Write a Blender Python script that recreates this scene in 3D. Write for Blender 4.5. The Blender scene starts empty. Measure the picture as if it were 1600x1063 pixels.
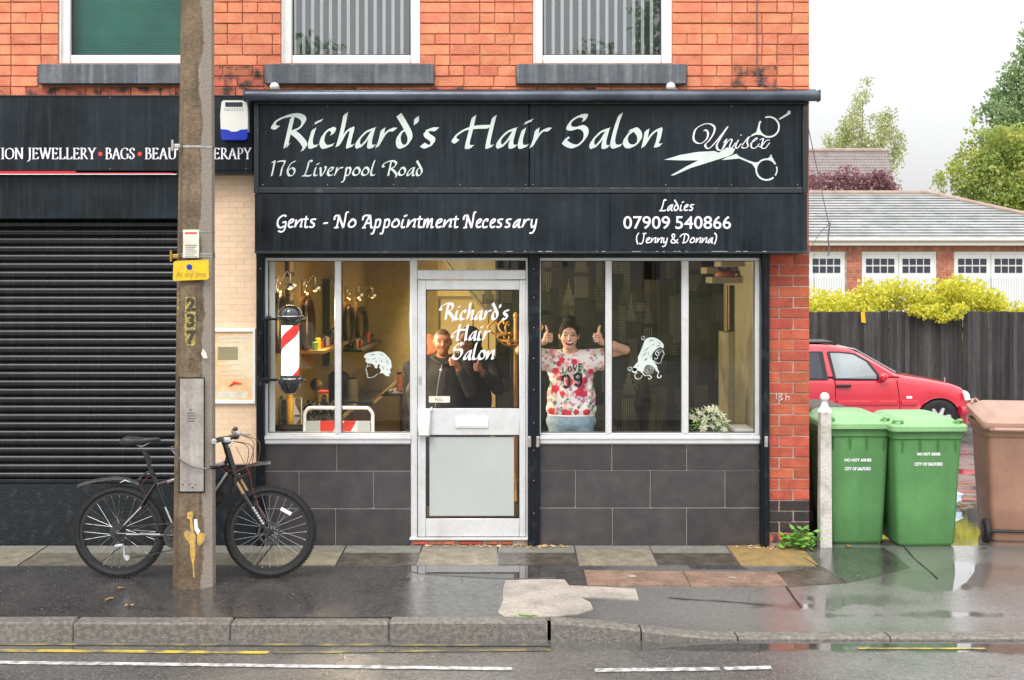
import bpy, math, random
import numpy as np
from mathutils import Vector, Matrix
from mathutils.bvhtree import BVHTree
from mathutils.geometry import tessellate_polygon
random.seed(7); rng = np.random.default_rng(7)
R = math.radians
scene = bpy.context.scene
COL = scene.collection
# ------------------------------------------------------------------ camera, world, sun, exposure
CD = 9.5; CH = 2.125; FPX = 1900.0
cam = bpy.data.cameras.new("camera"); cam_o = bpy.data.objects.new("camera", cam); COL.objects.link(cam_o)
cam_o.location = (0, -CD, CH); cam_o.rotation_euler = (R(90), 0, 0)
cam.sensor_width = 36; cam.lens = 36*FPX/1600; cam.shift_y = -103.5/1600; cam.clip_end = 800; cam.clip_start = .05
scene.camera = cam_o
SUN_EL, SUN_AZ = 52, 200
w = bpy.data.worlds.new("World"); scene.world = w; w.use_nodes = True
nt = w.node_tree; nt.nodes.clear()
def wn(t, **k):
    n = nt.nodes.new(t)
    for a, b in k.items(): setattr(n, a, b)
    return n
sky = wn('ShaderNodeTexSky', sky_type='NISHITA', sun_disc=False, sun_elevation=R(SUN_EL), sun_rotation=R(SUN_AZ))
sky.air_density = 1.0; sky.dust_density = 6.0
hs = wn('ShaderNodeHueSaturation'); hs.inputs['Saturation'].default_value = .12
nt.links.new(sky.outputs[0], hs.inputs['Color'])
b1 = wn('ShaderNodeBackground'); b1.inputs[1].default_value = .05
nt.links.new(hs.outputs[0], b1.inputs[0])
# overcast cloud cover: luminance rises from horizon to zenith (CIE overcast sky)
tc = wn('ShaderNodeTexCoord'); sx = wn('ShaderNodeSeparateXYZ'); nt.links.new(tc.outputs['Generated'], sx.inputs[0])
mr = wn('ShaderNodeMapRange'); mr.inputs[1].default_value = 0; mr.inputs[2].default_value = 1; mr.inputs[3].default_value = .47; mr.inputs[4].default_value = 1.95
nt.links.new(sx.outputs[2], mr.inputs[0])
cn = wn('ShaderNodeTexNoise'); cn.inputs['Scale'].default_value = 2.2; cn.inputs['Detail'].default_value = 4
nt.links.new(tc.outputs['Generated'], cn.inputs['Vector'])
cr = wn('ShaderNodeMapRange'); cr.inputs[1].default_value = .3; cr.inputs[2].default_value = .7; cr.inputs[3].default_value = .95; cr.inputs[4].default_value = 1.05
nt.links.new(cn.outputs[0], cr.inputs[0])
mu = wn('ShaderNodeMath', operation='MULTIPLY'); nt.links.new(mr.outputs[0], mu.inputs[0]); nt.links.new(cr.outputs[0], mu.inputs[1])
b2 = wn('ShaderNodeBackground'); b2.inputs[0].default_value = (.985, .99, 1, 1); nt.links.new(mu.outputs[0], b2.inputs[1])
ad = wn('ShaderNodeAddShader'); nt.links.new(b1.outputs[0], ad.inputs[0]); nt.links.new(b2.outputs[0], ad.inputs[1])
wo = wn('ShaderNodeOutputWorld'); nt.links.new(ad.outputs[0], wo.inputs[0])
sl = bpy.data.lights.new("sun", 'SUN'); sl.energy = 1.2; sl.angle = R(25); sl.color = (1, .97, .93)
so = bpy.data.objects.new("sun", sl); COL.objects.link(so); so.rotation_euler = (R(90-SUN_EL), 0, R(-20)); so.location = (0, -5, 12)
vs = scene.view_settings; vs.view_transform = 'Standard'; vs.look = 'None'; vs.gamma = 1; vs.use_curve_mapping = False; vs.exposure = .35
try:
    scene.cycles.max_bounces = 8; scene.cycles.transparent_max_bounces = 12; scene.cycles.use_denoising = True
    scene.cycles.sample_clamp_indirect = 6
except Exception: pass

def S(y): return FPX/(CD+y)
def PX(px, y=0.): return (px-800)/S(y)
def PZ(py, y=0.): return CH-(py-428)/S(y)
def P(px, py, y=0.): return (PX(px, y), y, PZ(py, y))
# ------------------------------------------------------------------ materials
M = {}
def mat(name, col, rough=.6, metal=0, col2=None, scale=6, thr=(.4, .65), bump=0, bscale=None, var=0, spec=.5, coat=0,
        streak=None, emit=None, rvar=0, coords='pos', detail=5, stretch=None, objrand=0, trans=0, sss=0):
    """general procedural material: base colour, a second colour mixed in by noise, fine value variation, bump, streaks"""
    m = bpy.data.materials.new(name); m.use_nodes = True; t = m.node_tree; N = t.nodes; L = t.links
    b = N['Principled BSDF']
    def n(ty, **k):
        q = N.new(ty)
        for a, c in k.items(): setattr(q, a, c)
        return q
    if coords == 'pos': src = n('ShaderNodeNewGeometry').outputs['Position']
    else: src = n('ShaderNodeTexCoord').outputs['Object']
    if stretch:
        mp = n('ShaderNodeMapping'); mp.inputs['Scale'].default_value = stretch; L.new(src, mp.inputs[0]); src2 = mp.outputs[0]
    else: src2 = src
    c = None
    def rgb(v):
        q = n('ShaderNodeRGB'); q.outputs[0].default_value = (*v, 1); return q.outputs[0]
    c = rgb(col)
    def mix(f, a, d, bt='MIX'):
        q = n('ShaderNodeMix', data_type='RGBA', blend_type=bt)
        if isinstance(f, (int, float)): q.inputs[0].default_value = f
        else: L.new(f, q.inputs[0])
        L.new(a, q.inputs[6]); L.new(d, q.inputs[7]); return q.outputs[2]
    def noise(sc, det, vec): 
        q = n('ShaderNodeTexNoise'); q.inputs['Scale'].default_value = sc; q.inputs['Detail'].default_value = det; L.new(vec, q.inputs['Vector']); return q.outputs[0]
    def ramp(f, a, b_, x=0., y=1.):
        q = n('ShaderNodeMapRange'); L.new(f, q.inputs[0]); q.inputs[1].default_value = a; q.inputs[2].default_value = b_; q.inputs[3].default_value = x; q.inputs[4].default_value = y; return q.outputs[0]
    if col2 is not None: c = mix(ramp(noise(scale, detail, src2), *thr), c, rgb(col2))
    if streak:
        sc, amt, scol = streak
        mp = n('ShaderNodeMapping'); mp.inputs['Scale'].default_value = (sc, sc, sc*.05); L.new(src, mp.inputs[0])
        c = mix(ramp(noise(1, 6, mp.outputs[0]), .45, .75, 0, amt), c, rgb(scol))
    if objrand:
        oi = n('ShaderNodeObjectInfo'); hv = n('ShaderNodeHueSaturation')
        L.new(ramp(oi.outputs['Random'], 0, 1, 1-objrand, 1+objrand), hv.inputs['Value']); L.new(c, hv.inputs['Color'])
        q = n('ShaderNodeMath', operation='MULTIPLY'); L.new(oi.outputs['Random'], q.inputs[0]); q.inputs[1].default_value = 17.3
        q2 = n('ShaderNodeMath', operation='FRACT'); L.new(q.outputs[0], q2.inputs[0])
        L.new(ramp(q2.outputs[0], 0, 1, .5-objrand*.035, .5+objrand*.035), hv.inputs['Hue'])
        c = hv.outputs[0]
    if var:
        hv = n('ShaderNodeHueSaturation'); L.new(ramp(noise(scale*7, 6, src2), .3, .7, 1-var, 1+var), hv.inputs['Value']); L.new(c, hv.inputs['Color']); c = hv.outputs[0]
    L.new(c, b.inputs['Base Color'])
    b.inputs['Metallic'].default_value = metal; b.inputs['Specular IOR Level'].default_value = spec
    if rvar: L.new(ramp(noise(scale*1.7, 5, src2), .3, .7, max(.02, rough-rvar), min(1, rough+rvar)), b.inputs['Roughness'])
    else: b.inputs['Roughness'].default_value = rough
    if coat: b.inputs['Coat Weight'].default_value = coat; b.inputs['Coat Roughness'].default_value = .05
    if trans: b.inputs['Transmission Weight'].default_value = trans
    if sss: b.inputs['Subsurface Weight'].default_value = sss; b.inputs['Subsurface Radius'].default_value = (.01, .004, .002); b.inputs['Subsurface Scale'].default_value = 1
    if bump:
        q = n('ShaderNodeBump'); q.inputs['Strength'].default_value = bump; q.inputs['Distance'].default_value = .01
        L.new(noise(bscale or scale*8, 6, src2), q.inputs['Height']); L.new(q.outputs[0], b.inputs['Normal'])
    if emit: b.inputs['Emission Color'].default_value = (*emit[0], 1); b.inputs['Emission Strength'].default_value = emit[1]
    M[name] = m; return m
def attr_mat(name, rough=.6, bump=0, attr='col', emit=0, spec=.5, sss=0):
    m = bpy.data.materials.new(name); m.use_nodes = True; t = m.node_tree; b = t.nodes['Principled BSDF']
    a = t.nodes.new('ShaderNodeAttribute'); a.attribute_name = attr; t.links.new(a.outputs['Color'], b.inputs['Base Color'])
    b.inputs['Roughness'].default_value = rough; b.inputs['Specular IOR Level'].default_value = spec
    if sss: b.inputs['Subsurface Weight'].default_value = sss; b.inputs['Subsurface Radius'].default_value = (.008, .003, .002); b.inputs['Subsurface Scale'].default_value = 1
    if bump:
        g = t.nodes.new('ShaderNodeNewGeometry'); q = t.nodes.new('ShaderNodeTexNoise'); q.inputs['Scale'].default_value = 60; t.links.new(g.outputs['Position'], q.inputs['Vector'])
        bb = t.nodes.new('ShaderNodeBump'); bb.inputs['Strength'].default_value = bump; bb.inputs['Distance'].default_value = .01; t.links.new(q.outputs[0], bb.inputs['Height']); t.links.new(bb.outputs[0], b.inputs['Normal'])
    M[name] = m; return m
def glass_mat(name, k=.55, base=.0, tint=(1, 1, 1), ripple=0, film=0):
    m = bpy.data.materials.new(name); m.use_nodes = True; t = m.node_tree; N = t.nodes; L = t.links; N.clear()
    o = N.new('ShaderNodeOutputMaterial'); tr = N.new('ShaderNodeBsdfTransparent'); tr.inputs[0].default_value = (*tint, 1)
    gl = N.new('ShaderNodeBsdfGlossy'); gl.inputs['Roughness'].default_value = .01
    fr = N.new('ShaderNodeFresnel'); fr.inputs[0].default_value = 1.5
    mm = N.new('ShaderNodeMath'); mm.operation = 'MULTIPLY_ADD'; mm.inputs[1].default_value = k; mm.inputs[2].default_value = base
    L.new(fr.outputs[0], mm.inputs[0]); mx = N.new('ShaderNodeMixShader'); L.new(mm.outputs[0], mx.inputs[0]); L.new(tr.outputs[0], mx.inputs[1]); L.new(gl.outputs[0], mx.inputs[2])
    last = mx.outputs[0]
    if film:   # thin grime on the pane
        df = N.new('ShaderNodeBsdfDiffuse'); df.inputs[0].default_value = (.6, .6, .58, 1)
        g = N.new('ShaderNodeNewGeometry'); nz = N.new('ShaderNodeTexNoise'); nz.inputs['Scale'].default_value = 3; nz.inputs['Detail'].default_value = 8; L.new(g.outputs['Position'], nz.inputs['Vector'])
        rr = N.new('ShaderNodeMapRange'); rr.inputs[1].default_value = .35; rr.inputs[2].default_value = .8; rr.inputs[3].default_value = 0; rr.inputs[4].default_value = film; L.new(nz.outputs[0], rr.inputs[0])
        m2 = N.new('ShaderNodeMixShader'); L.new(rr.outputs[0], m2.inputs[0]); L.new(last, m2.inputs[1]); L.new(df.outputs[0], m2.inputs[2]); last = m2.outputs[0]
    if ripple:
        g = N.new('ShaderNodeNewGeometry'); nz = N.new('ShaderNodeTexNoise'); nz.inputs['Scale'].default_value = 1.5; L.new(g.outputs['Position'], nz.inputs['Vector'])
        bb = N.new('ShaderNodeBump'); bb.inputs['Strength'].default_value = ripple; bb.inputs['Distance'].default_value = .02; L.new(nz.outputs[0], bb.inputs['Height']); L.new(bb.outputs[0], gl.inputs['Normal'])
    L.new(last, o.inputs[0]); M[name] = m; return m

mat('brick', (.72, .26, .14), .85, col2=(.62, .18, .10), scale=9, thr=(.4, .68), var=.13, bump=.5, bscale=90, objrand=.16)
mat('brick_red', (.46, .105, .055), .85, col2=(.35, .07, .042), scale=9, thr=(.35, .65), var=.16, bump=.5, bscale=90, objrand=.20)
mat('brick_sooty', (.56, .16, .09), .85, col2=(.06, .045, .04), scale=11, thr=(.46, .62), var=.2, bump=.5, bscale=90, objrand=.25)
mat('brick_black', (.030, .022, .024), .55, col2=(.13, .04, .03), scale=14, thr=(.55, .7), var=.2, bump=.5, bscale=90, objrand=.25)
mat('mortar', (.46, .20, .125), .95, col2=(.30, .14, .09), scale=5, var=.2, bump=.4)
mat('mortar_pale', (.46, .36, .30), .95, col2=(.30, .21, .17), scale=6, var=.15, bump=.3)
mat('sill_paint', (.075, .085, .10), .55, col2=(.17, .18, .20), scale=3, thr=(.5, .8), var=.15, bump=.35, bscale=50, streak=(26, .8, (.20, .21, .23)))
mat('upvc', (.80, .80, .79), .35, col2=(.70, .69, .66), scale=4, thr=(.55, .8), var=.03)
mat('alu', (.66, .66, .67), .38, metal=.25, col2=(.55, .54, .52), scale=5, thr=(.5, .8), var=.05, rvar=.08)
mat('sign_black', (.005, .008, .011), .34, spec=.22, col2=(.017, .024, .031), scale=2.2, thr=(.35, .75), var=.15, rvar=.12, streak=(30, .7, (.026, .036, .048)), bump=.06, bscale=30)
mat('sign_trim', (.020, .024, .030), .4, col2=(.08, .09, .10), scale=12, thr=(.6, .8), var=.2)
mat('awning_metal', (.055, .065, .085), .25, metal=.45, col2=(.10, .12, .15), scale=3, var=.1)
mat('black_paint', (.005, .008, .012), .3, spec=.3, col2=(.035, .04, .05), scale=10, thr=(.55, .8), var=.2, bump=.1)
mat('shutter', (.005, .006, .007), .20, spec=.38, col2=(.014, .015, .018), scale=2, thr=(.45, .8), var=.1, streak=(40, .5, (.03, .03, .035)))
mat('plinth_black', (.004, .007, .010), .4, col2=(.03, .035, .038), scale=14, thr=(.52, .8), var=.2, bump=.5, bscale=60)
mat('tile_slate', (.046, .041, .043), .34, col2=(.066, .058, .058), scale=7, thr=(.4, .7), var=.10, rvar=.08, bump=.12, bscale=60, objrand=.14)
mat('grout', (.50, .49, .47), .9, var=.1)
mat('tile_beige', (.82, .60, .41), .3, col2=(.78, .56, .38), scale=5, var=.04, objrand=.05)
mat('tile_beige_grout', (.72, .50, .33), .8, var=.1)
mat('vinyl_silver', (.56, .62, .60), .35, col2=(.66, .72, .68), scale=3, var=.03)
mat('paint_white', (.80, .78, .80), .45)
mat('letter_white', (.86, .84, .88), .5)
mat('red_paint', (.62, .012, .03), .35)
mat('red_dot', (.75, .05, .03), .5)
mat('concrete_dark', (.105, .070, .040), .7, col2=(.21, .15, .092), scale=5, thr=(.35, .7), var=.3, bump=.6, bscale=70, streak=(22, .6, (.06, .042, .028)))
mat('concrete_light', (.30, .26, .225), .75, col2=(.38, .34, .30), scale=6, var=.16, bump=.5, bscale=70)
mat('panel_grey', (.29, .26, .235), .5, col2=(.40, .37, .34), scale=5, var=.14, bump=.2, streak=(25, .5, (.2, .17, .14)))
mat('yellow_sign', (.78, .50, .012), .45, col2=(.68, .42, .02), scale=20, var=.06)
mat('yellow_faded', (.48, .36, .07), .6, col2=(.16, .12, .06), scale=60, thr=(.42, .6), var=.2)
mat('yellow_paint', (.62, .36, .05), .5, col2=(.30, .22, .13), scale=26, var=.15)
mat('stencil_black', (.035, .03, .025), .6, col2=(.3, .25, .10), scale=90, thr=(.6, .7))
mat('steel', (.60, .58, .55), .3, metal=.8, col2=(.45, .42, .4), scale=30)
mat('chrome', (.75, .74, .72), .12, metal=1)
mat('brass_clip', (.55, .35, .10), .3, metal=.9)
mat('paper', (.75, .72, .62), .8, col2=(.6, .56, .45), scale=10)
mat('ink', (.10, .09, .08), .8)
mat('ink_red', (.6, .08, .04), .7)
mat('rubber', (.008, .008, .009), .7, col2=(.018, .017, .017), scale=40, bump=.3, bscale=150)
mat('bike_black', (.010, .010, .012), .22, coat=.6)
mat('alloy', (.62, .62, .64), .35, metal=.5)
mat('bike_silver', (.50, .51, .53), .3, metal=.25)
mat('bike_dark_metal', (.10, .10, .105), .35, metal=.8)
mat('bike_plastic', (.018, .018, .020), .45, col2=(.05, .05, .05), scale=30)
mat('bike_bronze', (.42, .27, .16), .25, metal=.8)
mat('cable_copper', (.16, .035, .02), .4)
mat('cable_grey', (.13, .11, .12), .35)
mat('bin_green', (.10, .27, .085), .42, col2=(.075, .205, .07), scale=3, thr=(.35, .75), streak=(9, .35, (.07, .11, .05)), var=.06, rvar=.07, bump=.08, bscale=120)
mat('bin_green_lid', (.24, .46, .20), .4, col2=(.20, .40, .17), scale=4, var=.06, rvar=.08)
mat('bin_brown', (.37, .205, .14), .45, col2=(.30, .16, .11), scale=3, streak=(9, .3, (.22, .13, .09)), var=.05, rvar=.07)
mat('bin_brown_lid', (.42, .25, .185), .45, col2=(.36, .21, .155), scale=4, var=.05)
mat('bin_dark', (.05, .028, .018), .5, col2=(.10, .06, .04), scale=5, var=.2)
mat('car_red', (.60, .018, .045), .25, coat=.7, col2=(.58, .012, .028), scale=3, rvar=.04)
mat('car_trim', (.02, .02, .022), .5)
mat('lamp_lens', (.85, .85, .85), .08, spec=.8)
mat('amber', (.8, .45, .25), .2)
mat('fence_wood', (.030, .027, .027), .8, col2=(.066, .061, .061), scale=1, thr=(.35, .7), var=.35, bump=.6, bscale=30, stretch=(14, 14, 1.2), objrand=.45)
mat('post_stone', (.55, .52, .48), .8, col2=(.36, .33, .28), scale=7, thr=(.5, .68), var=.12, bump=.4)
mat('garage_brick', (.52, .21, .13), .85, col2=(.40, .14, .09), scale=8, var=.2, objrand=.2)
mat('soldier', (.52, .22, .15), .85, col2=(.45, .17, .11), scale=8, objrand=.22)
mat('garage_white', (.80, .80, .80), .4)
mat('car_glass', (.30, .34, .36), .08, col2=(.42, .46, .48), scale=1.5)  # opaque; pale reflections on the car windows are painted into the colour
mat('bag_blue', (.45, .60, .72), .4)
mat('garage_glass', (.05, .05, .07), .15)
mat('roof_edge_shade', (.045, .045, .045), .9)  # shade under each tile course, painted as a dark front edge
mat('roof_grey', (.33, .34, .335), .7, col2=(.24, .25, .24), scale=2, var=.1, objrand=.08)
mat('roof_brown', (.23, .195, .19), .7, col2=(.18, .15, .15), scale=2, var=.12, objrand=.10)
mat('ridge', (.36, .27, .23), .8, col2=(.27, .2, .17), scale=3)
mat('gutter', (.62, .58, .52), .6)
mat('leaf_gold', (.72, .66, .06), .5, col2=(.50, .54, .07), scale=9, thr=(.4, .7), var=.3)
mat('leaf_mid', (.28, .37, .085), .6, col2=(.46, .49, .12), scale=1.2, thr=(.4, .65), var=.25)
mat('leaf_dark', (.20, .30, .13), .6, col2=(.33, .43, .20), scale=1.2, thr=(.4, .65), var=.25)
mat('leaf_birch', (.36, .40, .16), .6, col2=(.50, .52, .25), scale=1, thr=(.4, .65), var=.2)
mat('leaf_plum', (.22, .09, .11), .6, col2=(.36, .19, .21), scale=4, var=.25)
mat('leaf_weed', (.10, .30, .035), .5, col2=(.22, .42, .06), scale=30, var=.2)
mat('leaf_fallen', (.36, .18, .05), .6, col2=(.25, .12, .035), scale=30)
mat('bark', (.22, .18, .14), .9, col2=(.12, .10, .08), scale=9)
mat('wall_tan', (.46, .355, .135), .8, col2=(.40, .30, .11), scale=12, thr=(.35, .65), var=.06, bump=.15)
mat('wall_cream', (.31, .275, .16), .8, col2=(.27, .235, .13), scale=4, var=.03)
mat('wall_yellow', (.72, .56, .24), .7, var=.03)
mat('ceiling', (.7, .68, .62), .9)
mat('floor_dark', (.05, .035, .022), .4, col2=(.08, .055, .035), scale=4)
mat('dark_wood', (.035, .018, .012), .4, col2=(.06, .03, .02), scale=8)
mat('pine', (.55, .28, .07), .45, col2=(.42, .2, .05), scale=9, thr=(.4, .7))
mat('black_satin', (.012, .012, .012), .4)
mat('mirror', (.8, .8, .78), .03, metal=1)
mat('yellow_plastic', (.80, .42, .02), .35)
mat('green_plastic', (.15, .35, .06), .35)
mat('red_plastic', (.6, .04, .03), .35)
mat('white_plastic', (.75, .75, .74), .35)
mat('grey_reflective', (.42, .47, .46), .4)
mat('sky_tint', (.14, .17, .20), .9, col2=(.10, .12, .14), scale=2, thr=(.4, .7), var=.05)  # blue grey of sky reflected in the panes, put into a sheet's colour
mat('blind_white', (.88, .88, .84), .6)
mat('blind_green', (.03, .25, .19), .45, col2=(.05, .33, .25), scale=3)
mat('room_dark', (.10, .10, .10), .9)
mat('frosted', (.44, .465, .45), .5, col2=(.41, .435, .42), scale=2, var=.01)
mat('poster', (.80, .50, .25), .5, col2=(.80, .68, .46), scale=5, thr=(.4, .6), var=.06)
mat('alarm_white', (.72, .71, .66), .4)
mat('alarm_blue', (.01, .035, .40), .3)
mat('barber_glow', (.9, .9, .9), .3, emit=((1, .97, .93), .75))
mat('barber_red', (.75, .03, .03), .3, emit=((1, .05, .03), .35))
mat('lamp_bulb', (.9, .7, .4), .3, emit=((1, .62, .28), 1.6))
mat('black_gloss', (.02, .022, .024), .12, coat=.8)
mat('hair_dark', (.010, .006, .005), .6, spec=.2, col2=(.022, .012, .009), scale=60, bump=.6, bscale=200)
mat('jacket', (.018, .017, .015), .8, col2=(.035, .033, .028), scale=10, bump=.3)
mat('jacket_black', (.008, .008, .009), .85, bump=.3)
mat('denim', (.20, .32, .42), .85, col2=(.36, .48, .56), scale=7, thr=(.35, .7), var=.2, bump=.3, bscale=220)
mat('denim_dark', (.03, .035, .05), .85)
mat('belt', (.75, .75, .74), .6)
mat('tooth', (.85, .84, .80), .3)
mat('eye_dark', (.015, .01, .008), .2)
mat('lip', (.50, .10, .09), .4)
mat('petal', (.75, .74, .58), .6, col2=(.55, .60, .35), scale=20, var=.1)
mat('stem_green', (.10, .22, .05), .6)
mat('orange_fabric', (.62, .22, .10), .7, col2=(.4, .12, .06), scale=30)
mat('pink_plastic', (.65, .10, .12), .4)
mat('puddle_film', (.045, .042, .040), .03, spec=1.0, col2=(.07, .065, .06), scale=6)
M['puddle_film'].node_tree.nodes['Principled BSDF'].inputs['IOR'].default_value = 1.8
mat('white_line', (.58, .57, .55), .45, col2=(.22, .215, .21), scale=18, thr=(.40, .64), rvar=.15)
mat('yellow_line', (.55, .42, .05), .4, col2=(.16, .14, .09), scale=8, thr=(.42, .62), rvar=.15)
mat('yellow_line_worn', (.28, .23, .08), .35, col2=(.09, .085, .08), scale=6, thr=(.35, .55), rvar=.15)
mat('kerb_stone', (.125, .112, .098), .5, col2=(.215, .195, .17), scale=34, thr=(.4, .65), var=.4, bump=.9, bscale=110, rvar=.15)
mat('slab_wet', (.060, .050, .040), .30, col2=(.10, .085, .07), scale=8, var=.25, bump=.15, bscale=150, rvar=.1)
mat('slab_olive', (.115, .105, .080), .45, col2=(.16, .145, .11), scale=8, var=.3, bump=.3, bscale=150, rvar=.12)
mat('slab_tan', (.19, .165, .12), .55, col2=(.27, .235, .175), scale=9, var=.25, bump=.4, bscale=150)
mat('slab_ochre', (.33, .22, .085), .45, col2=(.24, .17, .08), scale=9, var=.2, bump=.3, bscale=150, rvar=.12)
mat('slab_grey_dry', (.20, .195, .165), .75, col2=(.16, .155, .13), scale=9, var=.2, bump=.4, bscale=150)
mat('cover_brown', (.26, .165, .12), .5, col2=(.15, .10, .075), scale=7, thr=(.4, .7), var=.25, bump=.4, bscale=150, rvar=.12)
mat('patch_concrete', (.40, .355, .31), .5, col2=(.26, .23, .205), scale=5, thr=(.38, .72), var=.16, bump=.3, bscale=120, rvar=.15)
mat('tar', (.022, .020, .020), .3)
mat('grit', (.45, .30, .17), .9, var=.3, objrand=.3)
mat('red_block', (.38, .06, .05), .35, col2=(.25, .05, .04), scale=12)
mat('grass_edge', (.13, .17, .04), .8)
for k_ in ('leaf_mid', 'leaf_dark', 'leaf_birch', 'leaf_gold', 'leaf_plum'):
    t = M[k_].node_tree; b = t.nodes['Principled BSDF']; tl = t.nodes.new('ShaderNodeBsdfTranslucent'); mx_ = t.nodes.new('ShaderNodeMixShader'); mx_.inputs[0].default_value = .4
    t.links.new(b.inputs['Base Color'].links[0].from_socket, tl.inputs[0]); t.links.new(b.outputs[0], mx_.inputs[1]); t.links.new(tl.outputs[0], mx_.inputs[2]); t.links.new(mx_.outputs[0], t.nodes['Material Output'].inputs[0])
attr_mat('skin', .5, sss=.15); attr_mat('shirt_print', .8, bump=.25); attr_mat('city_print', .5); attr_mat('art', .6)
glass_mat('glass', .38, .0, film=.008); glass_mat('glass_blind', .6, .0, ripple=.15); glass_mat('glass_upper', .8, .075, tint=(.95, .97, .98), ripple=.12); glass_mat('glass_car', 3.0, .10, tint=(.75, .85, .88)); glass_mat('glass_door', .38, .0)
# wet asphalt: dark aggregate, film of water whose smoothness follows the puddles
def wet(name, c1, c2, agg, coat_r=.14, r_wet=.20, r_pud=.03, rbase=.30, bump=.35, nscale=1.3):
    m = bpy.data.materials.new(name); m.use_nodes = True; t = m.node_tree; N = t.nodes; L = t.links; b = N['Principled BSDF']
    g = N.new('ShaderNodeNewGeometry').outputs['Position']
    def noise(sc, det=5, vec=g):
        q = N.new('ShaderNodeTexNoise'); q.inputs['Scale'].default_value = sc; q.inputs['Detail'].default_value = det; L.new(vec, q.inputs['Vector']); return q.outputs[0]
    def ramp(f, a, b_, x=0., y=1.):
        q = N.new('ShaderNodeMapRange'); L.new(f, q.inputs[0]); q.inputs[1].default_value = a; q.inputs[2].default_value = b_; q.inputs[3].default_value = x; q.inputs[4].default_value = y; return q.outputs[0]
    def math2(op, a, b_):
        q = N.new('ShaderNodeMath'); q.operation = op
        for i, v in enumerate((a, b_)):
            if isinstance(v, (int, float)): q.inputs[i].default_value = v
            else: L.new(v, q.inputs[i])
        return q.outputs[0]
    def mix(f, a, d):
        q = N.new('ShaderNodeMix'); q.data_type = 'RGBA'; L.new(f, q.inputs[0])
        for i, v in ((6, a), (7, d)):
            if isinstance(v, tuple): q.inputs[i].default_value = (*v, 1)
            else: L.new(v, q.inputs[i])
        return q.outputs[2]
    at = N.new('ShaderNodeAttribute'); at.attribute_name = 'puddle'
    nz = noise(nscale, 7); edge = noise(9, 5)
    pud = math2('ADD', at.outputs['Fac'], math2('MULTIPLY', math2('SUBTRACT', edge, .5), .9))
    pud = math2('ADD', pud, ramp(nz, .50, .75, 0, .55))
    pm = ramp(pud, .42, .72)
    c = mix(ramp(noise(2.2, 6), .35, .7), c1, c2)
    pa = N.new('ShaderNodeAttribute'); pa.attribute_name = 'pale'; pl_ = ramp(math2('ADD', pa.outputs['Fac'], math2('MULTIPLY', math2('SUBTRACT', noise(1.7, 7), .5), 1.1)), .3, .8); c = mix(pl_, c, (.155, .148, .14))  # pale mix puts the sky's reflection on the wet path into base colour
    vo = N.new('ShaderNodeTexVoronoi'); vo.inputs['Scale'].default_value = 130; L.new(g, vo.inputs['Vector'])
    sp = N.new('ShaderNodeSeparateColor'); L.new(vo.outputs['Color'], sp.inputs[0])
    c = mix(ramp(sp.outputs[0], .80, .86, 0, 1), c, agg)
    dk = N.new('ShaderNodeHueSaturation'); L.new(ramp(pm, 0, 1, 1.0, .72), dk.inputs['Value']); L.new(c, dk.inputs['Color'])
    L.new(dk.outputs[0], b.inputs['Base Color'])
    rr = ramp(noise(5, 6), .35, .65, r_wet, rbase)
    q = N.new('ShaderNodeMix'); q.data_type = 'FLOAT'; L.new(pm, q.inputs[0]); L.new(rr, q.inputs[2]); q.inputs[3].default_value = r_pud; L.new(q.outputs[0], b.inputs['Roughness'])
    bp = N.new('ShaderNodeBump'); bp.inputs['Distance'].default_value = .004; L.new(ramp(pm, 0, 1, bump, .01), bp.inputs['Strength']); L.new(noise(160, 4), bp.inputs['Height'])
    bp2 = N.new('ShaderNodeBump'); bp2.inputs['Distance'].default_value = .02; bp2.inputs['Strength'].default_value = .03; L.new(noise(7, 3), bp2.inputs['Height']); L.new(bp.outputs[0], bp2.inputs['Normal'])
    L.new(bp2.outputs[0], b.inputs['Normal']); b.inputs['IOR'].default_value = 1.6; b.inputs['Specular IOR Level'].default_value = .8; b.inputs['Coat Weight'].default_value = .85; b.inputs['Coat IOR'].default_value = 1.5
    cw = N.new('ShaderNodeMix'); cw.data_type = 'FLOAT'; L.new(pm, cw.inputs[0]); L.new(ramp(noise(3.1, 6), .35, .65, coat_r*.6, coat_r*1.5), cw.inputs[2]); cw.inputs[3].default_value = .02; L.new(cw.outputs[0], b.inputs['Coat Roughness'])
    ck = N.new('ShaderNodeMix'); ck.data_type = 'FLOAT'; L.new(pm, ck.inputs[0]); L.new(ramp(noise(23, 6), .38, .62, .35, .95), ck.inputs[2]); ck.inputs[3].default_value = .95; L.new(ck.outputs[0], b.inputs['Coat Weight']); L.new(bp.outputs[0], b.inputs['Coat Normal'])
    M[name] = m
wet('asphalt_path', (.030, .027, .027), (.060, .055, .053), (.12, .11, .105), r_wet=.10, rbase=.22, bump=.18)
wet('asphalt_road', (.070, .066, .062), (.125, .118, .11), (.19, .18, .17), r_wet=.18, rbase=.34, bump=.55, nscale=.9, coat_r=.24)
wet('concrete_yard', (.15, .145, .14), (.22, .215, .205), (.30, .29, .28))

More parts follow.
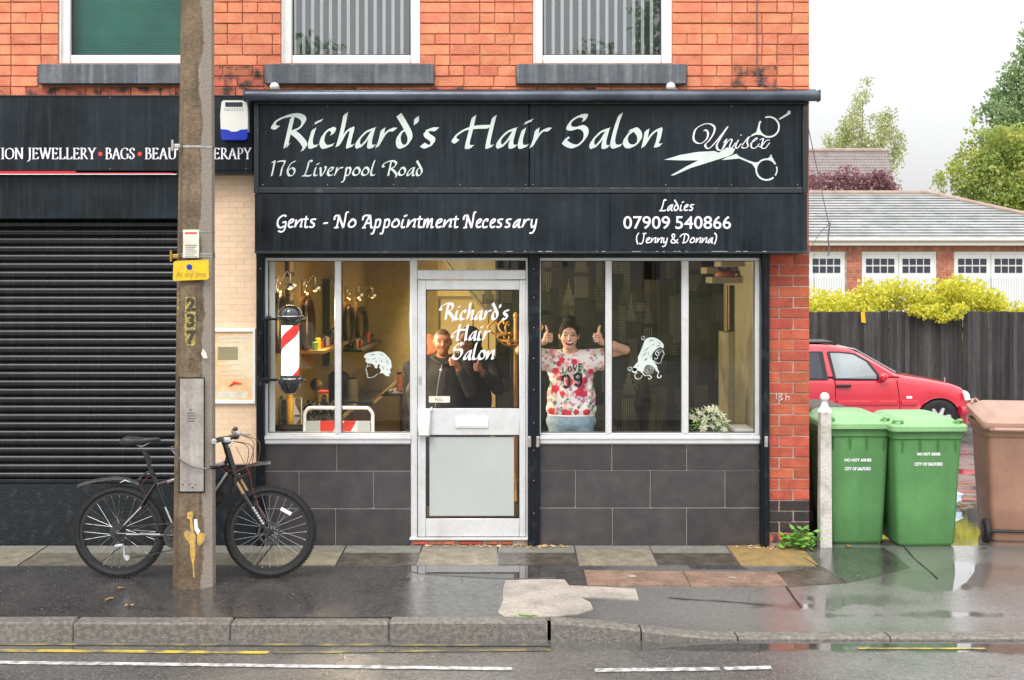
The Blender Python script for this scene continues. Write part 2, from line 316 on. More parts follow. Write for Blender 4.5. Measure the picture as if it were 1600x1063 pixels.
# ------------------------------------------------------------------ mesh builder
class MB:
    def __init__(s): s.v = []; s.f = []; s.m = []
    def add(s, vs, fs, m=0):
        o = len(s.v); s.v += [tuple(map(float, p)) for p in vs]; s.f += [tuple(i+o for i in f) for f in fs]; s.m += [m]*len(fs); return s
    def box(s, x0, x1, y0, y1, z0, z1, b=0, m=0):
        if x1 < x0: x0, x1 = x1, x0
        if y1 < y0: y0, y1 = y1, y0
        if z1 < z0: z0, z1 = z1, z0
        if b <= 0:
            return s.add([(x0,y0,z0),(x1,y0,z0),(x1,y1,z0),(x0,y1,z0),(x0,y0,z1),(x1,y0,z1),(x1,y1,z1),(x0,y1,z1)],
                  [(0,3,2,1),(4,5,6,7),(0,1,5,4),(1,2,6,5),(2,3,7,6),(3,0,4,7)], m)
        b = min(b, (x1-x0)*.45, (y1-y0)*.45, (z1-z0)*.45)
        c = ((x0+x1)/2, (y0+y1)/2, (z0+z1)/2); h = ((x1-x0)/2, (y1-y0)/2, (z1-z0)/2)
        vs = []; idx = {}
        for sx_ in (-1, 1):
            for sy_ in (-1, 1):
                for sz_ in (-1, 1):
                    sg = (sx_, sy_, sz_)
                    for a in range(3):
                        p = [c[i]+sg[i]*(h[i] if i == a else h[i]-b) for i in range(3)]
                        idx[(sg, a)] = len(vs); vs.append(tuple(p))
        fs = []
        for a in range(3):
            o1, o2 = [(1, 2), (2, 0), (0, 1)][a]
            for sg in (-1, 1):
                q = []
                for (u, v_) in ((-1, -1), (1, -1), (1, 1), (-1, 1)):
                    k = [0, 0, 0]; k[a] = sg; k[o1] = u; k[o2] = v_; q.append(idx[(tuple(k), a)])
                fs.append(tuple(q if sg > 0 else q[::-1]))
        for a in range(3):          # edges parallel to axis a
            o1, o2 = [(1, 2), (2, 0), (0, 1)][a]
            for s1 in (-1, 1):
                for s2 in (-1, 1):
                    k0 = [0]*3; k1 = [0]*3; k0[a] = -1; k1[a] = 1; k0[o1] = k1[o1] = s1; k0[o2] = k1[o2] = s2
                    q = [idx[(tuple(k0), o1)], idx[(tuple(k1), o1)], idx[(tuple(k1), o2)], idx[(tuple(k0), o2)]]
                    fs.append(tuple(q if s1*s2 < 0 else q[::-1]))
        for sg in [(a_, b_, c_) for a_ in (-1, 1) for b_ in (-1, 1) for c_ in (-1, 1)]:
            q = [idx[(sg, 0)], idx[(sg, 1)], idx[(sg, 2)]]
            fs.append(tuple(q if sg[0]*sg[1]*sg[2] > 0 else q[::-1]))
        return s.add(vs, fs, m)
    def tube(s, pts, r, n=8, closed=False, cap=True, m=0):
        pts = [Vector(p) for p in pts]; k = len(pts)
        rs = r if isinstance(r, (list, tuple)) else [r]*k
        tan = []
        for i in range(k):
            a = pts[(i-1) % k] if closed or i > 0 else pts[i]; b = pts[(i+1) % k] if closed or i < k-1 else pts[i]
            t = (b-a); tan.append(t.normalized() if t.length > 1e-9 else Vector((0, 0, 1)))
        up = Vector((0, 0, 1)) if abs(tan[0].z) < .9 else Vector((1, 0, 0))
        nv = (up-tan[0]*up.dot(tan[0])).normalized(); vs = []
        for i in range(k):
            nv = (nv-tan[i]*nv.dot(tan[i])); nv = nv.normalized() if nv.length > 1e-6 else tan[i].orthogonal().normalized()
            bv = tan[i].cross(nv)
            for j in range(n):
                a = 2*math.pi*j/n; vs.append(pts[i]+(nv*math.cos(a)+bv*math.sin(a))*rs[i])
        fs = []
        for i in range(k if closed else k-1):
            for j in range(n):
                a, b = i*n+j, i*n+(j+1) % n; c, d = ((i+1) % k)*n+(j+1) % n, ((i+1) % k)*n+j; fs.append((a, b, c, d))
        if cap and not closed: fs.append(tuple(range(n))[::-1]); fs.append(tuple((k-1)*n+j for j in range(n)))
        return s.add(vs, fs, m)
    def lathe(s, prof, c=(0, 0, 0), n=16, axis='z', m=0, closed=False):
        vs = []
        for (r, h) in prof:
            for j in range(n):
                a = 2*math.pi*j/n; x, y = r*math.cos(a), r*math.sin(a)
                p = (x, y, h) if axis == 'z' else ((h, x, y) if axis == 'x' else (y, h, x))
                vs.append((p[0]+c[0], p[1]+c[1], p[2]+c[2]))
        k = len(prof); fs = []
        for i in range(k if closed else k-1):
            for j in range(n):
                i2 = (i+1) % k; fs.append((i*n+j, i*n+(j+1) % n, i2*n+(j+1) % n, i2*n+j))
        if not closed:
            if prof[0][0] > 1e-5: fs.append(tuple(range(n))[::-1])
            if prof[-1][0] > 1e-5: fs.append(tuple((k-1)*n+j for j in range(n)))
        return s.add(vs, fs, m)
    def prism(s, poly, a0, a1, axis='y', m=0):
        """poly: 2D outline; axis y: (x,z), axis x: (y,z), axis z: (x,y)"""
        def q(p, a): return (p[0], a, p[1]) if axis == 'y' else ((a, p[0], p[1]) if axis == 'x' else (p[0], p[1], a))
        n = len(poly); vs = [q(p, a0) for p in poly]+[q(p, a1) for p in poly]
        tri = tessellate_polygon([[Vector((p[0], p[1], 0)) for p in poly]])
        fs = [tuple(t) for t in tri]+[tuple(i+n for i in t[::-1]) for t in tri]
        fs += [(i, (i+1) % n, (i+1) % n+n, i+n) for i in range(n)]
        return s.add(vs, fs, m)
    def obox(s, c, h, Rm, b=0, m=0):
        t = MB(); t.box(-h[0], h[0], -h[1], h[1], -h[2], h[2], b)
        return s.add([tuple(Rm @ Vector(p)+Vector(c)) for p in t.v], t.f, m)
    def ell(s, c, r, n=12, k=8, m=0, Rm=None):
        vs = []; 
        for i in range(k+1):
            t = math.pi*i/k
            for j in range(n):
                a = 2*math.pi*j/n; p = Vector((r[0]*math.sin(t)*math.cos(a), r[1]*math.sin(t)*math.sin(a), r[2]*math.cos(t)))
                if Rm: p = Rm @ p
                vs.append(p+Vector(c))
        fs = [(i*n+j, (i+1)*n+j, (i+1)*n+(j+1) % n, i*n+(j+1) % n) for i in range(k) for j in range(n)]
        return s.add(vs, fs, m)
    def xf(s, Mx):
        s.v = [tuple(Mx @ Vector(p)) for p in s.v]; return s
def wloc(o):
    v = Vector((0, 0, 0))
    while o: v += o.location; o = o.parent
    return v
def link(o, parent=None):
    COL.objects.link(o)
    if parent: o.parent = parent
    return o
def mesh_of(name, mb, mats, smooth=None):
    me = bpy.data.meshes.new(name); me.from_pydata(mb.v, [], mb.f)
    for q in (mats if isinstance(mats, (list, tuple)) else [mats]): me.materials.append(M[q] if isinstance(q, str) else q)
    if len(me.materials) > 1: me.polygons.foreach_set('material_index', mb.m)
    me.validate(); me.update()
    if smooth: me.shade_smooth(); me.set_sharp_from_angle(angle=R(smooth))
    return me
def obj(name, mb, mats, parent=None, smooth=None, local=False, label=None, cat=None, group=None, kind=None, mesh=None):
    """one mesh object; vertices given in world space unless local"""
    if parent and not local:
        o0 = wloc(parent); mb.v = [(p[0]-o0.x, p[1]-o0.y, p[2]-o0.z) for p in mb.v]
    me = mesh or mesh_of(name, mb, mats, smooth)
    o = bpy.data.objects.new(name, me); link(o, parent)
    if label: o['label'] = label
    if cat: o['category'] = cat
    if group: o['group'] = group
    if kind: o['kind'] = kind
    return o
def thing(name, label, cat, loc=(0, 0, 0), rotz=0, group=None):
    o = bpy.data.objects.new(name, None); o.empty_display_size = .1; COL.objects.link(o); o.location = loc; o.rotation_euler = (0, 0, rotz)
    o['label'] = label; o['category'] = cat
    if group: o['group'] = group
    return o
def inst(name, me, parent, loc, scale=(1, 1, 1), rot=None):
    o = bpy.data.objects.new(name, me); link(o, parent); l = Vector(loc)-(wloc(parent) if parent else Vector())
    o.location = l; o.scale = scale
    if rot: o.rotation_euler = rot
    return o
def copy_tree(o, parent=None):
    c = o.copy(); COL.objects.link(c)
    if parent: c.parent = parent
    for ch in list(o.children): copy_tree(ch, c)
    return c
def bez(pts, n=8, closed=False):
    """Catmull-Rom through points"""
    pts = [np.array(p, float) for p in pts]; k = len(pts); out = []
    if k == 2 and not closed: return [tuple(pts[0]*(1-t)+pts[1]*t) for t in np.linspace(0, 1, n+1)]
    rngk = range(k if closed else k-1)
    for i in rngk:
        p1, p2 = pts[i], pts[(i+1) % k]; p0 = pts[(i-1) % k] if closed or i > 0 else 2*p1-p2; p3 = pts[(i+2) % k] if closed or i < k-2 else 2*p2-p1
        for j in range(n):
            t = j/n; out.append(tuple(.5*((2*p1)+(-p0+p2)*t+(2*p0-5*p1+4*p2-p3)*t*t+(-p0+3*p1-3*p2+p3)*t**3)))
    if not closed: out.append(tuple(pts[-1]))
    return out
# ------------------------------------------------------------------ pen lettering (broad nib strokes)
def tr(x0, base, u, *strokes): return [[((x-x0)/u, (base-y)/u) for x, y in s] for s in strokes]
G1 = {}
def g(ch, adv, strokes): G1[ch] = (adv, strokes)
g('R', 1.13, tr(120, 490, 376, [(195,278),(150,262),(185,205),(290,155),(400,138),(475,165),(490,215),(440,280),(350,318)], [(365,160),(325,330),(292,478),(318,455)], [(355,315),(430,372),(490,440),(503,478),(478,522)]))
g('i', .36, tr(545, 490, 376, [(618,232),(650,212),(690,197)], [(605,292),(568,420),(572,478),(600,484),(640,470)]))
g('c', .50, tr(675, 490, 376, [(808,345),(822,302),(780,292),(715,350),(690,430),(715,482),(760,480),(812,462)]))
g('h', .56, tr(850, 490, 376, [(945,125),(905,310),(858,472)], [(865,465),(930,350),(990,292),(1015,300),(985,420),(978,480),(1022,470)]))
g('a', .62, tr(1060, 490, 376, [(1265,290),(1180,320),(1095,405),(1078,465),(1110,480),(1180,410),(1245,310)], [(1250,300),(1215,430),(1218,480),(1260,480)]))
g('r', .60, tr(1300, 490, 376, [(1370,292),(1345,400),(1308,482)], [(1315,465),(1390,350),(1450,300),(1505,298)]))
g('d', .52, tr(15, 490, 376, [(38,135),(105,245),(160,355),(150,430),(90,482),(45,468),(32,400),(60,335),(115,295)]))
g("'", .20, tr(205, 490, 376, [(232,165),(228,230)]))
g('s', .58, tr(275, 490, 376, [(455,295),(395,292),(335,315),(345,360),(405,405),(398,455),(340,482),(290,460)]))
g('H', 1.28, tr(605, 490, 376, [(838,155),(795,340),(765,465),(778,485),(815,485)], [(1058,155),(1015,330),(988,465),(1000,485),(1034,475)], [(655,430),(622,405),(660,350),(760,290),(870,270),(1010,265)]))
g('S', .80, tr(290, 520, 393, [(535,210),(548,160),(470,165),(380,225),(355,290),(410,305),(500,285),(555,330),(540,415),(455,495),(380,500),(305,450),(360,400)]))
g('l', .38, tr(830, 520, 393, [(940,140),(895,265),(852,430),(855,495),(890,508),(945,490)]))
g('o', .56, tr(962, 520, 393, [(1030,328),(1090,312),(1142,370),(1135,445),(1070,500),(1005,498),(978,445),(1005,380),(1075,325)]))
g('n', .58, tr(1192, 520, 393, [(1240,322),(1222,420),(1200,508)], [(1208,495),(1285,380),(1360,320),(1392,322),(1372,430),(1350,492),(1395,492)]))
g('e', .46, [[(.10,.25),(.28,.33),(.40,.47),(.30,.53),(.13,.40),(.07,.17),(.17,.02),(.38,.08)]])
g('t', .38, [[(.22,.72),(.14,.20),(.17,.02),(.33,.06)], [(.02,.53),(.36,.54)]])
g('p', .54, [[(.18,.53),(.12,.15),(.0,-.33),(-.14,-.37)], [(.13,.36),(.32,.53),(.43,.38),(.32,.06),(.12,.02)]])
g('m', .74, [[(.12,.53),(.04,.0)], [(.05,.08),(.24,.5),(.32,.5),(.26,.0)], [(.27,.08),(.48,.5),(.56,.5),(.51,.04),(.64,.05)]])
g('y', .50, [[(.10,.53),(.07,.15),(.15,.02),(.36,.22),(.43,.53)], [(.43,.53),(.32,.0),(.16,-.30),(-.06,-.33)]])
g('v', .48, [[(.04,.5),(.10,.45),(.13,.0),(.38,.35),(.42,.55),(.34,.57)]])
g('N', .84, [[(.04,.50),(.02,.62),(.14,.76),(.28,.76)], [(.28,.76),(.22,.3),(.14,.0)], [(.02,.0),(.26,.02)], [(.28,.78),(.56,.0)], [(.56,.0),(.66,.45),(.74,.9),(.88,.98)]])
g('A', .66, [[(.04,.48),(.05,.64),(.2,.76),(.50,.76)], [(.44,.76),(.22,.3),(.08,.0)], [(.0,.0),(.2,.0)], [(.48,.76),(.51,.3),(.54,.02),(.66,.02)], [(.2,.28),(.5,.28)]])
g('G', .74, [[(.62,.68),(.58,.76),(.38,.74),(.12,.50),(.08,.18),(.24,.0),(.52,.1)], [(.40,.32),(.62,.34),(.54,-.10),(.34,-.26),(.12,-.2)]])
g('L', .70, [[(.62,.88),(.56,.95),(.44,.90),(.32,.45),(.16,.05),(.02,.0)], [(.08,.02),(.48,.0),(.56,.08)]])
g('D', .98, [[(.14,.64),(.05,.62),(.2,.80),(.5,.90),(.8,.80),(.86,.5),(.66,.12),(.4,.02),(.26,.04)], [(.5,.82),(.36,.05)]])
g('J', .60, [[(.58,.92),(.48,.90),(.42,.5),(.32,.05),(.16,-.08),(.02,-.02)], [(.34,.92),(.68,.96)]])
g('1', .34, [[(.08,.82),(.24,.94)], [(.24,.94),(.16,.45),(.08,0)]])
g('7', .46, [[(.04,.86),(.08,.90),(.40,.90),(.27,.5),(.18,0)]])
g('6', .52, [[(.48,.93),(.24,.75),(.08,.35),(.16,.03),(.36,.06),(.44,.34),(.30,.50),(.12,.34)]])
g('(', .34, [[(.32,1.0),(.14,.72),(.10,.3),(.22,-.12)]]); g(')', .34, [[(.06,1.0),(.24,.72),(.20,.3),(.04,-.12)]])
g('&', .76, [[(.66,.38),(.44,.04),(.16,.03),(.10,.26),(.36,.56),(.36,.84),(.20,.86),(.18,.64),(.42,.22),(.68,.0)]])
g('-', .42, [[(.06,.27),(.34,.30)]]); g(' ', .34, [])
# Roman capitals for the neighbouring shop
G2 = {}
def g2(ch, adv, *st): G2[ch] = (adv, list(st))
sf = lambda x, y, w_=.13: [(x-w_, y), (x+w_, y)]
g2('F', .66, [(.18,.98),(.18,.02)], sf(.18,.0), [(.06,.98),(.56,.98)], [(.56,.98),(.57,.82)], [(.18,.52),(.46,.52)], [(.46,.62),(.46,.42)])
g2('A', .86, [(.43,1.0),(.12,.02)], [(.43,1.0),(.74,.02)], sf(.12,0,.11), sf(.74,0,.12), [(.24,.36),(.60,.36)])
g2('S', .58, [(.48,.76),(.46,.92),(.28,1.0),(.11,.86),(.14,.64),(.40,.42),(.46,.2),(.30,.0),(.12,.06),(.08,.26)])
g2('H', .92, [(.18,.98),(.18,.02)], [(.72,.98),(.72,.02)], [(.18,.52),(.72,.52)], sf(.18,0), sf(.72,0), sf(.18,1), sf(.72,1))
g2('I', .42, [(.21,.98),(.21,.02)], sf(.21,0), sf(.21,1))
g2('O', .92, [(.46,1.0),(.16,.84),(.08,.5),(.16,.16),(.46,.0),(.76,.16),(.84,.5),(.76,.84),(.46,1.0)])
g2('N', .94, [(.18,.98),(.18,.02)], [(.18,1.0),(.76,.0)], [(.76,1.0),(.76,.0)], sf(.18,0,.12), sf(.14,1,.1), sf(.76,1,.12))
g2('J', .42, [(.24,.98),(.24,.1),(.14,-.18),(.0,-.2)], sf(.24,1))
g2('E', .72, [(.18,.98),(.18,.02)], [(.06,.99),(.58,.99)], [(.06,.0),(.60,.0)], [(.18,.52),(.48,.52)], [(.58,.99),(.59,.84)], [(.60,.0),(.64,.18)], [(.48,.6),(.48,.43)])
g2('W', 1.20, [(.12,1.0),(.38,.0)], [(.38,.0),(.62,.96)], [(.60,1.0),(.86,.0)], [(.86,.0),(1.10,1.0)], sf(.12,1,.11), sf(.60,1,.11), sf(1.10,1,.1))
g2('L', .68, [(.18,.98),(.18,.02)], sf(.18,1), [(.06,.0),(.58,.0)], [(.58,.0),(.62,.2)])
g2('R', .78, [(.18,.98),(.18,.02)], sf(.18,0), [(.06,1.0),(.34,1.0),(.52,.9),(.52,.62),(.36,.5),(.2,.5)], [(.34,.5),(.70,.02)], [(.66,.0),(.78,.0)])
g2('Y', .80, [(.12,1.0),(.40,.48)], [(.70,1.0),(.40,.48)], [(.40,.5),(.40,.02)], sf(.12,1,.12), sf(.70,1,.11), sf(.40,0))
g2('B', .70, [(.18,.98),(.18,.02)], [(.06,1.0),(.34,1.0),(.50,.9),(.50,.64),(.36,.54),(.2,.54)], [(.36,.54),(.58,.44),(.60,.14),(.40,.0),(.06,.0)])
g2('G', .88, [(.72,.78),(.66,.94),(.42,1.0),(.16,.84),(.08,.5),(.16,.14),(.44,.0),(.72,.08)], [(.72,.08),(.72,.44)], sf(.72,.44))
g2('U', .90, [(.18,1.0),(.18,.3),(.28,.05),(.50,.0),(.68,.1),(.74,.35)], [(.74,.35),(.74,1.0)], sf(.18,1), sf(.74,1,.12))
g2('T', .76, [(.38,.98),(.38,.02)], sf(.38,0), [(.06,.99),(.70,.99)], [(.06,.99),(.05,.82)], [(.70,.99),(.71,.82)])
g2('P', .66, [(.18,.98),(.18,.02)], sf(.18,0), [(.06,1.0),(.36,1.0),(.54,.88),(.54,.58),(.36,.46),(.2,.46)])
g2(' ', .34)
def ribbon(mb, pts2, to3, w_, ang, hair, k, m=0):
    """sweep a broad nib (width w_, angle ang) along a 2D path"""
    nx_, ny_ = w_/2*math.cos(ang), w_/2*math.sin(ang)
    vs = []
    for (x, y) in pts2: vs += [to3(x-nx_, y-ny_, k), to3(x+nx_, y+ny_, k)]
    mb.add(vs, [(2*i, 2*i+1, 2*i+3, 2*i+2) for i in range(len(pts2)-1)], m)
    if hair:
        vs = []
        for i, (x, y) in enumerate(pts2):
            a = pts2[max(i-1, 0)]; b = pts2[min(i+1, len(pts2)-1)]; dx, dy = b[0]-a[0], b[1]-a[1]; l = math.hypot(dx, dy) or 1
            ox, oy = -dy/l*hair/2, dx/l*hair/2; vs += [to3(x-ox, y-oy, k+.5), to3(x+ox, y+oy, k+.5)]
        mb.add(vs, [(2*i, 2*i+1, 2*i+3, 2*i+2) for i in range(len(pts2)-1)], m)
def lettering(text, x0, x1, zb, unit, y, font=G1, nib=.18, ang=38, hair=.05, track=0, mb=None, to3=None):
    """text between world x0 and x1 on baseline zb, unit = cap height (m), drawn in plane y"""
    mb = mb or MB(); adv = sum(font[c][0]+track for c in text)-track
    sxk = (x1-x0)/(adv*unit); cx = x0; k = 0
    for c in text:
        a, st = font[c]
        for s in st:
            p = bez(s, 7) if len(s) > 2 else [tuple(np.array(s[0])*(1-t)+np.array(s[1])*t) for t in (0, 1)]
            p = [(cx+q[0]*unit*sxk, zb+q[1]*unit) for q in p]
            f3 = to3 or (lambda u, v, kk: (u, y-.0002-.00012*(kk % 12), v))
            ribbon(mb, p, f3, nib*unit, R(ang), hair*unit, k); k += 1
        cx += (a+track)*unit*sxk
    return mb
def sans(text, x, z, size, y, align='CENTER', width=None, bold=0, italic=0, name='lettering'):
    """flat upright text facing the street (built-in font), returned as MB"""
    cu = bpy.data.curves.new('t', 'FONT'); cu.body = text; cu.size = size; cu.align_x = align; cu.offset = bold; cu.resolution_u = 3; cu.shear = italic
    o = bpy.data.objects.new('t', cu); COL.objects.link(o); dg = bpy.context.evaluated_depsgraph_get(); dg.update()
    me = bpy.data.meshes.new_from_object(o.evaluated_get(dg)); mb = MB()
    vs = [tuple(v.co) for v in me.vertices]; fs = [tuple(p.vertices) for p in me.polygons]
    if vs and width:
        w0 = max(v[0] for v in vs)-min(v[0] for v in vs); k = width/w0
    else: k = 1
    mb.add([(x+v[0]*k, y, z+v[1]) for v in vs], fs)
    bpy.data.objects.remove(o); bpy.data.curves.remove(cu); bpy.data.meshes.remove(me)
    return mb
# ------------------------------------------------------------------ organic bodies: distance field + surface nets
def cap(a, b, r1, r2=None, k=.02): return ('cap', np.array(a, float), np.array(b, float), r1, r2 if r2 is not None else r1, k)
def el(c, r, k=.02, rot=None): return ('ell', np.array(c, float), np.array(r, float), rot, None, k)
def cut(c, r, k=.006): return ('sub', np.array(c, float), np.array(r, float), None, None, k)
def sdf_mesh(prims, h):
    lo = np.full(3, 1e9); hi = -lo
    for p in prims:
        if p[0] == 'cap':
            r = max(p[3], p[4]); lo = np.minimum(lo, np.minimum(p[1], p[2])-r); hi = np.maximum(hi, np.maximum(p[1], p[2])+r)
        elif p[0] == 'ell': r = p[2].max(); lo = np.minimum(lo, p[1]-r); hi = np.maximum(hi, p[1]+r)
    lo -= 3*h; hi += 3*h; n = np.ceil((hi-lo)/h).astype(int)+1
    F = np.full(n, .08, np.float32); ax = [lo[i]+h*np.arange(n[i]) for i in range(3)]
    for p in prims:
        k = p[5]; mg = k+.03
        if p[0] == 'cap': r = max(p[3], p[4]); a = np.minimum(p[1], p[2])-r-mg; b = np.maximum(p[1], p[2])+r+mg
        else: r = p[2].max(); a = p[1]-r-mg; b = p[1]+r+mg
        i0 = np.clip(((a-lo)/h).astype(int), 0, n-1); i1 = np.clip(((b-lo)/h).astype(int)+2, 1, n)
        X, Y, Z = np.meshgrid(ax[0][i0[0]:i1[0]], ax[1][i0[1]:i1[1]], ax[2][i0[2]:i1[2]], indexing='ij')
        if p[0] == 'cap':
            d = p[2]-p[1]; L2 = max(d@d, 1e-12); t = np.clip(((X-p[1][0])*d[0]+(Y-p[1][1])*d[1]+(Z-p[1][2])*d[2])/L2, 0, 1)
            D = np.sqrt((X-p[1][0]-t*d[0])**2+(Y-p[1][1]-t*d[1])**2+(Z-p[1][2]-t*d[2])**2)-(p[3]+(p[4]-p[3])*t)
        else:
            x, y, z = X-p[1][0], Y-p[1][1], Z-p[1][2]
            if p[3] is not None:
                Q = np.array(p[3].inverted()); x, y, z = Q[0][0]*x+Q[0][1]*y+Q[0][2]*z, Q[1][0]*x+Q[1][1]*y+Q[1][2]*z, Q[2][0]*x+Q[2][1]*y+Q[2][2]*z
            r = p[2]; k0 = np.sqrt((x/r[0])**2+(y/r[1])**2+(z/r[2])**2); k1 = np.sqrt((x/r[0]**2)**2+(y/r[1]**2)**2+(z/r[2]**2)**2)+1e-9
            D = k0*(k0-1)/k1
        s_ = (slice(i0[0], i1[0]), slice(i0[1], i1[1]), slice(i0[2], i1[2])); f = F[s_]
        if p[0] == 'sub': D = -D; hh = np.maximum(k-np.abs(f-D), 0)/k; F[s_] = np.maximum(f, D)+hh*hh*k/4
        else: hh = np.maximum(k-np.abs(f-D), 0)/k; F[s_] = np.minimum(f, D)-hh*hh*k/4
    I = F < 0; c = [(a, b, d) for a in (0, 1) for b in (0, 1) for d in (0, 1)]
    def sl(A, o): return A[o[0]:A.shape[0]-1+o[0], o[1]:A.shape[1]-1+o[1], o[2]:A.shape[2]-1+o[2]]
    cnt = sum(sl(I, o).astype(np.int8) for o in c); act = (cnt > 0) & (cnt < 8); ids = np.full(act.shape, -1); idx = np.argwhere(act); ids[act] = np.arange(len(idx))
    acc = np.zeros((len(idx), 3)); num = np.zeros(len(idx))
    for o in c:
        for a in range(3):
            if o[a]: continue
            o2 = list(o); o2[a] = 1; fa = sl(F, o)[act]; fb = sl(F, tuple(o2))[act]; mk = (fa < 0) != (fb < 0); t = np.where(mk, fa/(fa-fb+1e-12), 0)
            q = np.tile(np.array(o, float), (len(idx), 1)); q[:, a] += t; acc[mk] += q[mk]; num[mk] += 1
    V = lo+h*(idx+acc/num[:, None]); Fs = []
    for a in range(3):
        b, d = (a+1) % 3, (a+2) % 3; s0 = [slice(None)]*3; s1 = [slice(None)]*3; s0[a] = slice(0, -1); s1[a] = slice(1, None)
        A, B = I[tuple(s0)], I[tuple(s1)]; E = np.argwhere(A != B); E = E[(E[:, b] > 0) & (E[:, d] > 0)]
        fl = A[tuple(E.T)]
        def cell(db, dd): q = E.copy(); q[:, b] -= db; q[:, d] -= dd; return ids[tuple(q.T)]
        Q = np.stack([cell(1, 1), cell(0, 1), cell(0, 0), cell(1, 0)], 1); Q[~fl] = Q[~fl][:, ::-1]; Fs.append(Q)
    Fc = np.concatenate(Fs); Fc = Fc[(Fc >= 0).all(1)]
    return V, Fc
def organic(name, prims, h, mats, parent, colour=None, relax=2):
    V, Fc = sdf_mesh(prims, h)
    # light relaxation for smooth shading
    for _ in range(relax):
        acc = np.zeros_like(V); num = np.zeros(len(V))
        for i in range(4):
            a, b = Fc[:, i], Fc[:, (i+1) % 4]; np.add.at(acc, a, V[b]); np.add.at(num, a, 1); np.add.at(acc, b, V[a]); np.add.at(num, b, 1)
        V = V*.5+.5*acc/np.maximum(num, 1)[:, None]
    me = bpy.data.meshes.new(name); me.from_pydata(V.tolist(), [], Fc.tolist()); me.materials.append(M[mats])
    me.shade_smooth()
    if colour is not None:
        C = np.ones((len(V), 4)); C[:, :3] = colour(V); at = me.color_attributes.new('col', 'FLOAT_COLOR', 'POINT'); at.data.foreach_set('color', C.astype(np.float32).ravel())
    me.update(); o = bpy.data.objects.new(name, me); link(o, parent); return o
# ================================================================== GROUND
def sm(t): t = np.clip(t, 0, 1); return t*t*(3-2*t)
def h_path(x, y):
    d = np.clip(-y, 0, 3); base = -.025*d
    drop = .094*sm((x-.22)/1.15)*sm((d-.75)/1.15)
    return base-drop
def h_yard(x, y): return -np.clip(y, 0, 9)*.048
def grid(name, x0, x1, y0, y1, st, hf, m, pud=None, kind='structure', skirt=None, label=None, pale=None):
    nx = int((x1-x0)/st)+1; ny = int((y1-y0)/st)+1; xs = np.linspace(x0, x1, nx); ys = np.linspace(y0, y1, ny)
    X, Y = np.meshgrid(xs, ys); Z = hf(X, Y); V = np.stack([X, Y, Z], -1).reshape(-1, 3)
    i = np.arange(nx*ny).reshape(ny, nx); F = np.stack([i[:-1, :-1], i[:-1, 1:], i[1:, 1:], i[1:, :-1]], -1).reshape(-1, 4)
    me = bpy.data.meshes.new(name); me.from_pydata(V.tolist(), [], F.tolist()); me.materials.append(M[m]); me.shade_smooth()
    a = me.attributes.new('puddle', 'FLOAT', 'POINT'); a.data.foreach_set('value', (pud(X, Y) if pud is not None else np.zeros_like(X)).astype(np.float32).ravel())
    if pale is not None: a = me.attributes.new('pale', 'FLOAT', 'POINT'); a.data.foreach_set('value', pale(X, Y).astype(np.float32).ravel())
    o = bpy.data.objects.new(name, me); link(o); o['kind'] = kind
    if label: o['label'] = label
    return o
def gy(py, z=0.): return (CH-z)*FPX/(py-428)-CD      # distance behind the facade of a ground point
def G_(px, py):     # pavement point under a photo position
    y = 0
    for _ in range(5):
        d = -y; z = float(h_path(np.array((px-800)/S(y)), np.array(y))); y = -(CD-(CH-z)*FPX/(py-428))
    return (PX(px, y), y)
def ellp(X, Y, px, py, rx, ry, a=1.):
    cx, cy = G_(px, py); return a*np.clip(1.25-np.sqrt(((X-cx)/rx)**2+((Y-cy)/ry)**2), 0, 1)
def pud_path(X, Y):
    P_ = np.zeros_like(X)
    for q in [(775, 893, .72, .13, 1.0), (850, 905, .4, .12, .9), (1330, 885, .55, .30, 1.0), (1450, 905, .8, .28, 1.0), (1560, 895, .6, .35, 1.0), (1240, 945, .5, .1, .7), (1340, 935, .5, .14, .8), (1480, 960, .7, .08, .75),
              (620, 905, .4, .09, .62), (560, 925, .3, .08, .5), (200, 950, .5, .1, .35), (1080, 936, .45, .05, .6), (60, 892, .6, .16, .4), (300, 925, .6, .08, .4), (1300, 962, .5, .06, .6), (1180, 905, .25, .08, .5)]:
        P_ = np.maximum(P_, ellp(X, Y, *q))
    return P_
KY = -1.945
grid('pavement', -14, 16, KY+.125, -.0, .04, h_path, 'asphalt_path', pud_path, pale=lambda X, Y: .95*sm((X-.1-.35*(Y+1))/1.0))  # painted sky reflection grows paler to the right
def pud_yard(X, Y): return np.clip(.35+.5*np.exp(-((X-3.5)/2.5)**2-((Y-1.0)/2.0)**2), 0, 1)
grid('forecourt', 2.30, 40, .0, 14.6, .15, lambda X, Y: h_yard(X, Y), 'concrete_yard', pud_yard)
def pud_road(X, Y):
    g_ = np.exp(-((Y-(KY-.10))/.10)**2)
    return np.clip(g_*(.5+.5*np.clip((X+1.0)/1.5, 0, 1))+.25*np.clip((X-1)/2, 0, 1)*(Y > -2.6), 0, 1)
grid('road', -14, 16, -9.2, KY+.02, .05, lambda X, Y: -.157-.02*np.clip(-(Y-KY), 0, 3)+0*X, 'asphalt_road', pud_road)
grid('far_pavement', -30, 30, -22, -9.2, .5, lambda X, Y: -.14+0*X, 'asphalt_path', None)
mb = MB(); mb.box(-300, 300, -300, 600, -.62, -.60); obj('ground', mb, 'grass_edge', kind='structure')
grid('garden_ground', 2.0, 80, 14.7, 120, 2, lambda X, Y: -.42+1.15*sm((Y-15.5)/9), 'slab_grey_dry', None)
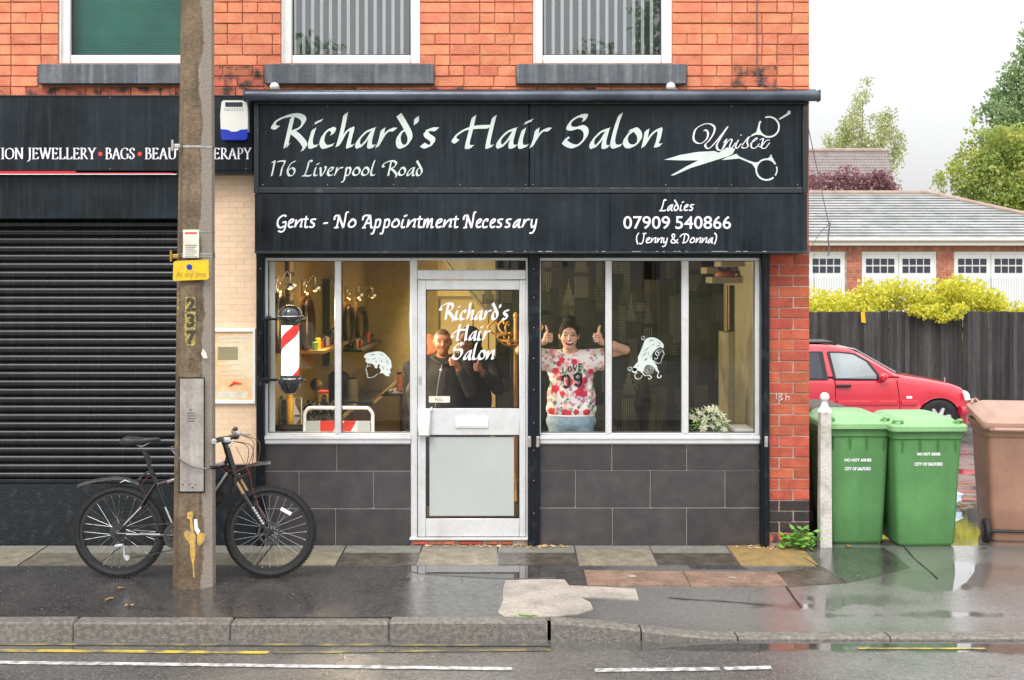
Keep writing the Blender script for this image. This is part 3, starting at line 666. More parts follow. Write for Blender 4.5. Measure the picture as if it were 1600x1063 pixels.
# kerb: a line of stones
kt = thing('kerb', 'row of rough grey kerb stones along the wet pavement edge', 'kerb', (0, KY, 0)); kt['kind'] = 'structure'; del kt['category']
jx = [(q-800)/251 for q in (-130, 115, 360, 608, 856)]
jx = [jx[0]-.98*i for i in range(9, 0, -1)]+jx
for a, b_ in zip(jx[:-1], jx[1:]):
    mb = MB(); n = 10; dz = random.uniform(-.004, .004); vs = []
    mb.box(a+.002, b_-.002, KY, KY+.13, -.30, float(h_path(np.array(a), np.array(KY+.13)))+.002+dz, b=.010)
    mb.v = [(x+0, y+random.uniform(-.0015, .0015), z+random.uniform(-.0015, .0015)) for x, y, z in mb.v]; obj('kerb_stone', mb, 'kerb_stone', kt, smooth=40)
dk = [.235, .80, 1.40, 2.35, 3.3, 4.25, 5.2, 6.15, 7.1, 9.0, 12, 16]
for a, b_ in zip(dk[:-1], dk[1:]):
    mb = MB(); n = 8; vs = []; fs = []
    for i in range(n+1):
        x = a+.008+(b_-a-.010)*i/n; zt = float(h_path(np.array(x), np.array(KY+.12)))+.003; zt = max(zt, -.143); r = .02
        vs += [(x, KY+.125, zt), (x, KY+.02, zt), (x, KY+.003, zt-.012), (x, KY, -.30)]
    for i in range(n):
        for j in range(3): q = i*4+j; fs.append((q, q+4, q+5, q+1))
    fs += [(0, 1, 2, 3), tuple(n*4+j for j in (3, 2, 1, 0))]
    mb.add(vs, fs); obj('kerb_stone', mb, 'kerb_stone', kt, smooth=50)
# flagstones against the building
pv = thing('flagstones', 'strip of worn flagstones along the foot of the shops', 'paving', (0, -.3, 0)); pv['kind'] = 'structure'; del pv['category']
jx = [-3.62-.585*i for i in range(8, 0, -1)]+[-3.62, -3.04, -2.46, -1.87, -1.29, -.70, -.11, .485, 1.07, 1.67, 2.25]
cols = ['slab_tan']*7+['slab_tan', 'slab_olive', 'slab_olive', 'slab_olive', 'slab_tan', 'slab_wet', 'slab_tan', 'slab_wet', 'slab_tan', 'slab_wet', 'slab_ochre']
def pz(x, y): return float(h_path(np.array(float(x)), np.array(float(y))))
def sheet(name, poly, m, parent=None, lift=.004, kind=None, yard=False, th=.0, step=.06, label=None):
    """thin slab following the pavement: top face plus rim"""
    mb = MB(); n = len(poly); vs = [(x, y, pz(x, y)+lift) for x, y in poly]; vs2 = [(x, y, pz(x, y)-.02) for x, y in poly]
    tri = tessellate_polygon([[Vector((p[0], p[1], 0)) for p in poly]])
    import bmesh
    bm = bmesh.new(); bv = [bm.verts.new(v) for v in vs]
    for t in tri:
        try: bm.faces.new([bv[i] for i in t])
        except ValueError: pass
    for _ in range(6):
        es = [e for e in bm.edges if e.calc_length() > .09]
        if not es: break
        bmesh.ops.subdivide_edges(bm, edges=es, cuts=1); bmesh.ops.triangulate(bm, faces=bm.faces[:])
    bm.verts.index_update()
    mb.add([(v.co.x, v.co.y, pz(v.co.x, v.co.y)+lift) for v in bm.verts], [tuple(v.index for v in f.verts) for f in bm.faces]); bm.free()
    mb.add(vs+vs2, [(i, i+n, (i+1) % n+n, (i+1) % n) for i in range(n)])
    return obj(name, mb, m, parent, kind=kind, label=label)
for (a, b_), c in zip(zip(jx[:-1], jx[1:]), cols):
    dz = random.uniform(.003, .006)
    yd = -.235 if c in ('slab_wet', 'slab_olive') else -.12
    q = .006; yf = -.583+random.uniform(-.004, .004)
    mbs = MB()
    def strip_(y0, y1, mi):
        mbs.add([(a+q, y0, pz(a, y0)+dz), (b_-q, y0, pz(a, y0)+dz), (b_-q, y1, pz(a, y1)+dz), (a+q, y1, pz(a, y1)+dz)], [(0, 1, 2, 3)], mi)
    strip_(yf, yd, 0); strip_(yd, -.012, 1)
    mbs.add([(a+q, yf, pz(a, yf)+dz), (b_-q, yf, pz(a, yf)+dz), (b_-q, yf, -.04), (a+q, yf, -.04)], [(3, 2, 1, 0)], 0)
    obj('flagstone', mbs, [c, 'slab_grey_dry' if c != 'slab_ochre' else 'slab_ochre'], pv)
mb = MB()
# utility covers and patches
def gp(*pts): return [G_(*p) for p in pts]
cv = thing('inspection_cover', 'pair of rust brown inset inspection covers in the pavement', 'cover', (*G_(1070, 905), 0))
sheet('cover_plate', gp((918, 916), (1078, 916), (1066, 894), (912, 892)), 'cover_brown', cv, .006)
sheet('cover_plate', gp((1080, 917), (1232, 916), (1212, 895), (1068, 894)), 'cover_brown', cv, .006)
for q in ((988, 902), (1144, 904)):
    x, y = G_(*q); mb = MB(); z = pz(x, y)+.0075; mb.add([(x-.025, y-.03, z), (x+.025, y-.03, z), (x+.025, y+.03, z), (x-.025, y+.03, z)], [(0, 1, 2, 3)]); obj('lifting_key', mb, 'patch_concrete', cv)
sheet('concrete_patch', gp((786, 922), (790, 908), (850, 906), (882, 907), (889, 916), (993, 921), (998, 938), (905, 934), (922, 942), (927, 953), (905, 960), (870, 964), (825, 967), (790, 966), (778, 958), (786, 940)), 'patch_concrete', None, .0055, 'structure', label='pale irregular concrete repair patch in the dark pavement')
sheet('rain_puddle', gp((641, 885), (700, 884), (780, 885), (884, 884), (905, 888), (880, 893), (868, 903), (800, 905), (770, 904), (740, 902), (700, 900), (655, 897), (640, 893)), 'puddle_film', None, .0042, 'structure')
sheet('forecourt_apron', gp((1292, 856), (1378, 856), (1400, 868), (1422, 888), (1380, 900), (1325, 911), (1276, 884)), 'asphalt_path', None, .003, 'structure')
# a second flag row by the corner, grey
sheet('corner_slab', gp((1230, 917), (1322, 911), (1285, 886), (1214, 895)), 'slab_wet', None, .0045, 'structure')
sheet('corner_slab', gp((1070, 878), (1150, 879), (1170, 891), (1080, 890)), 'asphalt_path', None, .002, 'structure')
# tar seams across the wet pavement
def seam(pts, wd):
    p = [G_(*q) for q in pts]; q2 = []
    for a_, b2 in zip(p[:-1], p[1:]):
        n_ = max(2, int(math.dist(a_, b2)/.08))
        for i in range(n_): q2.append((a_[0]+(b2[0]-a_[0])*i/n_, a_[1]+(b2[1]-a_[1])*i/n_))
    q2.append(p[-1]); mb = MB(); vs = []
    for i, (x, y) in enumerate(q2):
        a_ = q2[max(0, i-1)]; b2 = q2[min(len(q2)-1, i+1)]; l = math.dist(a_, b2) or 1; nx_, ny_ = -(b2[1]-a_[1])/l, (b2[0]-a_[0])/l; ww = wd*random.uniform(.5, 1.2)
        vs += [(x-nx_*ww, y-ny_*ww, pz(x, y)+.0052), (x+nx_*ww, y+ny_*ww, pz(x, y)+.0052)]
    mb.add(vs, [(2*i, 2*i+1, 2*i+3, 2*i+2) for i in range(len(q2)-1)]); obj('tar_seam', mb, 'tar', kind='structure')
for q in ([(1255, 872), (1290, 893), (1322, 912)], [(1228, 916), (1240, 932), (1252, 948)], [(1410, 852), (1430, 875), (1465, 905)], [(912, 892), (920, 918)], [(1045, 934), (1130, 938), (1210, 945)]): seam(q, .006)
# painted lines
def band(name, pts, wd, m, lift=.004, wob=0):
    mb = MB(); vs = []
    for i, (x, y) in enumerate(pts):
        z = -.157-.02*min(max(-(y-KY), 0), 3)+lift; o = random.uniform(-wob, wob); vs += [(x, y-wd/2+o, z), (x, y+wd/2+o, z)]
    mb.add(vs, [(2*i, 2*i+2, 2*i+3, 2*i+1) for i in range(len(pts)-1)]); return obj(name, mb, m, kind='structure')
def RX(px, py): y = gy(py, -.163); return (PX(px, y), y)
def lin(p, q, n=30): return [(p[0]+(q[0]-p[0])*i/n, p[1]+(q[1]-p[1])*i/n) for i in range(n+1)]
band('white_edge_line', lin(RX(-600, 1028), RX(800, 1045)), .055, 'white_line', wob=.002)
band('white_lane_dash', lin(RX(930, 1047), RX(1125, 1045)), .06, 'white_line', wob=.003)
band('white_lane_dash', lin(RX(1132, 1045), RX(1205, 1043)), .06, 'white_line', wob=.003)
band('yellow_kerb_line', lin(RX(-600, 1014), RX(420, 1021)), .05, 'yellow_line', wob=.003)
band('yellow_kerb_line', lin(RX(425, 1021), RX(860, 1017)), .04, 'yellow_line_worn', wob=.003)
band('yellow_kerb_line', lin(RX(1340, 1015), RX(1540, 1015)), .03, 'yellow_line', wob=.003)
band('yellow_kerb_line', lin(RX(-600, 1008), RX(860, 1010)), .04, 'yellow_line_worn', wob=.003)
# grit and fallen leaves
def debris(name, spots, size, m, kind='stuff', label=None):
    mb = MB()
    for (x, y) in spots:
        z = (pz(x, y) if y > KY+.13 else -.16)+.006; a = random.uniform(0, 6.28); s_ = size*random.uniform(.5, 1.4); k = random.choice((3, 4, 5)); e = random.uniform(.4, 1)
        vs = [(x+s_*math.cos(a+6.28*i/k), y+s_*e*math.sin(a+6.28*i/k), z+random.uniform(0, s_*.5)) for i in range(k)]+[(x, y, z-.004)]
        mb.add(vs, [tuple(range(k))]+[(i, (i+1) % k, k) for i in range(k)])
    return obj(name, mb, m, kind=kind, label=label)
sp = [(random.uniform(-4.5, 5), random.uniform(KY+.1, -.65)) for _ in range(230)]
debris('grit_flecks', sp, .0055, 'slab_grey_dry')
debris('straw_litter', [(random.gauss(.22, .12), random.gauss(-.05, .02)) for _ in range(50)]+[(random.gauss(1.95, .12), -abs(random.gauss(.05, .04))) for _ in range(70)]+[(random.uniform(-.7, .1), random.gauss(-.03, .02)) for _ in range(40)], .018, 'grit')
debris('moss_tuft', [(random.gauss(*[G_(822, 964)[0], .03]), G_(822, 964)[1]+random.gauss(0, .012)) for _ in range(40)], .012, 'leaf_weed')
for i, (q, l) in enumerate([((470, 870), 'tan leaf below the front wheel of the bicycle'), ((188, 921), 'yellow leaf on the pavement below the rear wheel'), ((202, 948), 'crumpled yellow leaf on the wet pavement near the kerb'), ((170, 938), 'thin curled leaf beside the crumpled yellow leaf'), ((1325, 855), 'brown leaf against the foot of the second green bin'), ((1535, 857), 'yellow leaf under the wheel of the brown bin'), ((1243, 856), 'ochre leaf beneath the weed at the brick pier')]):
    x, y = G_(*q); mb = MB(); z = pz(x, y)+.006; s_ = .028; a = random.uniform(0, 3)
    vs = [(0, 0, .004)]+[(s_*(1+.35*(k % 2))*math.cos(k*.785), s_*.6*(1+.35*(k % 2))*math.sin(k*.785), random.uniform(0, .012)) for k in range(8)]
    mb.add([(x+p[0]*math.cos(a)-p[1]*math.sin(a), y+p[0]*math.sin(a)+p[1]*math.cos(a), z+p[2]) for p in vs], [(0, k, k % 8+1) for k in range(1, 9)])
    obj('fallen_leaf', mb, 'leaf_fallen', label=l, cat='leaf', group='fallen leaves on the pavement')

# ================================================================== THE TERRACE
bl = thing('terrace_building', 'orange brick terrace with the black fronted hair salon and a shuttered shop', 'building', (0, 0, 0))
XL, XR = -7.5, 2.325; ZT = 6.6
W = [(PX(91), PX(308), 'g'), (PX(439), PX(656), 'v'), (PX(833), PX(1050), 'v')]   # upper windows
WZ0 = PZ(98.5); WZ1 = 5.35; SZ0 = PZ(131); SZ1 = PZ(99)
mb = MB(); d0 = .012        # mortar plane sits behind the brick faces
xs = [XL]+[v for a, b_, _ in W for v in (a, b_)]+[XR]
mb.box(PX(402), XR-.002, d0, .3, 2.28, WZ0).box(XL, PX(402), d0, .3, 2.60, WZ0).box(XL, PX(402), .07, .3, 2.28, 2.60)
mb.box(XL, XR-.002, d0, .3, WZ1, ZT)
for i in range(0, len(xs), 2): mb.box(xs[i], xs[i+1]-(.002 if i == 6 else 0), d0, .3, WZ0, WZ1)
obj('wall', mb, 'mortar', bl)
mb = MB(); mb.box(2.0, XR-.002, .0065, .3, -.3, 2.28); mb.box(2.02, XR-.002, .3, 6.9, -.7, ZT); mb.box(XL, 2.02, 6.9, 7.1, -.3, ZT); mb.box(XL, XL+.2, .3, 6.9, -.3, ZT); mb.box(XL, 2.02, .3, 6.9, 2.40, 2.6); mb.box(XL+.2, 2.02, .3, 6.9, ZT-.1, ZT+.1)
obj('wall', mb, 'mortar_pale', bl)
# bricks: one mesh per variant, each brick an object
def brick_mesh(kind, L):
    mb = MB(); mb.box(-L/2, L/2, 0, .05, -.0372, .0372, b=.0035)
    mb.v = [(x+random.uniform(-.0016, .0016), y+random.uniform(-.001, .001), z+random.uniform(-.0016, .0016)) for x, y, z in mb.v]
    return mesh_of('brick', mb, kind)
BV = {}
def bmesh_for(kind, L):
    k = (kind, 's' if L > .17 else 'h')
    if k not in BV: BV[k] = [brick_mesh(kind, .222 if k[1] == 's' else .106) for _ in range(4)]
    return random.choice(BV[k]), (.222 if k[1] == 's' else .106)
nb = 0
def lay(kind, xa, xb, zc, y=.0, sh=1.):
    global nb
    L = xb-xa-(.011 if kind in ('brick_red', 'brick_black') else .0075)
    if L < .02: return
    me, L0 = bmesh_for(kind, L); inst('brick', me, bl, ((xa+xb)/2, y+random.uniform(-.003, .003), zc), (L/L0, 1, sh)); nb += 1
CP = .0825
z = PZ(152)-CP+.04; row = 0
far_left = MB()
while z < 4.36:
    spans = [(-4.15, XR)]
    ztop, zbot = z+CP/2-.01, z-CP/2+.01
    holes = [(a, b_) for a, b_, _ in W] if zbot > WZ0-.03 else ([(a-.16, b_+.085+.03) for a, b_, _ in W] if ztop > SZ0+.01 else [])
    if zbot > WZ0-.03: pass
    elif ztop > SZ0+.02: holes = [(PX(59), PX(324)), (PX(413), PX(678)), (PX(807), PX(1073))]
    for h0, h1 in holes:
        new = []
        for s0, s1 in spans:
            if h1 <= s0 or h0 >= s1: new.append((s0, s1)); continue
            if h0 > s0: new.append((s0, h0))
            if h1 < s1: new.append((h1, s1))
        spans = new
    for s0, s1 in spans:
        x = s0; k = row % 2; edge = (s1 == XR)
        lens = []
        t = s0; j = row
        while t < s1-.01:
            L = .234 if (random.random() < .72 if row % 3 else random.random() < .35) else .118
            if s1-t < .30: L = s1-t if s1-t < .25 else (s1-t)/2
            lens.append(L); t += L
        for L in lens:
            xb = min(x+L, s1); xm = (x+xb)/2
            sooty = (z < SZ0+.06 and (random.random() < .55 if xm < -1.9 else random.random() < .15)) or (abs(z-SZ0) < .10 and -2.4 < xm < -1.9) or (z < SZ0+.1 and any(abs(xm-e) < .13 for e in (PX(678), PX(1073), PX(1180))) and random.random() < .6)
            lay('brick_sooty' if sooty else 'brick', x, xb, z); x = xb
    row += 1; z += CP
# upper wall above the frame: joined courses
mb = MB(); 
while z < ZT-.05:
    x = XL+(row % 2)*.12
    while x < XR-.03:
        L = .234; xb = min(x+L, XR)
        if not any(x < b_+.0 and xb > a for a, b_, _ in W) or z > WZ1: mb.box(x+.005, xb-.005, random.uniform(-.002, .002), .03, z-.036, z+.036)
        x = xb
    row += 1; z += CP
zz = PZ(152)-CP+.04
while zz < 4.36:
    x = XL
    while x < -4.16: mb.box(x+.005, min(x+.234, -4.155)-.005, 0, .03, zz-.036, zz+.036); x += .234
    zz += CP
obj('brickwork', mb, 'brick', bl, kind='stuff')
# corner pier
z = .02; row = 0; pitch = (PZ(397)+.02)/27.5
px0, px1 = PX(1200), XR
while z < 2.33:
    dark = z < .33 and z > .06
    kind = 'brick_black' if dark else ('brick_red' if z > .06 else 'brick_sooty')
    spl = px0+(.088 if row % 2 else .198)
    lay(kind, px0+.002, spl, z+pitch/2, 0, pitch/CP); lay(kind if random.random() > .1 or dark else 'brick', spl, px1+.004, z+pitch/2, 0, pitch/CP)
    z += pitch; row += 1
mb = MB()
for (u0, v0, u1, v1) in [(1213,614,1213,624),(1218,615,1222,617),(1222,617,1219,620),(1219,620,1223,624),(1223,624,1218,626),(1228,615,1228,626),(1228,620,1233,620),(1233,620,1233,625)]:
    mb.tube([P(u0, v0, -.004), P(u1, v1, -.004)], .0022, 4)
obj('chalk_marks', mb, 'letter_white', bl)
print('bricks', nb)
# sills, upper windows with blinds
for (a, b_), (s0, s1) in zip([(w_[0], w_[1]) for w_ in W], [(59, 324), (413, 678), (807, 1073)]):
    mb = MB(); y = -.06; k = S(y)
    mb.box(PX(s0, y), PX(s1, y), -.06, .10, PZ(131, y), PZ(100, y), b=.006); obj('window_sill', mb, 'sill_paint', bl, smooth=40)
for a, b_, ty in W:
    f = obj('window', MB().box(a, a+.078, .05, .12, WZ0, WZ1, b=.008).box(b_-.078, b_, .05, .12, WZ0, WZ1, b=.008).box(a+.078, b_-.078, .052, .118, WZ0, WZ0+.072, b=.008).box(a+.078, b_-.078, .052, .118, WZ1-.07, WZ1, b=.008)
            .box(a-.0, a+.012, .02, .05, WZ0, WZ1).box(b_-.012, b_, .02, .05, WZ0, WZ1), 'upvc', bl, smooth=40)
    obj('pane', MB().box(a+.078, b_-.078, .082, .088, WZ0+.072, WZ1-.07), 'glass_upper' if ty == 'v' else 'glass_blind', f)
    obj('glazing_bead', MB().box(a+.078, a+.086, .070, .081, WZ0+.072, WZ1-.07).box(b_-.086, b_-.078, .070, .081, WZ0+.072, WZ1-.07).box(a+.086, b_-.086, .070, .081, WZ0+.072, WZ0+.08), 'black_paint', f)
    mb = MB(); mb.box(a-.05, b_+.05, .26, .262, WZ0-.02, WZ1) if ty == 'v' else mb.box(a-.05, b_+.05, .24, .242, WZ0-.02, WZ1)
    obj('slat_backing', mb, 'sky_tint' if ty == 'v' else 'blind_green', f)  # sheet added behind the slats; the bluish ones imitate reflected sky
    mb = MB()
    if ty == 'g':
        z = WZ0+.07
        while z < 5.2: mb.add([(a+.06, .150, z), (b_-.06, .150, z), (b_-.06, .162, z+.013), (a+.06, .162, z+.013)], [(0, 1, 2, 3)]); z += .0145
        obj('blind_slat', mb, 'blind_green', f, kind='stuff')
    else:
        x = a+.09; me = None
        while x < b_-.08:
            if me is None:
                me = mesh_of('blind_slat', MB().box(-.0125, .0125, 0, .004, 0, WZ1-WZ0-.12), 'blind_white')
            o = bpy.data.objects.new('blind_slat', me); link(o, f); o.location = Vector((x, .098, WZ0+.074)); o.rotation_euler = (0, 0, R(random.uniform(-6, 6))); x += .0705
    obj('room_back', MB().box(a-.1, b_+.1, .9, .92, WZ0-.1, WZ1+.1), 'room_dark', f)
# ---- ground floor structure
ZL = 2.28; XI0, XI1 = -1.95, 1.95; ZF = .10
y0 = .035
mb = MB(); mb.box(PX(402), PX(414), -.04, .16, -.05, PZ(396), b=.006); obj('post', mb, 'black_paint', bl, smooth=40)
mb = MB(); mb.box(PX(825), PX(843), -.05, .16, -.05, PZ(396), b=.006); mb.box(PX(831.5), PX(836.5), -.058, -.049, -.04, PZ(400)); obj('post', mb, 'black_paint', bl, smooth=40)
mb = MB(); mb.box(PX(1187), PX(1200), -.06, .16, -.06, PZ(396), b=.006); mb.box(PX(1191), PX(1196), -.075, -.059, -.03, 2.2); obj('post', mb, 'black_paint', bl, smooth=40)
mb = MB(); mb.box(PX(402), PX(1200), -.045, .16, PZ(403), 2.34); obj('lintel', mb, 'black_paint', bl)
for x in (PX(827), PX(840), PX(1194)):   # little shutter lugs on the posts
    obj('shutter_lug', MB().box(x-.014, x+.014, -.085, -.05, PZ(697), PZ(680), b=.006).lathe([(.007, -.095), (.007, -.084)], (x, 0, PZ(690)), 8, 'y'), 'steel', bl)
def dot_row(name, pts, m, parent, r=.005):
    me = None
    for p in pts:
        if me is None: me = mesh_of(name, MB().lathe([(r, -.003), (r*.6, -.006)], (0, 0, 0), 8, 'y'), m)
        inst(name, me, parent, p)
dot_row('screw_head', [P(834, py, -.058) for py in (420, 465, 512, 560, 609, 661, 704, 751, 802)]+[P(407, py, -.04) for py in (420, 520, 600)], 'steel', bl)
# slate tile plinths: joints recessed, each tile a part
def tiles(xa, xb, rows, name='wall_tile'):
    obj('tile_backing', MB().box(xa, xb, .012, .20, -.12, PZ(693.5)), 'grout', bl)
    for (t, bt, js) in rows:
        js = [PX(j) for j in js]; e = [xa]+[j for j in js if xa+.01 < j < xb-.01]+[xb]
        for a, b_ in zip(e[:-1], e[1:]):
            obj(name, MB().box(a+.003, b_-.003, random.uniform(.000, .002), .03, PZ(bt)+.003, PZ(t)-.003, b=.003), 'tile_slate', bl)
tiles(PX(402.5), PX(641.5), [(695, 736, (526,)), (736.5, 794.5, (467, 583)), (795, 856, (408, 524))])
tiles(PX(843.5), PX(1186.5), [(695, 735, (956, 1073)), (735, 793.5, (899, 1016, 1133)), (794, 856, (957, 1073))])
# shop windows
def shop_window(xa, xb, mull, panes):
    f = obj('shop_window', MB().box(xa, xb, -.02, .10, PZ(693), PZ(679.5), b=.003).box(xa, xb, .0, .10, PZ(679.5)+.001, PZ(677), b=.002)
            .box(xa, xb, .0, .09, PZ(407.5), PZ(403), b=.002).box(xa, panes[0][0], .0, .09, PZ(677), PZ(407.5), b=.002).box(panes[-1][1], xb, .0, .09, PZ(677), PZ(407.5), b=.002)
            .box(xa-.004, xb+.004, -.03, -.018, PZ(685.5), PZ(683)), 'alu', bl, smooth=40)
    for a, b_ in mull: obj('mullion', MB().box(a, b_, -.006, .088, PZ(677.2), PZ(407.4), b=.004), 'alu', f, smooth=40)
    for a, b_ in panes:
        obj('pane', MB().box(a, b_, .042, .048, PZ(677), PZ(407.5)), 'glass', f)
        t = .006; obj('gasket', MB().box(a, a+t, .030, .041, PZ(677), PZ(407.5)).box(b_-t, b_, .030, .041, PZ(677), PZ(407.5)).box(a+t, b_-t, .030, .041, PZ(677), PZ(677)+t).box(a+t, b_-t, .030, .041, PZ(407.5)-t, PZ(407.5)), 'black_paint', f)
    return f
sw1 = shop_window(PX(414.2), PX(642), [(PX(523), PX(533))], [(PX(418), PX(523)), (PX(533), PX(640.5))])
sw2 = shop_window(PX(843.2), PX(1186.8), [(PX(946), PX(956)), (PX(1065), PX(1076))], [(PX(845), PX(946)), (PX(956), PX(1065)), (PX(1076), PX(1180))])
# door set
f = obj('door_frame', MB().box(PX(642.2), PX(652), -.01, .09, PZ(841), PZ(403), b=.003).box(PX(822), PX(824.8), -.01, .09, PZ(841), PZ(403), b=.002).box(PX(652), PX(822), -.008, .088, PZ(437), PZ(422), b=.004)
        .box(PX(652), PX(822), -.005, .085, PZ(407), PZ(403), b=.002), 'alu', bl, smooth=40)
obj('pane', MB().box(PX(652), PX(822), .04, .046, PZ(422), PZ(407)), 'glass', f)
obj('threshold', MB().box(PX(640), PX(824.8), -.03, .14, PZ(843), PZ(839.5), b=.002), 'alu', f)
dd = obj('shop_door', MB().box(PX(652.8), PX(665.5), -.012, .04, PZ(838.5), PZ(438), b=.004).box(PX(811.5), PX(821.6), -.012, .04, PZ(838.5), PZ(438), b=.004).box(PX(665.5), PX(811.5), -.010, .038, PZ(453), PZ(438.2), b=.004)
        .box(PX(665.5), PX(811.5), -.010, .038, PZ(680), PZ(638), b=.004).box(PX(665.5), PX(811.5), -.010, .038, PZ(838.3), PZ(810), b=.004)
        .box(PX(656.5), PX(657.6), -.014, -.011, PZ(838), PZ(439)), 'alu', bl, smooth=40, label='white aluminium glazed door')
obj('pane', MB().box(PX(665.5), PX(811.5), .012, .018, PZ(638), PZ(453)), 'glass_door', dd)
obj('pane', MB().box(PX(665.5), PX(811.5), .012, .018, PZ(810), PZ(680)), 'glass_door', dd)
t = .006
for za, zb_ in ((638, 453), (810, 680)):
    obj('gasket', MB().box(PX(665.5), PX(665.5)+t, -.004, .011, PZ(za), PZ(zb_)).box(PX(811.5)-t, PX(811.5), -.004, .011, PZ(za), PZ(zb_)).box(PX(665.5)+t, PX(811.5)-t, -.004, .011, PZ(za), PZ(za)+t).box(PX(665.5)+t, PX(811.5)-t, -.004, .011, PZ(zb_)-t, PZ(zb_)), 'black_paint', dd)
obj('frosted_film', MB().box(PX(671), PX(803), .008, .0105, PZ(806.5), PZ(683)), 'frosted', dd)
obj('letterbox', MB().box(PX(712), PX(763), -.024, -.009, PZ(668.5), PZ(651), b=.004).box(PX(715), PX(760), -.028, -.023, PZ(666), PZ(653.5), b=.003), 'upvc', dd, smooth=40)
obj('handle', MB().box(PX(653.5), PX(673), -.07, -.011, PZ(680.5), PZ(638), b=.012).box(PX(673), PX(676), -.03, -.011, PZ(642), PZ(636), b=.004), 'white_plastic', dd, smooth=40)
obj('lock', MB().box(PX(654.8), PX(658.6), -.019, -.011, PZ(600.5), PZ(588), b=.002), 'steel', dd)
obj('pull_plate', MB().box(PX(670), PX(703), .008, .0105, PZ(629.5), PZ(619.5), b=.001), 'paper', dd)
obj('pull_lettering', sans('PULL', PX(686), PZ(626.8), .030, .0072), 'ink', dd)
mbt = MB()
for t_, a_, b_, c_ in (("Richard's", 686, 797, 500), ("Hair", 705, 767, 532), ("Salon", 706, 773, 562.5)): obj('window_lettering', lettering(t_, PX(a_), PX(b_), PZ(c_), .138, .0115), 'letter_white', dd)
# crumbling brick step under the door
mb = MB(); mb.box(PX(642.5), PX(824.5), .0, .2, -.1, PZ(844)); obj('step', mb, 'mortar_pale', bl)
x = PX(645)
for i in range(8):
    L = random.choice((.10, .2, .14)); 
    if x+L > PX(822): break
    obj('brick', MB().box(x, x+L*.9, -.012-random.random()*.008, .05, PZ(851.5)+random.uniform(-.003, .004), PZ(845.5), b=.007), 'brick_sooty' if i % 2 else 'brick_red', bl); x += L+.012
# decals on the shop windows
def slit(a, b_, w_, bend=0):
    a, b_ = np.array(a, float), np.array(b_, float); d = b_-a; nrm = np.array((-d[1], d[0]))/np.linalg.norm(d); m_ = (a+b_)/2+nrm*bend
    return [tuple(a), tuple(m_+nrm*w_), tuple(b_), tuple(m_-nrm*w_)]
def blob_decal(name, polys, strokes, y, parent, holes=()):
    mb = MB()
    for i, p in enumerate(polys):
        loops = [p]+(list(holes) if i == 0 else []); flat = [q for l in loops for q in l]
        mb.add([(q[0], y, q[1]) for q in flat], [tuple(t) for t in tessellate_polygon([[Vector((q[0], q[1], 0)) for q in l] for l in loops])])
    for i, (s, w_) in enumerate(strokes): ribbon(mb, bez(s, 6), lambda u, v, k: (u, y-.0003-.0001*(k % 9), v), w_, R(40), w_*.55, i)
    return obj(name, mb, 'vinyl_silver', parent)
def dq(pts, ox, oy, sc): return [(PX(ox+a/sc), PZ(oy+b_/sc)) for a, b_ in pts]
c1 = lambda pts: dq(pts, 960, 510, 10.63)
hair = bez([(520,235),(580,195),(680,195),(770,245),(825,310),(820,370),(780,350),(730,370),(680,410),(640,470),(640,560),(680,610),(720,680),(735,760),(700,750),(670,690),(600,650),(540,650),(505,700),(480,790),(440,760),(395,740),(330,760),(310,710),(350,650),(400,590),(400,520),(440,430),(480,330)], 4, True)
blob_decal('hair_decal', [c1(hair), c1([(300+45*math.cos(t)+45, 740+45*math.sin(t)) for t in np.linspace(0, 6.28, 14)[:-1]])],
  [(c1([(520,235),(480,230),(455,195),(480,170),(512,185),(505,215),(485,212)]), .004), (c1([(800,395),(825,430),(835,480),(808,500),(815,530),(795,545),(785,600),(750,625),(690,600),(660,570)]), .005),
   (c1([(760,435),(800,430)]), .007), (c1([(700,420),(740,440),(750,490),(715,490),(690,450),(720,410),(780,390)]), .007), (c1([(670,530),(700,550),(730,540),(720,520)]), .006),
   (c1([(305,745),(270,750),(232,720),(250,685),(290,690),(290,725),(262,720)]), .005), (c1([(390,780),(350,810),(355,860),(400,885),(450,865),(470,820)]), .007),
   (c1([(480,790),(520,825),(590,825),(625,860),(600,885),(570,870)]), .008), (c1([(720,680),(700,730),(745,760),(725,830),(745,865),(785,850),(780,825)]), .010)]
  +[(c1([(585+r*math.cos(t), 725+r*math.sin(t)) for t in np.linspace(0, 6.3, 14)]), .004) for r in (28, 52, 78)], .0395, sw2, holes=[c1(slit(*q)) for q in [((560, 260), (690, 232), 7, -10), ((480, 430), (600, 335), 6, 8), ((450, 520), (560, 410), 6, 8), ((505, 585), (560, 530), 12, 0), ((690, 350), (800, 320), 7, -8), ((610, 330), (690, 290), 5, 5), ((640, 455), (600, 560), 5, 8), ((420, 640), (380, 690), 6, 0), ((720, 270), (790, 300), 6, -5), ((585, 430), (570, 500), 5, 5)]])
c2 = lambda pts: dq(pts, 550, 530, 7.09)
hair2 = bez([(125,200),(150,165),(210,150),(290,140),(350,160),(400,210),(428,250),(425,320),(415,350),(425,380),(400,390),(412,415),(370,410),(330,380),(300,385),(315,350),(295,320),(305,290),(280,290),(275,325),(250,325),(240,300),(205,270),(170,275),(140,245),(150,225)], 4, True)
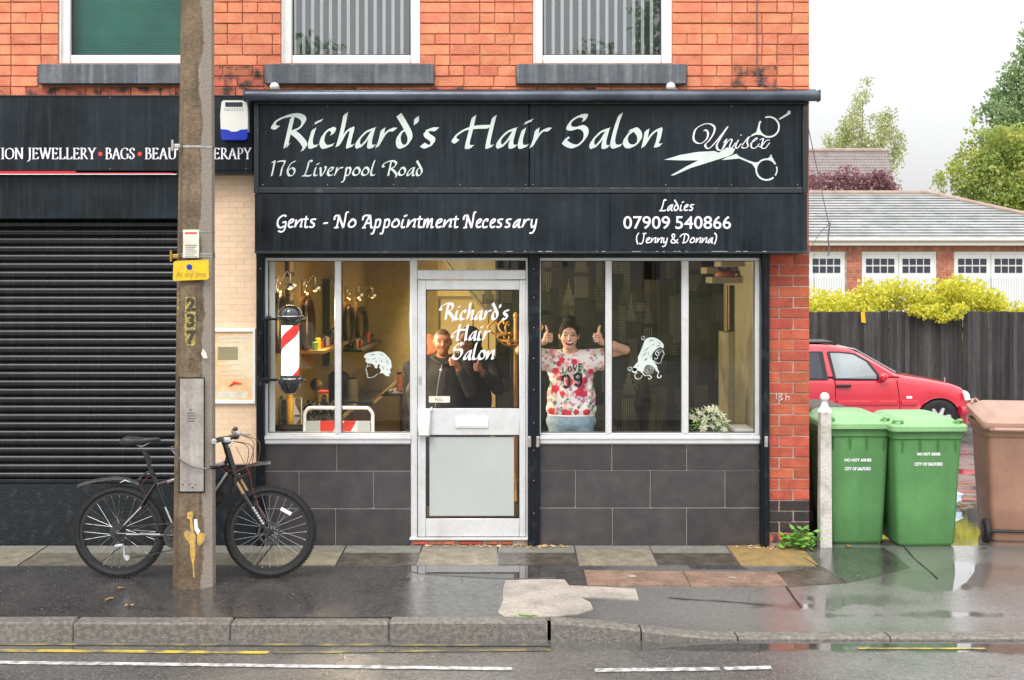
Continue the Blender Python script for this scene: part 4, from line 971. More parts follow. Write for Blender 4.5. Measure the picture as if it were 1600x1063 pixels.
blob_decal('hair_decal', [c2(hair2)], [(c2([(170,265),(210,275)]), .008), (c2([(165,305),(200,300)]), .008), (c2([(165,280),(160,310),(145,345),(160,360),(155,385),(170,395),(160,410),(175,430),(215,430),(255,410),(280,385)]), .006),
   (c2([(270,320),(250,320),(250,295),(270,290)]), .006), (c2([(400,250),(430,290),(428,325)]), .006)], .0395, sw1, holes=[c2(slit(*q)) for q in [((190, 190), (260, 170), 5, -5), ((290, 165), (350, 195), 4, -5), ((210, 230), (260, 215), 4, 0), ((300, 230), (345, 260), 4, 5), ((365, 215), (395, 290), 5, -5), ((330, 300), (350, 345), 5, 3), ((375, 330), (390, 360), 5, 0), ((240, 240), (290, 265), 4, 3), ((160, 215), (185, 235), 4, 0)]])
# frosted edge strip in left window
obj('window_film', MB().box(PX(419.5), PX(428.5), .034, .036, PZ(676), PZ(408)), 'frosted', sw1)

# ---- neighbouring shuttered shop
ns = bl
yS = -.10
mb = MB(); mb.box(XL, PX(276, -.1), .02, .28, .51, 2.62); obj('wall', MB().box(XL, PX(327), .06, .3, .0, 2.30), 'black_paint', bl)
sh = obj('roller_shutter', MB().box(XL, PX(316), .045, .06, PZ(752), PZ(342)), 'black_paint', bl)
sl_m = mesh_of('slat', (lambda m: m.add([(x, y, z) for x in (XL, PX(314)) for (y, z) in ((.045, .0), (.020, .006), (.008, .022), (.008, .040), (.022, .056), (.045, .0605))], [(i, i+1, i+7, i+6) for i in range(5)]))(MB()), 'shutter', smooth=50)
pz0 = PZ(750); n = 31; pit = (PZ(343)-PZ(750))/n
for i in range(n): inst('slat', sl_m, sh, (0, 0, pz0+i*pit), (1, 1, pit/.0625))
obj('bottom_bar', MB().box(XL, PX(314), .0, .045, PZ(755), PZ(749.5), b=.003), 'shutter', sh)
obj('shutter_guide', MB().box(PX(314), PX(329), -.01, .06, -.1, PZ(342), b=.005), 'black_paint', sh)
obj('shutter_housing', MB().box(XL, PX(316), yS, .05, PZ(342, yS), PZ(273, yS), b=.004), 'sign_black', bl)
obj('plinth', MB().box(XL, PX(315), .0, .06, -.1, PZ(756)).box(PX(329), PX(402), -.01, .05, -.1, PZ(727)), 'plinth_black', bl)
obj('plinth_edge', MB().box(PX(329), PX(402), -.018, .0, PZ(731), PZ(726), b=.003), 'black_paint', bl)
# beige tiled pilaster
xa, xb = PX(323), PX(400.5); obj('tile_backing', MB().box(xa, PX(402.4), .0022, .06, PZ(726), PZ(272)), 'tile_beige_grout', bl)
tw, th_ = .118, .0445; z = PZ(725); row = 0; me = {}
while z < PZ(274):
    x = xa-(tw/2 if row % 2 else 0)
    while x < xb:
        a, b_ = max(x, xa), min(x+tw, xb); L = b_-a-.0015
        if L > .01:
            k = round(L, 3)
            if k not in me: me[k] = mesh_of('wall_tile', MB().box(-L/2, L/2, 0, .008, -th_/2+.0009, th_/2-.0009, b=.0008), 'tile_beige')
            inst('wall_tile', me[k], bl, ((a+b_)/2, random.uniform(-.0007, .0007), z+th_/2))
        x += tw
    z += th_; row += 1
# neighbour fascia
ys = -.16
nsn = thing('shop_sign', 'black fascia reading fashion jewellery, bags and beauty therapy above the shutter', 'sign', (PX(200), ys, PZ(210)))
obj('panel', MB().box(XL, PX(395, ys), ys, .0, PZ(267, ys), PZ(151, ys), b=.004).box(PX(276, ys), PX(395, ys), ys+.001, .0, PZ(272, ys), PZ(267, ys)), 'sign_black', nsn)
obj('capping', MB().box(XL, PX(396, ys), ys-.006, .0, PZ(151, ys)+.001, PZ(149, ys)), 'sign_trim', nsn)
yy = ys-.001; zb = PZ(248.5, yy)
kw = dict(font=G2, nib=.15, ang=12, hair=.055); U2 = .083
k = sum(G2[c][0] for c in 'ION JEWELLERY'); x0_, x1_ = PX(1, yy), PX(150, yy); full = sum(G2[c][0] for c in 'FASHION JEWELLERY')
obj('lettering', lettering('FASHION JEWELLERY', x1_-(x1_-x0_)*full/k, x1_, zb, U2, yy, **kw), 'letter_white', nsn)
obj('lettering', lettering('BAGS', PX(164, yy), PX(211, yy), zb, U2, yy, **kw), 'letter_white', nsn)
obj('lettering', lettering('BEAUTY THERAPY', PX(226, yy), PX(393, yy), zb, U2, yy, **kw), 'letter_white', nsn)
for q in (157, 218.5): obj('separator_dot', MB().lathe([(.017, -.0015), (.016, -.003)], (PX(q, yy), yy, PZ(241, yy)), 16, 'y'), 'red_dot', nsn)
obj('red_strip', MB().box(XL, PX(118, ys), ys+.003, ys+.02, PZ(271.3, ys), PZ(267.4, ys)).box(PX(118, ys), PX(270, ys), ys+.003, ys+.02, PZ(271.3, ys), PZ(270, ys)), 'red_paint', nsn)
obj('white_edge', MB().box(XL, PX(276, ys), ys+.001, ys+.02, PZ(273, ys), PZ(271.8, ys)), 'upvc', nsn)
dot_row('screw_head', [P(px, py, ys-.001) for px in (172, 385) for py in (153, 264)], 'steel', nsn)

# ================================================================== SALON SIGNS AND AWNING
yu = -.20; yl = -.22
s1 = thing('salon_fascia', "upper black fascia lettered Richard's Hair Salon with the scissors emblem", 'sign', (PX(830), yu, PZ(228)))
obj('panel', MB().box(PX(405, yu), PX(826, yu), yu, -.05, PZ(293, yu), PZ(158, yu), b=.002), 'sign_black', s1)
obj('panel', MB().box(PX(827.5, yu), PX(1253, yu), yu, -.05, PZ(293, yu), PZ(158, yu), b=.002), 'sign_black', s1)
obj('frame', MB().box(PX(397, yu), PX(405, yu), yu-.014, .02, PZ(302, yu), PZ(156, yu), b=.003).box(PX(1253.5, yu), PX(1262, yu), yu-.014, .02, PZ(302, yu), PZ(156, yu), b=.003)
    .box(PX(405, yu), PX(1253.5, yu), yu-.014, -.05, PZ(302, yu), PZ(293.5, yu), b=.003).box(PX(405, yu), PX(1253.5, yu), -.05, .02, PZ(302, yu), PZ(158, yu)), 'sign_trim', s1, smooth=40)
obj('frame_edge', MB().box(PX(405, yu), PX(1253, yu), yu-.0165, yu-.012, PZ(294.6, yu), PZ(293.6, yu)), 'sill_paint', s1)
yy = yu-.001; mbt = ('vinyl_silver', s1)
def L_(t, a, b_, base, u, mb_, ypl, **kw): obj('lettering', lettering(t, PX(a, ypl), PX(b_, ypl), PZ(base, ypl), u/S(ypl), ypl, **kw), mb_[0], mb_[1])
L_("Richard's", 423, 688, 230.5, 54, mbt, yy); L_("Hair", 707, 862, 230.5, 54, mbt, yy); L_("Salon", 880, 1035, 231, 54, mbt, yy)
L_("176", 422, 463, 275, 25, mbt, yy, nib=.15); L_("Liverpool", 472, 588, 275, 25, mbt, yy, nib=.15); L_("Road", 596, 662, 275, 25, mbt, yy, nib=.15)
# Unisex with scissors
mbt = MB(); c4 = lambda pts: [(PX(1030+a/6.957, yy), PZ(160+b_/6.957, yy)) for a, b_ in pts]
T3 = lambda u, v, k: (u, yy-.0008-.00015*(k % 12), v)
sc_ = [[(485,312),(505,300),(530,335),(515,400),(450,448),(392,430),(372,380),(400,290),(490,238),(560,238),(602,275),(590,340),(540,420),(500,460),(520,500),(560,490),(640,400),(745,265)],
       [(745,265),(660,400),(625,470),(640,515),(675,520),(710,480)], [(700,440),(735,400),(690,500)], [(700,490),(760,410),(790,410),(765,480),(785,500),(830,440)], [(860,410),(830,480),(850,500),(890,450)], [(885,362),(895,352)],
       [(900,470),(975,372),(955,430),(965,480),(920,500),(895,485)], [(990,450),(1060,400),(1050,390),(1010,430),(1000,485),(1040,500),(1090,450)], [(1090,410),(1130,395),(1120,440),(1110,490),(1150,500),(1200,440)], [(1200,410),(1160,420),(1110,480),(1080,480)]]
for i, s in enumerate(sc_): ribbon(mbt, bez(c4(s), 7), T3, .010*(1.6 if i < 2 else 1.2), R(20), .0055, i)
obj('unisex_lettering', mbt, 'paint_white', s1)
mbt = MB()
def fp(pts, k=0): p = c4(pts); mbt.add([(q[0], yy-.0004-.0003*k, q[1]) for q in p], [tuple(t) for t in tessellate_polygon([[Vector((q[0], q[1], 0)) for q in p]])])
fp([(55,625),(230,572),(420,540),(600,530),(640,545),(560,595),(440,632),(250,632)], 0)
fp([(125,795),(300,695),(480,605),(560,565),(650,545),(740,490),(825,505),(800,560),(740,590),(500,665),(340,715),(160,795)], 1)
fp([(680,628),(740,595),(840,560),(870,590),(960,630),(1040,655),(1085,650),(1060,690),(1045,720),(1010,670),(940,640),(870,612),(800,618)], 0)
def ring(cx, cy, r, wd, a0, a1, k=1):
    p = [(cx+r*math.cos(t), cy+r*math.sin(t)) for t in np.linspace(a0, a1, 40)]; q = [(cx+(r-wd)*math.cos(t), cy+(r-wd)*math.sin(t)) for t in np.linspace(a0, a1, 40)]
    A = c4(p); B = c4(q); vs = [(a[0], yy-.0004-.0003*k, a[1]) for a in A]+[(a[0], yy-.0004-.0003*k, a[1]) for a in B]; mbt.add(vs, [(i, i+1, i+41, i+40) for i in range(39)])
ring(1167, 732, 122, 18, .85, 5.75); ring(1167, 732, 120, 14, -.3, .6, 2)
ring(1193, 268, 118, 18, -1.95, 3.75)
fp([(985,380),(1010,350),(1055,325),(1080,240),(1090,300),(1130,350),(1190,375),(1170,388),(1100,355),(1050,352)], 2)
fp([(1185,605),(1205,590),(1235,605),(1265,670),(1240,660),(1215,635),(1185,620)], 2); fp([(1208,572),(1224,572),(1224,595),(1208,595)], 2)
fp([(1300,180),(1390,120),(1400,95),(1415,88),(1428,100),(1425,128),(1405,138),(1312,190)], 1)
obj('scissors_emblem', mbt, 'vinyl_silver', s1)
dot_row('screw_head', [P(px, 289, yu-.001) for px in (411, 512, 615, 719, 821, 833, 1040, 1143, 1246)]+[P(px, 166, yu-.001) for px in (512, 1143)], 'steel', s1)
s2 = thing('salon_fascia', "lower black fascia reading Gents No Appointment Necessary and the Ladies telephone number", 'sign', (PX(830), yl, PZ(350)))
obj('panel', MB().box(PX(398, yl), PX(652, yl), yl, .02, PZ(393, yl), PZ(303, yl), b=.002).box(PX(652.3, yl), PX(953, yl), yl, .02, PZ(393, yl), PZ(303, yl), b=.002).box(PX(953.3, yl), PX(1261, yl), yl, .02, PZ(393, yl), PZ(303, yl), b=.002), 'sign_black', s2)
obj('lower_edge', MB().box(PX(398, yl), PX(1261, yl), yl-.006, -.05, PZ(396, yl), PZ(392.5, yl), b=.001), 'sign_trim', s2)
mb = MB()
for _ in range(26):
    x = random.uniform(700, 1200); mb.box(PX(x, yl), PX(x+random.uniform(3, 22), yl), yl-.0075, yl-.0055, PZ(393.3, yl), PZ(392.9, yl))
obj('flaking_paint', mb, 'upvc', s2, kind='stuff')
mbt = ('letter_white', s2); yy2 = yl-.001; kw2 = dict(nib=.14, hair=.10)
L_("Gents", 432, 496, 356, 25, mbt, yy2, **kw2); L_("-", 504, 514, 356, 25, mbt, yy2, **kw2); L_("No", 522, 558, 356, 25, mbt, yy2, **kw2); L_("Appointment", 566, 717, 356, 25, mbt, yy2, **kw2); L_("Necessary", 724, 840, 356, 25, mbt, yy2, **kw2)
L_("Ladies", 1030, 1086, 329.5, 18, mbt, yy2, **kw2); L_("(Jenny", 993, 1044, 380, 16, mbt, yy2, **kw2); L_("&", 1047, 1061, 380, 16, mbt, yy2, **kw2); L_("Donna)", 1062, 1121, 380, 16, mbt, yy2, **kw2)
for t_, a_, b_ in (('07909', 974, 1047), ('540866', 1055, 1142)): obj('phone_number', sans(t_, PX((a_+b_)/2, yy2), PZ(357.5, yy2), .137, yy2-.0006, width=(b_-a_)/S(yy2), bold=.0012), 'letter_white', s2)
aw = thing('awning', 'rolled dark grey awning cassette along the top of the salon sign', 'awning', (PX(830), -.2, PZ(150)))
y = -.27; r = 8.4/S(y)
x0_, x1_ = PX(383, y), PX(1279, y); zc = PZ(150, y)
prof = [(y+r*math.cos(t), zc+r*1.02*math.sin(t)) for t in np.linspace(0, 2*math.pi, 25)[:-1]]
obj('cassette', MB().prism(prof, x0_, x1_, axis='x'), 'awning_metal', aw, smooth=50)
obj('end_cap', MB().box(x1_-.004, x1_+.008, y-r-.004, y+r+.004, zc-r-.004, zc+r+.004, b=.01).box(x0_-.008, x0_+.004, y-r-.004, y+r+.004, zc-r-.004, zc+r+.004, b=.01), 'awning_metal', aw, smooth=50)
obj('cover_board', MB().box(PX(386, -.2), PX(1272, -.2), -.26, .0, PZ(143.5, -.23), PZ(141, -.23)).box(PX(399, -.2), PX(1262, -.2), -.24, -.18, PZ(164, -.2), PZ(156, -.2)), 'black_paint', aw)
obj('cover_flashing', MB().box(PX(386, -.2), PX(1266, -.2), -.235, .0, PZ(141, -.23)+.001, PZ(140, -.23)), 'ink', aw)
for q, l in ((429, 'small white bracket lamp behind the awning at the left window'), (1048, 'small white bracket lamp behind the awning at the right window')):
    t = thing('bracket_lamp', l, 'lamp', P(q, 136, -.05), group='bracket lamps on the wall')
    obj('dome', MB().ell(P(q, 136, -.06), (.038, .05, .035), 12, 8), 'upvc', t, smooth=60); obj('arm', MB().tube([P(q, 138, -.05), P(q+12, 141, -.02), P(q+18, 143, .0)], .006, 6), 'upvc', t)
# cable down the upper wall
obj('wall_cable', MB().tube(bez([P(1183, -40, -.012), P(1183, 60, -.012), P(1184, 122, -.012), P(1192, 132, -.012), P(1230, 141, -.015)], 5), .005, 6), 'cable_grey', label='thin black cable running down the brick wall to the awning', cat='cable')
obj('hanging_cable', MB().tube(bez([P(1263, 200, -.15), P(1278, 270, -.1), P(1294, 346, -.1), P(1297, 352, -.1)], 6), .0035, 5).tube(bez([P(1262, 394, -.15), P(1283, 362, -.1), P(1297, 350, -.1)], 6), .0035, 5).tube(bez([P(1297, 348, -.1), P(1294, 372, -.1), P(1296, 388, -.1), P(1294, 400, -.1)], 4), [.004]*4+[.010]*3+[.006]*6 if False else .006, 5), 'cable_grey', label='dangling cable hooked off the right end of the salon sign', cat='cable')
# alarm box
ya = ys-.07
al = thing('alarm_box', 'white burglar alarm box with a blue base on the shuttered shop fascia', 'alarm box', P(365, 190, ys))
o_ = [(346, 160), (349, 157), (383, 157), (386, 160), (387, 180), (387, 206), (345, 206), (344, 180)]
obj('cover', MB().prism([(PX(a, ya), PZ(b_, ya)) for a, b_ in o_], ya, ys), 'alarm_white', al)
obj('blue_base', MB().prism([(PX(a, ya), PZ(b_, ya)) for a, b_ in [(344.5, 202), (356, 203), (366, 208), (376, 203), (387, 202), (386, 217), (383, 219), (348, 219), (346, 217)]], ya-.006, ys), 'alarm_blue', al)
obj('solar_strip', MB().box(PX(352, ya), PX(379, ya), ya-.003, ya+.01, PZ(167, ya), PZ(160, ya)), 'denim_dark', al)
mb = MB()
for i in range(8): mb.box(PX(350+i*4, ya), PX(351.6+i*4, ya), ya-.004, ya, PZ(173, ya), PZ(169, ya))
obj('grille', mb, 'frosted', al)
# poster
pf = thing('poster_frame', 'orange poster in a white frame on the beige tiled pilaster', 'poster', P(343, 572, 0))
obj('frame', MB().box(PX(288), PX(400), -.03, .0, PZ(518.5), PZ(513), b=.002).box(PX(288), PX(400), -.03, .0, PZ(630.5), PZ(625.5), b=.002).box(PX(396), PX(400), -.029, .0, PZ(625.5), PZ(518.5), b=.002).box(PX(288), PX(292), -.029, .0, PZ(625.5), PZ(518.5), b=.002), 'upvc', pf)
obj('poster_sheet', MB().box(PX(292), PX(396), -.014, .0, PZ(625.5), PZ(518.5)), 'poster', pf)
mb = MB()
for i, (a, b_, c_, d_) in enumerate([(343, 390, 526, 529), (340, 386, 533, 535), (342, 384, 568, 570), (345, 382, 578, 579.5), (345, 380, 584, 585.5), (345, 383, 590, 591.5), (340, 388, 612, 622)]):
    mb.box(PX(a), PX(b_), -.0155, -.0142, PZ(d_), PZ(c_))
obj('printed_lines', mb, 'paper', pf)
obj('printed_picture', MB().box(PX(341), PX(372), -.0165, -.0143, PZ(562), PZ(542)), 'wall_cream', pf)
obj('printed_swoosh', MB().tube([P(358, 604, -.015), P(366, 598, -.015), P(378, 600, -.015)], [.004, .012, .003], 6), 'red_dot', pf)
# ================================================================== LAMP POST (concrete column)
py0 = -1.085; pzb = pz(-2.5, py0)
pxb = ((270+333)/2-804)/S(-1.185)
lp = thing('concrete_post', 'tall concrete lamp column standing in front of the parked bicycle', 'post', (pxb, py0, pzb))
def octo(z):     # half width falls with height
    k = .1385-.0082*z; dx = (z/5)*.028; dep = .103-.004*z
    return [(dx+k*a, dep*b_) for a, b_ in ((-.60, -1), (.42, -1), (1, -.45), (1, .45), (.42, 1), (-.42, 1), (-1, .45), (-1, -.38))]
def post_face(zs, ids, name, m, grow=0):
    mb = MB(); vs = []
    for z in zs: vs += [(x*(1+grow), y*(1+grow), z) for x, y in octo(z)]
    mb.add(vs, [(i*8+j, i*8+(j+1) % 8, (i+1)*8+(j+1) % 8, (i+1)*8+j) for i in range(len(zs)-1) for j in ids]); return obj(name, mb, m, lp, local=True)
# wet dark concrete on the left, dry pale concrete down the right edge with an irregular border
m = M['concrete_dark'].copy(); m.name = 'concrete_post'; M['concrete_post'] = m; t = m.node_tree; b = t.nodes['Principled BSDF']
old = b.inputs['Base Color'].links[0].from_socket
gq = t.nodes.new('ShaderNodeTexCoord').outputs['Object']; sx_ = t.nodes.new('ShaderNodeSeparateXYZ'); t.links.new(gq, sx_.inputs[0])
nz = t.nodes.new('ShaderNodeTexNoise'); nz.inputs['Scale'].default_value = 3.5; nz.inputs['Detail'].default_value = 7; t.links.new(gq, nz.inputs['Vector'])
ma = t.nodes.new('ShaderNodeMath'); ma.operation = 'MULTIPLY_ADD'; t.links.new(nz.outputs[0], ma.inputs[0]); ma.inputs[1].default_value = .11; t.links.new(sx_.outputs[0], ma.inputs[2])
mz = t.nodes.new('ShaderNodeMath'); mz.operation = 'MULTIPLY_ADD'; t.links.new(sx_.outputs[2], mz.inputs[0]); mz.inputs[1].default_value = .004; t.links.new(ma.outputs[0], mz.inputs[2])
rp = t.nodes.new('ShaderNodeMapRange'); t.links.new(mz.outputs[0], rp.inputs[0]); rp.inputs[1].default_value = .132; rp.inputs[2].default_value = .142
mx = t.nodes.new('ShaderNodeMix'); mx.data_type = 'RGBA'; t.links.new(rp.outputs[0], mx.inputs[0]); t.links.new(old, mx.inputs[6]); mx.inputs[7].default_value = (.29, .245, .205, 1); t.links.new(mx.outputs[2], b.inputs['Base Color'])
zs = [-.3]+[i*.25 for i in range(0, 33)]
post_face(zs, range(8), 'column', 'concrete_post')
yf = lambda z: -(.103-.004*z)
def onpost(px, py, off=.004):
    z = 1.0
    for _ in range(4): yy = py0+yf(z)-off; z = PZ(py, yy)-pzb
    return (PX(px, yy)-pxb, yf(z)-off, z)
def patch(name, pts, m, off=.003, parent=None, thick=True):
    mb = MB(); q = [onpost(*p, off) for p in pts]; tri = tessellate_polygon([[Vector((p[0], p[2], 0)) for p in q]]); n = len(q)
    mb.add(q+[(p[0], p[1]+off*.9, p[2]) for p in q], [tuple(t_) for t_ in tri]+[(i, (i+1) % n, (i+1) % n+n, i+n) for i in range(n)]); return obj(name, mb, m, parent or lp, local=True)
patch('access_panel', [(281, 592), (318, 592), (318, 768), (281, 768)], 'panel_grey', .010)
patch('panel_gap', [(279, 590), (320, 590), (320, 770.5), (279, 770.5)], 'black_paint', .003)
mb = MB()
for u, v in ((298, 640), (286, 757), (296, 757), (306, 757), (301, 762)): c_ = onpost(u, v, .012); mb.lathe([(.004, 0), (.004, -.003)], c_, 8, 'y')
obj('panel_screw', mb, 'black_paint', lp, local=True)
mb = MB()
for v in (646, 650, 654, 658): a = onpost(293, v, .0105); b_ = onpost(304, v, .0105); mb.box(a[0], b_[0], a[1]-.0006, a[1], a[2]-.003, a[2]+.003)
obj('panel_embossing', mb, 'ink', lp, local=True)
patch('number_patch', [(290, 464), (305, 464), (306, 500), (305, 538), (302, 541), (291, 540), (288, 520), (289, 480)], 'yellow_faded', .0035)
for i, (c_, zz_) in enumerate((('2', 485), ('3', 510), ('7', 536))):
    p = onpost(298, zz_, .006); mbx = sans(c_, 0, 0, .118, 0, bold=.006); mbx.v = [(x+p[0], p[1], z+p[2]) for x, y, z in mbx.v]; obj('stencilled_number', mbx, 'stencil_black', lp, local=True)
# small side stencil on the left chamfer
mb = MB(); q0 = octo(2.0)
for zz_, c_ in ((463, '2'), (475, '3'), (487, '7')):
    z = PZ(zz_, py0-.1)-pzb-.03; o_ = octo(z); A_ = Vector((o_[7][0], o_[7][1], 0)); B_ = Vector((o_[0][0], o_[0][1], 0)); d_ = (B_-A_); nn = Vector((d_.y, -d_.x, 0)).normalized()*.002
    tx = sans(c_, 0, 0, .075, 0, bold=.003)
    mb.add([tuple(A_+d_.normalized()*(.030+x*.8)+nn+Vector((0, 0, z+zc_))) for x, _, zc_ in tx.v], tx.f)
obj('stencilled_number', mb, 'yellow_faded', lp, local=True)
patch('paper_scrap', [(317, 545), (322, 551), (324, 560), (318, 560), (314, 553)], 'paper', .003)
mb = MB()
for s_ in ([(294, 561), (302, 561)], [(302, 561), (302, 580)], [(302, 580), (294, 580)], [(296, 566), (300, 566)], [(296, 566), (296, 576)], [(296, 576), (301, 576)], [(298, 566), (298, 572)]):
    a = onpost(*s_[0], .003); b_ = onpost(*s_[1], .003); mb.tube([a, b_], .0022, 4)
obj('cast_mark', mb, 'concrete_dark', lp, local=True)
# yellow paint splash near the foot
patch('paint_splash', [(293, 801), (300, 799), (302, 806), (300, 812), (303, 830), (306, 838), (305, 850), (305, 870), (303, 880), (304, 903), (302, 903), (301, 884), (298, 872), (296, 850), (290, 842), (287, 834), (291, 829), (297, 830), (297, 812), (292, 810)], 'yellow_paint', .003)
patch('paint_splash', [(308, 836), (314, 832), (321, 836), (319, 846), (312, 853), (308, 848)], 'yellow_paint', .0025)
patch('paint_scrape', [(303, 812), (308, 811), (309, 824), (313, 830), (309, 836), (304, 828)], 'paint_white', .0022)
# clamps
def strap(py, name='steel_band', r=.0065, m='steel'):
    z = PZ(py, py0)-pzb; o_ = [(x*1.02, y*1.02, z) for x, y in octo(z)]; mb = MB()
    vs = [(x, y, z-r) for x, y, _ in o_]+[(x, y, z+r) for x, y, _ in o_]; mb.add(vs, [(i, (i+1) % 8, (i+1) % 8+8, i+8) for i in range(8)]); return obj(name, mb, m, lp, local=True)
strap(231); strap(363, r=.004); strap(397, r=.006); strap(401, r=.006)
for v in (231, 401):
    z = PZ(v, py0)-pzb; o_ = octo(z)[7]
    obj('band_buckle', MB().box(o_[0]-.03, o_[0]+.03, -.115, -.085, z-.014, z+.014, b=.004).tube([(o_[0]-.02, -.12, z-.035), (o_[0]-.02, -.12, z+.04)], .009, 8), 'brass_clip' if v == 401 else 'steel', lp, local=True)
# yellow restriction plate and paper notice strapped to the post
yy = py0-.125; sg = thing('parking_plate', 'yellow no waiting at any time plate strapped to the concrete post', 'sign', P(298, 422, yy))
obj('plate', MB().prism([(PX(a, yy), PZ(b_, yy)) for a, b_ in [(271, 410), (274, 408), (324, 406), (326, 408), (326.5, 434), (324, 437), (273, 439), (270, 437)]], yy, yy+.004), 'yellow_sign', sg)
obj('round_symbol', MB().lathe([(.019, -.001), (.019, -.002)], P(296, 417.5, yy), 18, 'y'), 'paint_white', sg)
obj('symbol_ring', MB().lathe([(.0195, -.0025), (.013, -.0028)], P(296, 417.5, yy), 18, 'y').tube([P(292.5, 414, yy-.003), P(299.5, 421, yy-.003)], .002, 5), 'alarm_blue', sg)
obj('plate_lettering', sans('At any time', PX(299, yy), PZ(433.5, yy), .062, yy-.0015, width=46/S(yy)), 'brass_clip', sg)
obj('rivet', MB().lathe([(.006, -.001), (.004, -.004)], P(292, 424, yy), 8, 'y').lathe([(.006, -.001), (.004, -.004)], P(301, 424, yy), 8, 'y'), 'steel', sg)
yy = py0-.128; nn_ = thing('paper_notice', 'small laminated paper notice tied to the post above the yellow plate', 'notice', P(298, 381, yy))
obj('sheet', MB().box(PX(286, yy), PX(311, yy), yy, yy+.003, PZ(403, yy), PZ(359, yy)), 'paper', nn_)
mb = MB(); mb.box(PX(289, yy), PX(308, yy), yy-.001, yy, PZ(366, yy), PZ(363, yy)); obj('red_heading', mb, 'ink_red', nn_)
mb = MB()
for i, v in enumerate(range(383, 402, 3)): mb.box(PX(289+(i % 2), yy), PX(308-(i % 3)*2, yy), yy-.001, yy, PZ(v+1, yy), PZ(v, yy))
obj('printed_line', mb, 'ink', nn_)
# ================================================================== BICYCLE
BY = -.90; bz = pz(-2.9, BY)+.002; BS = S(BY); WR = .322
bx0 = (187-800)/BS
bk = thing('bicycle', 'black and silver mountain bicycle chained behind the concrete post', 'bicycle', (bx0, BY, bz))
def B(px, py, dy=0.): return ((px-187)/BS, dy, (905-py)/BS)
WBX = (422-187)/BS
def wheel(cx, rear):
    w_ = bpy.data.objects.new('wheel', None)
    mbt_ = MB(); rt = .0235; Rm_ = WR-rt
    prof = [(Rm_+rt*math.cos(a), rt*math.sin(a)) for a in np.linspace(0, 2*math.pi, 13)[:-1]]
    mbt_.lathe(prof, (cx, 0, WR), 72, 'y', closed=True)
    for i in range(88):
        for s_ in (-1, 0, 1):
            a = 2*math.pi*(i+.5*(s_ != 0))/88; rr = Rm_+rt*(1.02 if s_ == 0 else .78); c_ = Vector((cx+rr*math.cos(a), s_*rt*.72, WR+rr*math.sin(a)))
            mbt_.obox(c_, (.0055, .006, .0062), Matrix.Rotation(-a, 3, 'Y'))
    wh = obj('wheel', mbt_, 'rubber', bk, smooth=50, local=True)
    obj('rim', MB().lathe([(Rm_-.018, -.011), (Rm_-.040, -.010), (Rm_-.043, 0), (Rm_-.040, .010), (Rm_-.018, .011), (Rm_-.016, 0)], (cx, 0, WR), 64, 'y', closed=True), 'bike_black', wh, smooth=40, local=True)
    mb = MB(); n = 28
    for i in range(n):
        a = 2*math.pi*i/n; s_ = 1 if i % 2 else -1; a2 = a+(.9 if (i//2) % 2 else -.9)
        mb.tube([(cx+.024*math.cos(a2), s_*.026, WR+.024*math.sin(a2)), (cx+(Rm_-.04)*math.cos(a), 0, WR+(Rm_-.04)*math.sin(a))], .0013 if rear else .0010, 4, cap=False)
    obj('spokes', mb, 'chrome' if rear else 'bike_silver', wh, local=True, kind='stuff')
    mb = MB()
    for i in range(n):
        a = 2*math.pi*i/n; mb.tube([(cx+(Rm_-.052)*math.cos(a), 0, WR+(Rm_-.052)*math.sin(a)), (cx+(Rm_-.04)*math.cos(a), 0, WR+(Rm_-.04)*math.sin(a))], .0024, 5)
    obj('spoke_nipples', mb, 'chrome', wh, local=True, kind='stuff')
    obj('hub', MB().lathe([(.008, -.055), (.013, -.05), (.013, -.034), (.026, -.03), (.016, -.024), (.015, .024), (.026, .03), (.013, .034), (.008, .055)], (cx, 0, WR), 20, 'y'), 'bike_dark_metal' if rear else 'black_satin', wh, smooth=40, local=True)
    return wh
wr = wheel(0, True); wf = wheel(WBX, False)
def disc(cx, y, r, wh):
    mb = MB(); mb.lathe([(r, y), (r-.016, y), (r-.016, y+.002), (r, y+.002)], (cx, 0, WR), 40, 'y', closed=True)
    for i in range(6):
        a = i*1.047; mb.tube([(cx+.018*math.cos(a), y+.001, WR+.018*math.sin(a)), (cx+(r-.014)*math.cos(a+.5), y+.001, WR+(r-.014)*math.sin(a+.5))], .003, 4)
    for i in range(30):
        a = i*.2094; mb.lathe([(.0022, y-.002), (.0022, y+.003)], (cx+(r-.008)*math.cos(a), 0, WR+(r-.008)*math.sin(a)), 5, 'y')
    obj('brake_disc', mb, 'bike_dark_metal', wh, local=True)
disc(WBX, -.034, .080, wf); disc(0, .034, .08, wr)
obj('reflector_label', MB().obox((WBX+.115, -.012, WR+.145), (.042, .003, .013), Matrix.Rotation(R(28), 3, 'Y'), b=.004), 'paint_white', wf, local=True)
mb = MB()
for i, rr in enumerate((.058, .052, .046, .040, .034, .028)):
    y = -.030-i*.0042; mb.lathe([(rr, y), (rr, y+.002), (rr-.012, y+.002), (rr-.012, y)], (0, 0, WR), 26, 'y', closed=True)
    for j in range(26): a = j*2*math.pi/26; mb.box(-.0015+rr*math.cos(a), .0015+rr*math.cos(a), y, y+.002, WR+rr*math.sin(a)-.0015, WR+rr*math.sin(a)+.0035)
obj('cassette', mb, 'bike_dark_metal', bk, local=True)
